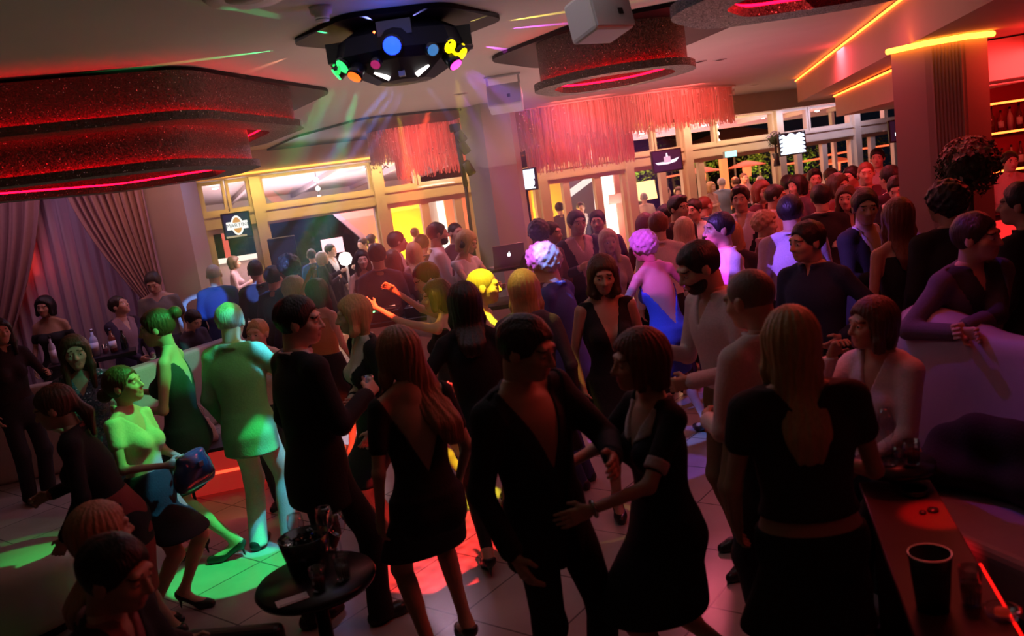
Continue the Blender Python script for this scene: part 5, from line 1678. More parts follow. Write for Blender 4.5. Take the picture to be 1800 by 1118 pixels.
slab([(1050, 306), (1076, 301), (1086, 393), (1058, 397)], -1.6, .25, glow('lightbox_cream', (1, .86, .72), 2.4), 'bright white light box standing outside the middle doors', 'light box', 'light_box')
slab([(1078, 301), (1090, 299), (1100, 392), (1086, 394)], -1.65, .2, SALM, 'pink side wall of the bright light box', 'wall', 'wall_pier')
slab([(1070, 343), (1092, 339), (1094, 356), (1072, 360)], -1.5, .02, mat('poster', (.72, .45, .42), .6), 'pale poster stuck beside the bright light box', 'poster', 'poster')
slab([(1122, 321), (1150, 316), (1156, 348), (1128, 353)], -4.0, .15, glow('sign_orange', (1, .55, .22), 2.6), 'glowing orange sign board in the night outside', 'sign', 'sign_board')
slab([(1268, 280), (1278, 278), (1283, 326), (1273, 328)], -3.5, .12, glow('post_orange', (1, .22, .06), 1.6), 'orange lit post outside the middle right doors', 'post', 'lit_post')
slab([(1505, 250), (1513, 249), (1516, 300), (1508, 301)], -3.0, .12, glow('post_red', (1, .10, .06), 1.6), 'red lit post outside the right doors', 'post', 'lit_post')
slab([(1586, 238), (1594, 236), (1597, 305), (1590, 306)], -2.5, .12, glow('post_red', (1, .10, .06), 1.6), 'red lit post left of the bar column', 'post', 'lit_post')
slab([(1574, 232), (1585, 230), (1588, 275), (1577, 277)], -2.4, .05, glow('banner_green', (.02, .30, .16), .8), 'green banner under the black screen', 'banner', 'banner')
for k, (a, b) in enumerate((((1376, 290), (1440, 279)), ((1448, 274), (1500, 265)), ((1512, 262), (1562, 255)), ((1163, 313), (1200, 306)), ((1455, 289), (1490, 283)))):
    A, B = wpx(*a, -2.6 - .2*k), wpx(*b, -2.6 - .2*k)
    o = MB().tube([Vector((0, 0, 0)), B - A], .022).build('light_tube', glow('tube_orange', (1, .12, .04), 2.2)); o.location = A
    tag(o, ['orange light tube outside below the white screen', 'orange light tube outside the second right door', 'orange light tube outside the rightmost glazed door', 'orange light tube outside below the purple screen', 'short lower red light tube outside the right doors'][k], 'light tube')
def heater(px, py, n, label):
    s, z = sz_at(px, py, n)
    root = empty('patio_heater', WP(s, 0, n), label, 'heater')
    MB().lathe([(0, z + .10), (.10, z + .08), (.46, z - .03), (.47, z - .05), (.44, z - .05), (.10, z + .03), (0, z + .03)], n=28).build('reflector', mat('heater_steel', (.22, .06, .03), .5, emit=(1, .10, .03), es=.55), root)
    MB().lathe([(.09, z - .30), (.11, z - .10), (.07, z + .02)], n=16).build('burner', glow('burner', (1, .16, .05), 2.2), root)
    MB().tube([(0, 0, .4), (0, 0, z - .25)], .035).build('pole', mat('heater_pole', (.4, .3, .3), .4, metal=.5), root)
    MB().lathe([(0, 0), (.22, 0), (.22, .40), (.05, .46), (0, .46)], n=20).build('gas_housing', mat('heater_base', (.3, .25, .25), .5), root)
heater(1232, 300, -2.6, 'mushroom patio heater glowing orange outside, left of the lit post')
heater(1312, 289, -2.8, 'mushroom patio heater glowing orange outside, right of the lit post')
heater(1470, 282, -4.2, 'patio heater far outside the right doors')
def parasol(px, py, n, w, label, mt):
    s, z = sz_at(px, py, n)
    root = empty('parasol', WP(s, 0, n), label, 'parasol', None, .4)
    m = MB(); k = 8
    vs = [(0, 0, z)] + [(w*math.cos(2*math.pi*i/k), w*math.sin(2*math.pi*i/k), z - w*.24) for i in range(k)] + [(w*.98*math.cos(2*math.pi*i/k), w*.98*math.sin(2*math.pi*i/k), z - w*.24 - .14) for i in range(k)]
    m.poly(vs, [(0, 1 + i, 1 + (i+1) % k) for i in range(k)] + [(1 + i, k + 1 + i, k + 1 + (i+1) % k, 1 + (i+1) % k) for i in range(k)])
    o = m.build('canopy', mt, root); sd = o.modifiers.new('thickness', 'SOLIDIFY'); sd.thickness = .01
    MB().tube([(0, 0, 0), (0, 0, z)], .03).build('pole', WHITEW, root)
    for i in range(k): MB().bar((0, 0, z - .05), (w*.97*math.cos(2*math.pi*i/k), w*.97*math.sin(2*math.pi*i/k), z - w*.24 - .02), .015, .02).build('rib', WHITEW, root)
OR = translucent('parasol_orange', (.85, .42, .28), .5); PK = translucent('parasol_pink', (.85, .55, .55), .5)
parasol(1285, 222, -7.5, 2.4, 'orange-lit parasol outside, right of the long chandelier', OR)
parasol(1165, 244, -11.5, 1.5, 'orange-lit parasol outside, behind the long chandelier', OR)
def tree(px, py, n, r, label, leafm, seed):
    s, z = sz_at(px, py, n)
    root = empty('tree', WP(s, 0, n), label, 'tree', 'trees on the terrace')
    r_ = random.Random(seed)
    MB().tube([(0, 0, 0), (.05, .03, z*.5), (-.03, 0, z)], [.07, .05, .025], 8).build('trunk', mat('bark', (.12, .08, .05), .8), root)
    m = MB()
    for i in range(420):
        v = Vector((r_.gauss(0, 1), r_.gauss(0, 1), r_.gauss(0, .8))).normalized()*r*r_.random()**.45
        p = v + Vector((0, 0, z)); a = Vector((r_.uniform(-1, 1), r_.uniform(-1, 1), r_.uniform(-.6, .6))).normalized(); b = a.cross(Vector((r_.uniform(-1, 1), r_.uniform(-1, 1), 1))).normalized(); sz = r_.uniform(.06, .12)
        m.poly([p, p + a*sz*.5 + b*sz*.28, p + a*sz, p + a*sz*.5 - b*sz*.28], [(0, 1, 2, 3)])
    m.build('foliage', leafm, root)
LEAFL = translucent('leaf_lit', (.16, .24, .04), .4)
for k, (px, py, n, r, lb) in enumerate(((1118, 305, -4.6, .55, 'small leafy tree outside left of the orange sign board'), (1240, 282, -4.6, .5, 'small leafy tree outside behind the left patio heater'), (1335, 285, -3.9, .6, 'small leafy tree outside right of the right patio heater'), (1408, 280, -5.0, .6, 'leafy tree outside under the white screen'), (1545, 255, -5, .7, 'leafy tree far outside the right doors'), (1180, 290, -6, .9, 'dark leafy tree outside behind the purple screen'), (1500, 265, -7, 1.0, 'large dark tree far outside the right doors'))):
    tree(px, py, n, r, lb, LEAFL, k)
# terrace bar seen through the left windows
s, z = sz_at(424, 452, -3.0)
root = empty('terrace_bar', WP(s, 0, -3.0), 'white lit terrace bar counter with red posts outside the left windows', 'bar counter', None, math.atan2(WD.y, WD.x))
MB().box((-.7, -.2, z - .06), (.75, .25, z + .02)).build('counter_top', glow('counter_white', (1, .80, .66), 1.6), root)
MB().box((-.65, -.1, 0), (.7, .2, z - .062)).build('body', mat('counter_body', (.45, .35, .36), .6), root)
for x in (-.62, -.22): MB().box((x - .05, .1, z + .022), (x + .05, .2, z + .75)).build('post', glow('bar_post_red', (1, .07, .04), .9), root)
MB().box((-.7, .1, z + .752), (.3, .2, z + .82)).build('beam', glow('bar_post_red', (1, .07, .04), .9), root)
r_ = MB().lathe([(0, -.14), (.10, -.12), (.12, 0), (.10, .12), (0, .14)], n=16, c=(.5, .1, z + .42)).build('lantern', glow('lantern', (1, .20, .12), 2.0), root)
s, z = sz_at(345, 440, -2.0)
root = empty('lit_figure_stand', WP(s, 0, -2.0), 'red-lit stand with white lamps outside the narrow window by the pier', 'stand')
MB().tube([(0, 0, 0), (0, 0, z + .3)], .06).build('column', glow('stand_red', (1, .06, .03), .9), root)
MB().lathe([(0, z + .3), (.16, z + .34), (.12, z + .46), (0, z + .5)], n=16).build('shade', glow('stand_white', (1, .8, .7), 1.2), root)
# white glowing round lamp on a table outside
s, z = sz_at(607, 455, -1.4)
root = empty('globe_lamp', WP(s, 0, -1.4), 'bright white globe lamp outside the large left window', 'lamp')
MB().lathe([(0, z - .13), (.09, z - .10), (.13, z), (.09, z + .10), (0, z + .13)], n=20).build('globe', glow('globe_white', (1, .93, .9), 3.5), root)
MB().tube([(0, 0, .02), (0, 0, z - .12)], .025).build('pole', WHITEW, root); MB().lathe([(0, 0), (.2, 0), (.2, .02), (0, .03)], n=20).build('foot', WHITEW, root)
s, z = sz_at(600, 435, -1.0)
root = empty('light_box', WP(s, 0, -1.7), 'pink-white glowing drinks sign beside the globe lamp outside', 'sign', None, math.atan2(WD.y, WD.x))
MB().box((-.20, 0, z - .12), (.20, .06, z + .16)).build('lit_face', glow('drinks_pink', (1, .55, .6), 2.2), root); MB().box((-.03, .01, 0), (.03, .05, z - .12)).build('post', BLACKMAT, root)
# far night backdrop building so the terrace is closed off
structure(MB().box((-6, -24.2, 0), (30, -24, 7), M=WM).build('backdrop_hedge', mat('night_hedge', (.012, .02, .012), .9, var=.5, bscale=1.5)))
# ---------------------------------------------------------------- the guests
BK = (.014, .013, .015); NAVY_ = (.015, .02, .06); WH = (.72, .70, .70); GREY = (.16, .16, .18)
HB, HBR, HAUB, HBLOND, HGREY, HDK = (.012, .009, .008), (.085, .045, .025), (.14, .04, .02), (.52, .34, .15), (.35, .33, .32), (.028, .018, .013)
SEQ = glitter_mat('sequin_cloth', (.10, .16, .24), (.55, .7, .85), 120)
P = {}
def J(c, shirt=WH, **k): return ('jacket', c, dict(shirt=shirt, **k))
def S(c, **k): return ('shirt', c, k)
def D(c, **k): return ('dress', c, k)
def T_(c, **k): return ('tee', c, k)
def TOP(c, **k): return ('top', c, k)
TR = lambda c=BK: ('trousers', c)

# dance floor, left
P['cardigan'] = person('person in an open black cardigan over dark red, bending left at the left edge', (80, 684), 1.68, -78, 'f', ('pony', HBR, .2), 'mid', J(BK, (.30, .05, .05), v=-.06, vw=.16, open=.07, hem=-.16), ('skirt', (.28, .04, .04), .22), 'relaxed', 'low_drink', lean=(14, 0), head=(0, 12, 0), feet=((.08, .05), (-.08, -.15)), y=4.3)
P['satin'] = person('person in a pale satin top and black skirt, hair knotted, clutching a bag', (207, 650), 1.67, 78, 'f', ('bun', HBR, -.035), 'fair', T_((.66, .60, .46), sleeve=.22, v=.24, vw=.7, back=.2), ('skirt', (.03, .03, .04), .34, .0), 'low_drink', ((-.04, .30, -.30), .5, (.7, -.6, -.6)), lean=(-7, 3), head=(8, -4, 0), heels=True, feet=((.08, .03), (-.08, -.08)), y=4.75)
P['sequin'] = person('person with long brown hair in a glittering blue sequin dress, facing the camera', (126, 593), 1.66, 20, 'f', ('long', HBR, .36), 'fair', D((.1, .16, .22), mat=SEQ, sleeve=.2, hem=.27, v=.24), None, 'relaxed', 'low_drink', heels=True, head=(6, 4, 0))
P['bun'] = person('person with a high hair bun in a dark sleeveless dress, arm raised to the left', (266, 545), 1.73, -84, 'f', ('bun', HBR), 'fair', D((.03, .04, .05), hem=.30, back=.18, backw=.5, v=.24), None, ((-.02, .30, -.26), .7, (.3, -.6, -1)), 'drink', head=(6, 8, 0), heels=True, feet=((.08, -.18), (-.08, .10)), y=5.5)
P['blazer'] = person('person in a pale green-lit blazer and white trousers, back to the camera', (401, 535), 1.83, 168, 'm', ('crop', HGREY), 'fair', J((.27, .33, .25), (.7, .7, .65)), TR((.74, .72, .64)), 'relaxed', 'waist_hold', head=(10, 10, 0), feet=((.11, .0), (-.11, .06)), y=5.6)
P['partner'] = person('person in a white blouse dancing behind the pale blazer', (452, 580), 1.60, -10, 'f', ('crop', HBLOND), 'fair', S((.75, .75, .72)), TR((.05, .05, .06)), 'shoulder_hold', 'relaxed', ground=None, y=6.35)
P['suit'] = person('person with black hair in a full black suit and pale collar, seen from behind', (522, 524), 1.85, 128, 'm', ('short', HB), 'fair', J(BK, (.66, .55, .55), hem=-.13), TR(BK), 'relaxed', 'drink', head=(-38, 8, 0), feet=((.16, -.12), (-.12, .14)), build=1.06)
P['blonde_talk'] = person('person with shoulder-length blonde hair and a pale scarf over black, facing the black suit', (615, 524), 1.70, -62, 'f', ('long', HBLOND, .20), 'fair', J(BK, (.62, .58, .52)), ('skirt', BK, .30, .02), 'relaxed', 'cross', head=(-12, 4, 0), heels=True)
P['black_dress'] = person('person with long wavy hair in a short black dress and black heels, bare legs', (692, 580), 1.70, 208, 'f', ('long', (.30, .14, .07), .46, None, -.15), 'mid', D(BK, sleeve=.30, hem=.335, back=.10, backw=.42, flare=.0), None, 'down', 'relaxed', head=(14, 6, 0), heels=True, feet=((.10, .02), (-.16, .16)))
P['leggings'] = person('person with long dark hair in black leggings and heels, legs wide apart', (812, 500), 1.74, 186, 'f', ('long', HDK, .30), 'mid', S(BK, v=None, collar=False, hem=-.05), ('leggings', BK), 'hip', 'cross', head=(0, 6, 0), heels=True, feet=((.10, -.10), (-.22, .20)))
P['couple_man'] = person('person in a black jacket with bare chest, bowing his head to a dance partner', (932, 557), 1.82, 36, 'm', ('short', HDK), 'mid', J(BK, (.03, .025, .03), v=.02, vw=.32, shirtv=.13), TR(BK), ((-.06, .36, -.22), .3, (.8, 0, -.8)), 'relaxed', head=(22, 18, 4), lean=(4, -7), feet=((.12, .05), (-.10, -.10)), y=3.15)
P['couple_woman'] = person('person with a short auburn bob in a black dress with white collar and cuffs', (1118, 588), 1.68, -72, 'f', ('bob', HAUB), 'mid', D(BK, sleeve=.34, hem=.31, v=.20, trim=(.62, .52, .50)), None, ((.04, .44, -.26), .25, (.5, -.3, -1), (-.6, .3, -.2)), 'waist_hold', head=(-8, 2, 0), heels=True, feet=((.10, .10), (-.10, -.28)), build=1.08, y=3.2)
P['front_blonde'] = person('person with long straight blonde hair and a cropped dark top, nearest back on the right', (1386, 545), 1.74, 172, 'f', ('long', HBLOND, .42), 'mid', TOP((.030, .020, .018), sleeve=.20, neck=.338, back=.27, backw=.8, hem=.060, v=.26, loose=.02), ('skirt', (.012, .010, .011), .24, .05, .030), 'relaxed', 'low_drink', head=(4, 2, 0), heels=True, build=1.14, y=2.85)
P['bald_shirt'] = person('person with a shaved head in a white shirt and dark trousers, back to the camera', (1305, 476), 1.83, 208, 'm', ('buzz', (.16, .12, .10)), 'mid', S((.70, .62, .60), v=.31), TR((.02, .02, .03)), 'low_drink', 'relaxed', head=(10, 14, 0), build=1.05, y=3.5)
P['beard_shirt'] = person('person with dark hair and beard in a light shirt, looking down beside the shaved head', (1210, 434), 1.84, -70, 'm', ('short', HB, .3, 'beard'), 'mid', S((.62, .52, .52), v=.24), TR((.16, .12, .06)), 'low_drink', 'drink', head=(-12, 22, 0), lean=(6, 0), feet=((.13, .06), (-.13, -.1)))
P['vdress'] = person('person with brown hair in a deep V-necked black dress, facing the camera', (1058, 453), 1.74, 4, 'f', ('long', HBR, .20), 'mid', D(BK, v=.135, vw=.27, hem=.30, neck=.325), None, 'down', 'relaxed', head=(-6, 12, 3), heels=True)
P['arms'] = person('person with short brown hair stretching both bare arms towards the booth', (764, 497), 1.68, -112, 'f', ('bob', (.10, .07, .035)), 'fair', D((.02, .02, .02), hem=.30, back=.16), None, ((.02, .50, .22), .5, (.6, 0, -1)), ((-.10, .44, .30), .6, (.6, 0, -1)), head=(30, 2, 0), heels=True, y=6.1)
P['yellow_man'] = person('person with cropped hair in a light T-shirt, profile lit bright yellow', (848, 475), 1.80, 84, 'm', ('buzz', (.30, .22, .12)), 'fair', T_((.62, .62, .50)), TR((.05, .05, .08)), 'drink', 'relaxed', head=(4, 8, 0), y=5.7)
P['blonde_back'] = person('person with long straight blonde hair lit yellow, back to the camera', (917, 478), 1.72, 172, 'f', ('long', HBLOND, .46), 'fair', S((.10, .08, .10), v=None, collar=False), ('skirt', BK, .30), 'hip', 'relaxed', head=(0, 4, 0))
P['blue_suit'] = person('person with curly fair hair in a blue suit, lit half yellow and half blue', (944, 436), 1.80, -118, 'm', ('curly', (.55, .50, .42)), 'fair', J((.06, .09, .30), (.6, .6, .7)), TR((.04, .05, .14)), 'drink', 'low_drink', head=(16, 14, 0), lean=(4, 0))
P['purple_back'] = person('person with short fair hair and a bare back in a blue halter, lit violet', (1124, 411), 1.74, 205, 'f', ('curly', (.5, .4, .42)), 'mid', D((.05, .10, .45), hem=.30, back=.05, backw=.5), None, ((.26, .30, -.30), .5, (.3, -.3, -1)), 'out', head=(12, 14, 0), lean=(8, 6), heels=True, feet=((.14, .1), (-.18, -.1)))
# right side
P['profile_right'] = person('person with cropped dark hair in a violet-lit shirt, profile to the left', (1262, 375), 1.82, -84, 'm', ('crop', HB), 'tan', S((.60, .52, .66)), TR(BK), 'drink', 'relaxed', head=(2, 0, 0))
P['lavender'] = person('person in a lavender shirt with black hair, back to the camera', (1388, 345), 1.86, 168, 'm', ('short', HB), 'mid', S((.58, .52, .70)), TR((.02, .02, .04)), 'down', 'low_drink', head=(-22, 4, 0), build=1.08)
P['navy_shirt'] = person('person with dark hair in a navy shirt looking left, before the lavender shirt', (1415, 392), 1.76, -48, 'm', ('short', HB), 'mid', S((.02, .03, .08)), TR(BK), 'hip', 'relaxed', head=(-24, 4, 0), build=1.08)
P['jacket_white'] = person('person in a black jacket over an open white shirt, near the ridged column', (1520, 334), 1.88, 22, 'm', ('short', HDK), 'mid', J(BK, (.62, .56, .72), v=.10, vw=.26, shirtv=.20), TR(BK), 'relaxed', ((-.10, .26, -.24), .7, (.6, -.6, -.8)), head=(-34, 10, 0), y=6.2)
P['auburn_back'] = person('person with long auburn hair in a black sleeveless top, back to the camera', (1577, 349), 1.80, 178, 'f', ('long', HAUB, .34), 'mid', TOP(BK, v=.26, hem=-.05), ('skirt', BK, .3), 'down', 'hip', head=(-10, 4, 0), heels=True, y=5.5)
P['dark_back'] = person('person with thick dark curls and black jacket seen from behind before the ridged column', (1662, 324), 1.90, 182, 'm', ('curly', HB), 'mid', J(BK, BK), TR(BK), 'relaxed', 'relaxed', head=(14, 0, 0), build=1.1, y=5.3)
P['leaner'] = person('person in a grey jacket leaning folded arms on the tall banquette', (1716, 379), 1.84, 8, 'm', ('short', HDK), 'mid', J((.10, .08, .12), (.03, .03, .04)), TR(BK), ((-.40, .24, -.20), .7, (.9, .2, -.7)), ((.10, .24, -.20), .7, (.9, -.3, -.7), (1, .3, 0)), lean=(10, -4), head=(30, 2, 0), y=4.35)
P['edge_dark'] = person('person in a black jacket cut by the right edge of the picture', (1796, 322), 1.88, 205, 'm', ('short', HB), 'mid', J(BK, BK), TR(BK), 'relaxed', 'down', head=(20, 0, 0), y=4.9)
P['seated_white'] = person('person in a loose white blouse seated with one hand at the mouth', (1532, 528), 1.70, -62, 'f', ('long', HBR, .16), 'mid', S((.68, .60, .66), v=.21, vw=.32, loose=.018), TR(BK), 'lap', ((-.06, .22, .10), .8, (.5, .5, -1)), head=(-20, 0, 0), seat=.56, z0=0.0)
# seated, bottom left
P['seated_dark'] = person('person in a black jacket seated at the lower left, profile to the right', (207, 950), 1.78, 84, 'm', ('short', HB), 'mid', J(BK, (.30, .10, .10), v=.17), TR(BK), 'lap', 'lap', lean=(16, 0), head=(-4, 14, 0), seat=.38)
P['seated_blonde'] = person('person with long fair hair seated behind the black jacket at the lower left', (166, 890), 1.66, 128, 'f', ('long', (.42, .22, .12), .34), 'mid', S((.06, .03, .03)), TR(BK), 'lap', 'lap', lean=(6, 0), head=(10, 0, 0), seat=.38)
# lounge, far left
P['offshoulder'] = person('person with a dark bob in a black off-shoulder dress before the sheer curtain', (76, 523), 1.72, 8, 'f', ('bob', HB), 'tan', D(BK, neck=.245, v=None, sleeve=.30, hem=.28), None, 'relaxed', 'relaxed', head=(-6, 4, 4))
P['table_guest'] = person('person in a dark jacket sitting behind the bottles, head raised to the right', (205, 541), 1.70, 62, 'm', ('crop', HDK), 'fair', J((.04, .03, .07), (.3, .2, .25)), TR(BK), 'lap', 'lap', head=(16, -16, 0), seat=.66, y=9.75)
P['grey_tee'] = person('person in a grey T-shirt looking down, before the swept drape', (264, 482), 1.82, 14, 'm', ('short', HB), 'mid', T_((.16, .16, .15)), TR((.05, .05, .07)), 'relaxed', 'low_drink', head=(-8, 26, 0))
P['edge_left'] = person('person in black at the far left edge, hand stretched out to the right', (-6, 562), 1.66, 48, 'f', ('long', HB, .3), 'tan', S((.02, .012, .015)), TR(BK), ((.05, .34, -.20), .4, (.5, -.3, -1)), 'relaxed', y=7.45)
P['slouch'] = person('person in a dark top slumped on the banquette behind the pale blazer', (338, 528), 1.66, 60, 'f', ('short', HB), 'mid', S((.06, .045, .07)), TR(BK), 'lap', 'lap', lean=(10, -8), head=(0, 30, 0), seat=.44, y=9.6)
# ---------------------------------------------------------------- the crowd behind the dance floor
C = {}
RBR = (.20, .06, .03)
def g(key, label, px, py, yd, face, sex, hair, skin, top, bottom=TR(BK), aL='relaxed', aR='drink', head=(0, 4, 0), lean=(0, 0), **k):
    C[key] = person(label, (px, py), 1.75, face, sex, hair, skin, top, bottom, aL, aR, lean=lean, head=head, fast=True, y=yd, **k)
# by the left windows
g('c1', 'person with a shaved head in a navy jacket, standing against the plaster pier', 373, 466, 10.2, 190, 'm', ('buzz', HGREY), 'mid', J((.02, .035, .12), WH))
g('c2', 'person in a dark jacket with receding hair before the small left window', 446, 459, 9.7, 205, 'm', ('crop', HDK), 'mid', J((.02, .02, .03), WH))
g('c3', 'person in black between the dark jacket and the loudspeaker stack', 479, 470, 9.2, 160, 'm', ('short', HB), 'mid', S((.02, .02, .03)))
g('c4', 'person with bushy dark hair in navy, in front of the loudspeaker stack', 503, 451, 8.55, 230, 'm', ('curly', HDK), 'mid', S((.02, .03, .08)))
g('c5', 'person with short fair hair in a plum top, behind the black suit', 516, 488, 8, 120, 'f', ('bob', (.40, .26, .20)), 'fair', S((.10, .06, .10)))
g('c6', 'person with long brown hair in an orange top raising one arm, lit red', 556, 492, 7.5, 150, 'f', ('long', HBR, .28), 'fair', TOP((.45, .22, .08)), ('skirt', BK, .3), 'up', 'relaxed')
g('c9', 'person with long black hair in a black top, facing the camera beside the globe lamp', 634, 441, 10.4, 14, 'f', ('long', HB, .28), 'fair', TOP(BK), aL='drink')
g('c10', 'person with thick black hair in a slate shirt, back turned, left of the booth', 660, 430, 8.9, 184, 'm', ('short', HB), 'mid', S((.07, .06, .11)))
g('c11', 'person with long chestnut hair seen from behind, left of the patterned shirt', 688, 441, 9.5, 176, 'f', ('long', HBR, .36), 'mid', S((.10, .04, .06)))
g('c12', 'person with short hair in a pale patterned shirt in front of the yellow niche', 696, 408, 10.6, 110, 'm', ('short', HDK), 'mid', S((.55, .38, .36)))
g('c13', 'person with long fair hair in pink, under the yellow niche', 725, 428, 9.9, 190, 'f', ('long', (.42, .24, .12), .3), 'fair', S((.50, .26, .24)))
g('c14', 'person with round black hair next to the white shirt', 740, 414, 10.9, 170, 'm', ('short', HB), 'mid', S((.03, .02, .03)))
g('c15', 'tall bearded person in a white shirt, profile to the right, by the booth', 767, 391, 9.6, 100, 'm', ('crop', HDK, .3, 'beard'), 'mid', S((.68, .64, .70)))
g('c17', 'person with a red-lit face between the white shirt and the headphones', 799, 392, 10.8, 40, 'm', ('buzz', HDK), 'mid', S((.12, .05, .06)), aL='down', aR='down')
g('dj', 'person with blonde hair and headphones in a white sleeveless top, behind the booth', 824, 404, 9.35, 52, 'f', ('bob', HBLOND), 'fair', T_((.72, .68, .72), sleeve=.12), TR((.05, .12, .05)), 'rest', 'rest', head=(24, 24, 0))
g('c19', 'person with sleek black hair in a white shirt, bent forward before the booth', 737, 466, 6.8, -70, 'm', ('short', HB), 'fair', S((.68, .64, .66)), lean=(16, 0), head=(0, 18, 0))
# right of the grey column
g('c20', 'person with dark bushy hair just right of the grey column, back turned', 944, 390, 8.7, 190, 'm', ('curly', HB), 'mid', S((.16, .08, .10)))
g('c21', 'person with dark hair in black beside the navy suit', 968, 392, 9.3, 60, 'm', ('short', HB), 'mid', S((.04, .02, .04)))
g('c22', 'person in navy suit and open pale shirt, facing us, right of the grey column', 1012, 371, 8.9, 18, 'm', ('short', HDK), 'mid', J((.025, .025, .08), (.5, .35, .42), v=.08))
g('c23', 'broad person in a dark sweater behind the navy suit', 1048, 371, 9.5, -14, 'm', ('crop', HB), 'mid', S((.05, .02, .05), v=None), build=1.12)
g('c24', 'person with long platinum hair facing the camera, before the broad dark sweater', 1067, 405, 8.2, 8, 'f', ('long', (.62, .46, .30), .30), 'fair', S((.50, .36, .42)), aL='relaxed', aR='relaxed')
g('c25', 'person with straight brown hair seen from behind, left of the white top', 1132, 376, 8.6, 184, 'f', ('long', RBR, .30), 'mid', S((.10, .04, .06)))
g('c26', 'person with reddish hair in a white top, back to the camera, behind the violet back', 1155, 375, 7.9, 172, 'm', ('short', RBR), 'fair', S((.70, .60, .62)), aL='down')
g('c27', 'person with dark hair behind the reddish hair, face to the right', 1172, 361, 9.6, 70, 'm', ('short', HB), 'fair', S((.05, .03, .06)))
g('c28', 'tall person with brown hair in a dark jacket, face lit red, centre of the crowd', 1191, 345, 8.9, 34, 'm', ('quiff', HDK), 'mid', J((.03, .02, .04), (.1, .05, .06)))
g('c29', 'person with long platinum hair seen from behind, left of the violet-lit profile', 1200, 384, 8, 178, 'f', ('long', (.62, .46, .30), .36), 'fair', S((.05, .03, .04)), aL='down')
g('c30', 'person with dark hair and a blue jacket right of the red-lit face', 1217, 352, 9.9, -40, 'm', ('short', HDK), 'mid', J((.05, .06, .12)))
g('c31', 'person with a shaved red-lit head behind the blue jacket', 1238, 346, 10.6, 120, 'm', ('buzz', RBR), 'mid', S((.06, .08, .16)))
g('c32', 'person in black jacket, white shirt, swept dark hair, behind the violet-lit profile', 1299, 328, 8.6, -24, 'm', ('quiff', HDK), 'mid', J((.02, .015, .025), (.60, .52, .66), v=.08))
g('c33', 'person with long strawberry-blonde hair between profile and black jacket', 1284, 392, 7.3, 165, 'f', ('long', (.50, .22, .10), .40), 'fair', S((.06, .03, .04)))
g('c34', 'person with curly fair hair left of the lavender shirt', 1344, 374, 7.9, 60, 'f', ('curly', (.50, .27, .17)), 'fair', S((.20, .08, .10)))
g('c35', 'person in a white shirt, red-lit face turned right, before the right doors', 1363, 326, 9.3, 64, 'm', ('short', HDK), 'mid', S((.66, .52, .56)))
g('c36', 'person with auburn hair between the black jacket and the white shirt', 1338, 318, 9.8, 10, 'f', ('bob', RBR), 'mid', S((.16, .05, .07)))
# crowd before the right-hand doors
g('c38', 'person with dark hair under the white screen, back turned', 1383, 309, 10.9, 190, 'm', ('short', HB), 'mid', S((.06, .03, .06)))
g('c39', 'person with a dark bob, profile to the left, under the white screen', 1399, 309, 10.5, -70, 'f', ('bob', HB), 'fair', S((.10, .04, .06)))
g('c40', 'person with red-lit cropped hair left of the quiff', 1416, 306, 12.6, 20, 'm', ('buzz', RBR), 'mid', S((.16, .06, .08)))
g('c41', 'person with a tall quiff and red face before the right doors', 1431, 298, 11, -10, 'm', ('quiff', HB), 'mid', S((.20, .07, .09)))
g('c42', 'person in black jacket seen from behind, right of the lavender shirt', 1441, 326, 8.2, 170, 'm', ('short', HB), 'mid', J(BK, WH))
g('c43', 'person with pale face and black jacket before the right doors', 1461, 297, 11.8, 16, 'm', ('short', HDK), 'fair', J((.03, .02, .03)))
g('c44', 'person with brown hair in a red-lit top left of the long-haired profile', 1473, 306, 8.9, 30, 'f', ('bob', HBR), 'fair', S((.30, .12, .14)))
g('c45', 'person with long wavy hair in a pale pink top, beside the red mosaic glow', 1486, 327, 8.2, -30, 'f', ('long', HBR, .40), 'fair', TOP((.55, .30, .30)))
g('c46', 'person with swept dark hair, profile to the left, before the rightmost doors', 1495, 293, 10.3, -60, 'm', ('short', HB), 'mid', S((.22, .08, .10)))
g('c47', 'broad person with a shaved head in a dark plum jacket left of the ridged column', 1521, 285, 9.7, -20, 'm', ('buzz', RBR), 'mid', J((.10, .04, .08), (.10, .04, .07)), build=1.12)
g('c48', 'person in a pale shirt standing higher than the crowd by the ridged column', 1541, 262, 11.4, -30, 'm', ('short', HB), 'fair', S((.52, .36, .42)), z0=.16)
g('c50', 'person with black hair and pale collar left of the ridged column', 1562, 292, 9, 200, 'm', ('short', HB), 'mid', J((.04, .02, .05), WH))
g('c51', 'person in a black suit looking down at the foot of the ridged column', 1575, 310, 8.3, -30, 'm', ('short', HB), 'fair', J((.02, .015, .03)), head=(0, 22, 0))
g('barman', 'person in a red-lit shirt behind the bar, right of the flower ball', 1775, 268, 10.5, -10, 'm', ('short', HDK), 'fair', S((.60, .42, .40)), aL='relaxed', aR='relaxed')
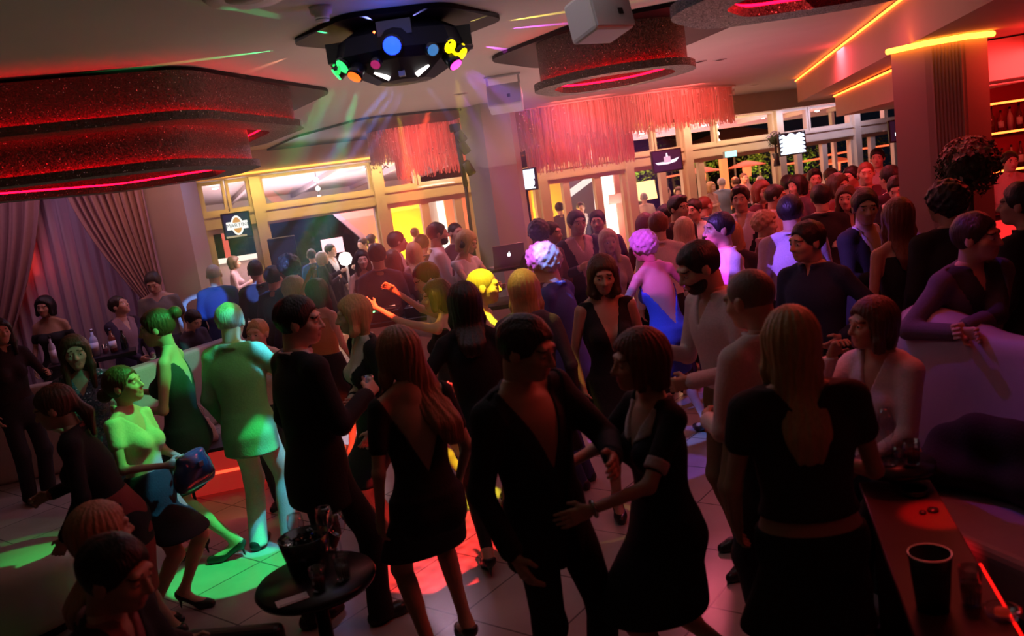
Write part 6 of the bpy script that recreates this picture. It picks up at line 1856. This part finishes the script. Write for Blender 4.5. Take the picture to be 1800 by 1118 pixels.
# guests on the terrace
for (k, lab, px, py, yd, face, sex, hair, top) in (
    ('o1', 'person with pale hair outside, below the left patio heater', 1249, 321, 18.6, 30, 'f', ('bob', HBLOND), S((.6, .4, .38))),
    ('o2', 'person in a grey-blue jacket outside, beside the orange lit post', 1268, 314, 19.2, 150, 'm', ('crop', HGREY), J((.16, .22, .30))),
    ('o3', 'person in red light outside, right of the orange lit post', 1291, 313, 19.8, 200, 'm', ('short', HBR), S((.5, .2, .18))),
    ('o4', 'person outside below the right patio heater, orange-lit', 1307, 305, 20.2, 20, 'm', ('buzz', HBR), S((.5, .3, .28))),
    ('o5', 'person with pale hair outside behind the glazed door right of the heaters', 1336, 312, 18.8, -20, 'f', ('bob', HGREY), S((.45, .3, .34))),
    ('o6', 'person outside before the dark sloping wall, pink face', 1020, 357, 18, 10, 'm', ('crop', HDK), J((.05, .05, .09))),
    ('o7', 'person outside before the yellow wall, dark hair', 982, 357, 17.4, 190, 'm', ('short', HB), S((.12, .08, .14))),
    ('o8', 'person in a pink shirt outside before the yellow wall', 964, 366, 18, 60, 'm', ('crop', HDK), S((.55, .28, .28))),
    ('o9', 'person with a shaved head outside under the orange sign board', 1131, 340, 18.6, 170, 'm', ('buzz', HGREY), S((.62, .5, .45))),
    ('o10', 'person outside right of the bright light box', 1111, 344, 18, 40, 'm', ('short', HB), S((.2, .1, .12))),
    ('o11', 'person with brown hair outside below the purple screen', 1170, 330, 18.5, 100, 'm', ('short', HBR), S((.12, .1, .18))),
    ('o12', 'person outside left of the window post under the purple screen', 1192, 330, 19.2, -20, 'f', ('bob', HBR), S((.3, .18, .22))),
    ('o13', 'person in a bright blue shirt outside the large left window', 546, 440, 14.9, 195, 'm', ('crop', HDK), S((.03, .12, .40))),
    ('o14', 'person in a black jacket outside, facing the blue shirt', 580, 431, 15.4, 70, 'm', ('short', HB), J((.02, .02, .03))),
    ('o15', 'person with pale hair and black top outside, left of the globe lamp', 566, 446, 14.7, 120, 'f', ('bob', (.45, .4, .4)), S((.03, .03, .05))),
    ('o16', 'person in a white shirt outside, right of the globe lamp', 636, 420, 15.6, -40, 'm', ('crop', HDK), S((.6, .55, .6))),
    ('o17', 'person with dark hair outside below the salmon stair wall', 652, 413, 16, 150, 'm', ('short', HB), S((.10, .08, .12))),
    ('o18', 'person outside at the yellow niche holding up a phone', 728, 402, 16.4, 180, 'm', ('short', HDK), S((.4, .2, .15))),
    ('o19', 'person in a pink top sitting at the terrace bar', 410, 452, 15.5, 100, 'f', ('bob', HBR), S((.5, .35, .42)))):
    g(k, lab, px, py, yd, face, sex, hair, 'fair', top)
# ---------------------------------------------------------------- things people hold or wear
def held(info, side, kind, label, fill=None):
    S_, E_, Wr, d, n, curl = info['palm' + side]
    n = unit(n - d*(n @ d))
    q = Wr + d*.078 + n*.036
    p = info['ML'] @ Vector([float(t) for t in q])
    if kind == 'wine': wine_glass((p.x, p.y, p.z - .11), .21, .042, label, None, fill)
    elif kind == 'tumbler': tumbler((p.x, p.y, p.z - .07), .14, .033, label, None, fill)
    elif kind == 'flute': flute((p.x, p.y, p.z - .12), .24, label)
held(P['bun'], 'L', 'tumbler', 'tumbler in the raised hand of the person with the high hair bun', CLEARD)
held(P['beard_shirt'], 'R', 'tumbler', 'tumbler held by the bearded person in the light shirt', WINE)
held(P['profile_right'], 'L', 'wine', 'wine glass held by the violet-lit profile')
held(P['suit'], 'R', 'tumbler', 'tumbler held by the person in the full black suit', CLEARD)
held(P['jacket_white'], 'R', 'tumbler', 'tumbler held before the open white shirt by the ridged column', WINE)
held(C['c9'], 'L', 'wine', 'wine glass held beside the globe lamp')
held(C['c6'], 'L', 'tumbler', 'tumbler lifted high by the raised red-lit arm', CLEARD)
# shoulder bags
def handbag(loc, rz, label, mt, w=.26, hgt=.17, straps=True):
    root = empty('handbag', loc, label, 'bag', None, rz)
    G = Grid((-.25, -.15, -.02), (.25, .15, .35), .009)
    G.add(ell((0, 0, hgt*.5), (w*.5, .06, hgt*.55), k=.02)); G.add(cap((-w*.36, 0, .03), (w*.36, 0, .03), .045, .045, .04)); G.add(cap((-w*.30, 0, hgt), (w*.30, 0, hgt), .020, .020, .04))
    G.f = (G.f + wrinkle(.002, 30, 3)(*G.xyz((slice(None),)*3))).astype(np.float32)
    me, _, _ = np_mesh('body', [G.mesh()]); o = bpy.data.objects.new('body', me); COL.objects.link(o); me.materials.append(mt); o.parent = root
    if straps:
        for sy in (-.03, .03):
            MB().tube([(-w*.26, sy, hgt), (-w*.22, sy, hgt + .10), (0, sy, hgt + .17), (w*.22, sy, hgt + .10), (w*.26, sy, hgt)], .006).build('handle', mt, root)
    MB().box((-.018, -.070, hgt*.62), (.018, -.055, hgt*.78)).build('clasp', CAPS, root)
    return root
q = (P['satin']['handL'] + P['satin']['handR'])*.5
handbag((q.x + .05, q.y - .03, q.z - .13), R(70), 'shiny dark blue bag clutched by the person in pale satin', mat('patent_blue', (.02, .05, .12), .12, coat=1.0), .30, .18, False)
p = at_y(348, 745, 7.03)
handbag((p.x, 7.03, .432), R(10), 'pale handbag with two handles standing on the red glowing cube', mat('pale_bag', (.62, .56, .58), .5), .28, .20)
S_, E_, Wr, d, n, curl = P['couple_woman']['palmL']
dd = Vector([float(t) for t in d]); a_ = dd.orthogonal().normalized(); b_ = dd.cross(a_); c_ = Vector([float(t) for t in Wr]) - dd*.015
MB().tube([c_ + a_*.030*math.cos(t) + b_*.030*math.sin(t) for t in [2*math.pi*i/20 for i in range(20)]], .006, 8, closed=True).build('bracelet', CAPS, P['couple_woman']['obj'])
# headphones round the neck of the disc jockey
hd = C['dj']['obj']
Lh = C['dj']['ML'].inverted() @ C['dj']['head']
MB().tube([Lh + Vector((.105*math.cos(t), -.01, .105*math.sin(t) + .02)) for t in [math.pi*i/14 for i in range(15)]], .010, 8).build('headphones', BLACKMAT, hd)
for sx in (-1, 1):
    MB().tube([Lh + Vector((sx*.088, -.005, -.01)), Lh + Vector((sx*.118, -.005, -.01))], .040, 14).build('ear_cup', BLACKMAT, hd)
# ---------------------------------------------------------------- light
w = bpy.data.worlds.new('night'); SC.world = w; w.use_nodes = True
w.node_tree.nodes['Background'].inputs[0].default_value = (.010, .012, .022, 1); w.node_tree.nodes['Background'].inputs[1].default_value = .25
vs = SC.view_settings
vs.view_transform = 'Standard'; vs.look = 'None'; vs.gamma = 1; vs.exposure = 0; vs.use_curve_mapping = False
for k in ('led_green', 'led_status', 'bulb_white', 'canopy_lamp', 'slot_white', 'deck_button', 'deck_display', 'lid_white', 'globe_white', 'heater_steel', 'burner', 'tube_orange', 'wax', 'led_amber'):
    if k in MATS: MATS[k].cycles.emission_sampling = 'NONE'
for k in MATS:
    if k.startswith('beam_') or k.startswith('tv_'): MATS[k].cycles.emission_sampling = 'NONE'

NL = 0
def spot(loc, tgt, col, power, ang, blend=.25, r=.02):
    l = bpy.data.lights.new('spot', 'SPOT'); l.energy = power; l.color = col; l.spot_size = R(ang); l.spot_blend = blend; l.shadow_soft_size = r
    o = bpy.data.objects.new('spot_light', l); COL.objects.link(o); o.location = loc
    d = Vector(tgt) - Vector(loc)
    o.rotation_euler = d.to_track_quat('-Z', 'Y').to_euler()
    return o
def point(loc, col, power, r=.05):
    l = bpy.data.lights.new('point', 'POINT'); l.energy = power; l.color = col; l.shadow_soft_size = r
    o = bpy.data.objects.new('point_light', l); COL.objects.link(o); o.location = loc
    return o
def area(loc, tgt, col, power, sx, sy):
    l = bpy.data.lights.new('area', 'AREA'); l.shape = 'RECTANGLE'; l.size = sx; l.size_y = sy; l.energy = power; l.color = col
    o = bpy.data.objects.new('area_light', l); COL.objects.link(o); o.location = loc
    o.rotation_euler = (Vector(tgt) - Vector(loc)).to_track_quat('-Z', 'Y').to_euler()
    return o
GREEN, TEAL, CYANB, YEL, REDS, VIO, BLU = (.03, 1, .16), (.0, .85, .45), (.08, .72, 1), (1, .88, .02), (1, .04, .03), (.55, .06, 1), (.10, .16, 1)
F0 = Vector((DX, DY, 3.0))
def beam(dx, dy, dz, tgt, col, power, ang, blend=.15, r=.018): return spot(F0 + Vector((dx, dy, dz)), tgt, col, power, ang, blend, r)
V3 = Vector
# green group on the left
beam(-.42, -.05, 0, P['satin']['sh'] + V3((0, 0, .05)), GREEN, 260, 15)
beam(-.40, -.12, -.02, P['satin']['handL'] + V3((.0, 0, .05)), CYANB, 260, 8)
beam(-.40, .02, 0, P['bun']['sh'] + V3((.05, 0, .05)), GREEN, 270, 14)
beam(-.36, .10, 0, P['bun']['sh'] + V3((.22, 0, -.1)), CYANB, 120, 5)
beam(-.30, -.2, 0, P['blazer']['sh'] + V3((.05, 0, -.15)), GREEN, 48, 24)
beam(-.30, -.1, 0, P['blazer']['head'] + V3((.14, 0, -.06)), CYANB, 300, 7)
beam(-.25, -.1, 0, V3((P['blazer']['loc'].x + .02, P['blazer']['loc'].y, .30)), CYANB, 380, 7)
beam(-.30, .1, -.02, V3((-2.10, 5.22, 0)), (.02, 1, .22), 700, 13, .05)
beam(-.30, .1, -.02, V3((-2.60, 5.85, 0)), CYANB, 700, 5, .1)
beam(-.42, .0, 0, V3((P['sequin']['loc'].x, P['sequin']['loc'].y, 1.1)), TEAL, 50, 20)
# yellow, red, blue in the middle
beam(.30, .1, 0, P['yellow_man']['head'] + V3((0, 0, -.10)), YEL, 620, 11)
beam(.28, .16, 0, P['blonde_back']['head'], (1, .75, .1), 60, 12)
beam(.33, .05, 0, P['arms']['sh'] + V3((-.12, -.02, -.02)), (1, .62, .05), 100, 5)
beam(.10, .2, -.2, P['arms']['handL'] + V3((.04, .03, -.02)), (1, .07, .02), 1500, 15)
beam(.36, .1, 0, P['blue_suit']['head'] + V3((-.16, 0, -.02)), YEL, 420, 4)
beam(.10, .2, -.05, P['blue_suit']['sh'] + V3((.08, 0, .12)), (.16, .28, 1), 420, 8)
beam(-.1, .2, -.2, V3((-.50, 5.95, 0)), YEL, 700, 9, .05)
# patterned red wash on the floor
g_ = beam(-.05, -.05, -.35, V3((-.62, 5.10, 0)), (1, .035, .03), 900, 25, .05)
def gobo(o, scale):
    l = o.data; l.use_nodes = True
    nt = l.node_tree; N, L = nt.nodes, nt.links
    em = [n for n in N if n.type == 'EMISSION'][0]
    tc = N.new('ShaderNodeTexCoord'); sp = N.new('ShaderNodeSeparateXYZ'); L.new(tc.outputs['Normal'], sp.inputs[0])
    dv = [N.new('ShaderNodeMath') for _ in (0, 1)]
    cb = N.new('ShaderNodeCombineXYZ')
    for i in (0, 1):
        dv[i].operation = 'DIVIDE'; L.new(sp.outputs[i], dv[i].inputs[0]); L.new(sp.outputs[2], dv[i].inputs[1]); L.new(dv[i].outputs[0], cb.inputs[i])
    vo = N.new('ShaderNodeTexVoronoi'); vo.inputs['Scale'].default_value = scale; vo.inputs['Randomness'].default_value = .35; L.new(cb.outputs[0], vo.inputs['Vector'])
    rp = N.new('ShaderNodeMapRange'); rp.inputs['From Min'].default_value = .15; rp.inputs['From Max'].default_value = .75; rp.inputs['To Min'].default_value = 1.7; rp.inputs['To Max'].default_value = .35
    L.new(vo.outputs['Distance'], rp.inputs['Value']); L.new(rp.outputs[0], em.inputs['Strength'])
gobo(g_, 24)
# violet and blue on the right of the floor
beam(.34, .2, 0, P['purple_back']['sh'] + V3((-.05, 0, .05)), (.80, .05, .9), 300, 12)
beam(.30, .25, 0, P['purple_back']['head'] + V3((.05, 0, .1)), (.35, .10, 1), 260, 9)
beam(.34, .2, 0, P['purple_back']['hip'], BLU, 300, 16)
beam(.36, .2, 0, P['profile_right']['sh'] + V3((-.05, 0, -.12)), (.85, .06, 1), 600, 9)
beam(.36, .2, 0, P['lavender']['sh'] + V3((0, 0, -.12)), (.36, .14, 1), 620, 19)
beam(.3, .2, -.1, V3((1.05, 5.95, 0)), (.30, .12, 1), 200, 10)
beam(.3, .2, -.1, V3((.80, 6.9, 0)), (.6, .10, 1), 330, 10)
# streaks of light along the ceiling
def streak(px0, py0, px1, py1, col, p_, ang):
    a = at_z(px0, py0, CEIL); b = at_z(px1, py1, CEIL); d = (b - a)
    u = d.normalized(); al = R(ang*.5)
    st = Vector((a.x, a.y, CEIL - .035)) - u*.10
    spot(st, st + u*math.cos(al*1.12) + Vector((0, 0, math.sin(al*1.12))), col, p_*4.5, ang, .35, .006)
for q in ((520, 84, 330, 108, (.04, 1, .30), 34, 7), (560, 46, 380, 5, (.04, 1, .30), 34, 9), (640, 20, 560, -10, (.3, .35, 1), 16, 12), (735, 12, 790, -20, (.3, .3, 1), 14, 9), (872, 40, 1040, 14, (1, .8, .10), 26, 9), (876, 52, 1010, 40, (.65, .10, 1), 34, 9), (845, 80, 950, 98, (.65, .10, 1), 30, 9), (840, 24, 930, -10, (1, .85, .2), 16, 9), (520, 96, 400, 140, (1, .35, .2), 10, 8)):
    streak(*q)
# added fill over the floor, red wash from the lamps, added unseen upward ceiling fills
area((-.3, 4.6, 3.26), (-.3, 4.8, 0), (1, .80, .82), 5, 2.2, 1.6)
area((.5, 8.0, 2.50), (.5, 8.0, 3.3), (1, .64, .60), 32, 4.2, 5.6)
area((-2.2, 4.8, 2.50), (-2.2, 4.8, 3.3), (.85, 1, .62), 5, 7, 7)
area((2.3, 10.0, 2.5), (2.3, 10.0, 3.3), (1, .24, .34), 18, 3, 4.5)
area((-2.9, 6.5, 2.60), (-2.9, 6.5, 0), (1, .25, .22), 2.5, 1.6, 1.6)
point((1.02, 6.55, 3.02), (1, .03, .04), 6, .25)
area((1.95, 4.2, 2.92), (-.1, 3.8, 1.1), (1, .06, .05), 13, .9, .9)
point((3.3, 1.2, 2.6), (1, .05, .06), 4, .3)
# violet on the right banquette
spot((1.3, 5.2, 3.2), (2.55, 3.75, 1.0), (.34, .08, 1), 44, 42, .9)
spot((1.2, 2.6, 3.1), at_z(1645, 905, .73), (1, .012, .016), 420, 7, .5)
# red inside the crystal chandeliers
for (x, y, p_) in ((1.15, 13.0, 22), (2.2, 13.4, 22), (3.3, 13.8, 26), (-.98, 12.75, 30)):
    point((x, y, 2.98), (1, .06, .05), p_, .12)
for (x, y, tx_, ty_, p_) in ((1.4, 12.0, 1.4, 13.1, 10), (2.9, 12.4, 2.7, 13.5, 10), (-.98, 11.7, -.98, 12.6, 8)):
    area((x, y, 3.22), (tx_, ty_, 2.8), (1, .10, .09), p_, .8, .2)
# warm lamps washing the window frames
for (s0, s1, p_, col) in ((-.6, 1.2, 60, (1, .60, .16)), (1.3, 3.0, 55, (1, .62, .20)), (3.2, 5.0, 55, (1, .50, .24)), (5.0, 6.8, 55, (1, .42, .28)), (6.8, 8.6, 55, (1, .45, .30)), (8.6, 10.4, 55, (1, .62, .38)), (10.4, 13.0, 60, (.75, .62, 1))):
    q = WP((s0 + s1)/2, 2.92, .45); area(q, q + WN*-.35 + V3((0, 0, -1)), col, p_*.34, s1 - s0, .1)
# bar
area((5.2, 7.0, 2.54), (5.2, 9.2, 1.8), (1, .04, .05), 30, 2, .5)
point((4.4, 6.3, 2.75), (1, .04, .03), 14, .1)
area((5.2, 8.2, 2.50), (5.3, 9.3, 2.9), (1, .03, .04), 30, 1.6, .3)
# coloured ceiling spots over the crowd
for (x, y, p_, col) in ((2.0, 9.6, 34, (1, .12, .20)), (4.0, 9.8, 34, (1, .07, .12)), (.7, 9.6, 14, (1, .25, .28)), (-1.4, 9.8, 22, (.85, .50, .75)), (-3.2, 10.6, 9, (.35, .40, 1)), (5.2, 11.6, 26, (1, .08, .18)), (2.8, 6.9, 9, (1, .10, .16))):
    area((x, y, 3.24), (x, y, 0), col, p_, .5, .5)
area((-5.4, 9.3, 3.2), (-5.6, 10.6, 1.6), (.75, .35, .6), 9, 1.2, .4)
area((-3.9, 9.6, 3.2), (-4.2, 10.8, 1.8), (1, .45, .35), 6, .5, .3)
spot((-4.6, 8.2, 3.2), (-4.62, 8.98, 1.05), (.45, .40, 1), 60, 20, .4)
# terrace lamps
for (px, py, n, p_, col) in ((715, 425, -2.3, 60, (1, .75, .05)), (640, 380, -1.5, 16, (1, .20, .12)), (820, 400, -1.8, 20, (1, .22, .12)), (965, 385, -2.4, 55, (1, .72, .15)), (1090, 380, -1.2, 25, (1, .5, .4)), (1140, 335, -3.5, 60, (1, .5, .15)), (1325, 300, -3.6, 14, (.9, 1, .2)), (1235, 292, -4.2, 12, (.9, 1, .25)), (1412, 290, -4.6, 16, (.9, 1, .25)), (1115, 310, -4.2, 14, (.9, 1, .3)), (1285, 300, -2.2, 26, (1, .16, .05)), (1480, 300, -3.4, 26, (1, .10, .10)), (560, 400, -3.5, 30, (.6, .5, .9)), (430, 420, -2.0, 25, (1, .6, .5))):
    s, z = sz_at(px, py, n)
    q = WP(s, max(.4, z), n)
    point(q, col, p_*1.6, .15)
q = WP(1.6, 2.0, -3.2); area(q, q + V3((0, 0, 1)), (1, .66, .72), 95, 4, 3)
q = WP(1.2, 2.4, -.8); area(q, q + V3((0, 0, 1)), (.80, .82, 1), 40, 4.5, .6)
q = WP(11, 2.2, -1.6); area(q, q + V3((0, 0, 1)), (1, .40, .5), 110, 6, 1.2)
for s in (5.0, 7.5, 10.0, 12.5):
    q = WP(s, 2.7, -3.0); area(q, q - V3((0, 0, 1)), (1, .30, .26), 60, 2, 1)
q = WP(1.0, 2.5, -2.2); area(q, q - V3((0, 0, 1)), (.8, .6, .85), 60, 2, 1)
point((DX + .02, DY - .52, 3.10), (.05, .12, 1), 1.2, .03)
# thin haze around the dance light
hz = MB(); hz.lathe([(0, 1.15), (1.5, 1.35), (2.3, 2.0), (2.4, 2.7), (2.2, 3.26), (0, 3.27)], c=(-.75, 7.10, 0), n=32)
m = bpy.data.materials.new('haze'); m.use_nodes = True
nt = m.node_tree; nt.nodes.remove(nt.nodes['Principled BSDF'])
vsn = nt.nodes.new('ShaderNodeVolumeScatter'); vsn.inputs['Density'].default_value = .060; vsn.inputs['Anisotropy'].default_value = .2
nt.links.new(vsn.outputs[0], nt.nodes['Material Output'].inputs['Volume'])
o = hz.build('haze', m); tag(o, 'thin stage haze hanging around the black dance light', 'haze', None, 'stuff')
for (px, py, yy, dx, dy, dz, col, p_, ang) in ((366, 530, 10.1, -.08, -.10, -.07, (.10, .32, 1), 5500, 4.0), (452, 515, 9.6, -.04, -.08, -.075, (.12, .28, 1), 7000, 2.8), (520, 500, 8.5, .0, -.06, -.075, (.16, .26, 1), 6000, 2.4),
        (255, 640, 8.2, -.40, -.06, -.05, (.05, 1, .4), 900, 7), (330, 600, 8.8, -.38, .0, -.05, (.1, .9, .6), 800, 5)):
    beam(dx, dy, dz, at_y(px, py, yy), col, p_, ang, .3)
SC.cycles.use_denoising = True
SC.cycles.max_bounces = 6; SC.cycles.diffuse_bounces = 3; SC.cycles.glossy_bounces = 3; SC.cycles.transparent_max_bounces = 12; SC.cycles.volume_bounces = 0
SC.cycles.sample_clamp_indirect = 3.0; SC.cycles.sample_clamp_direct = 0
SC.cycles.caustics_reflective = False; SC.cycles.caustics_refractive = False

cam.dof.use_dof = True; cam.dof.focus_distance = 7.5; cam.dof.aperture_fstop = 2.2
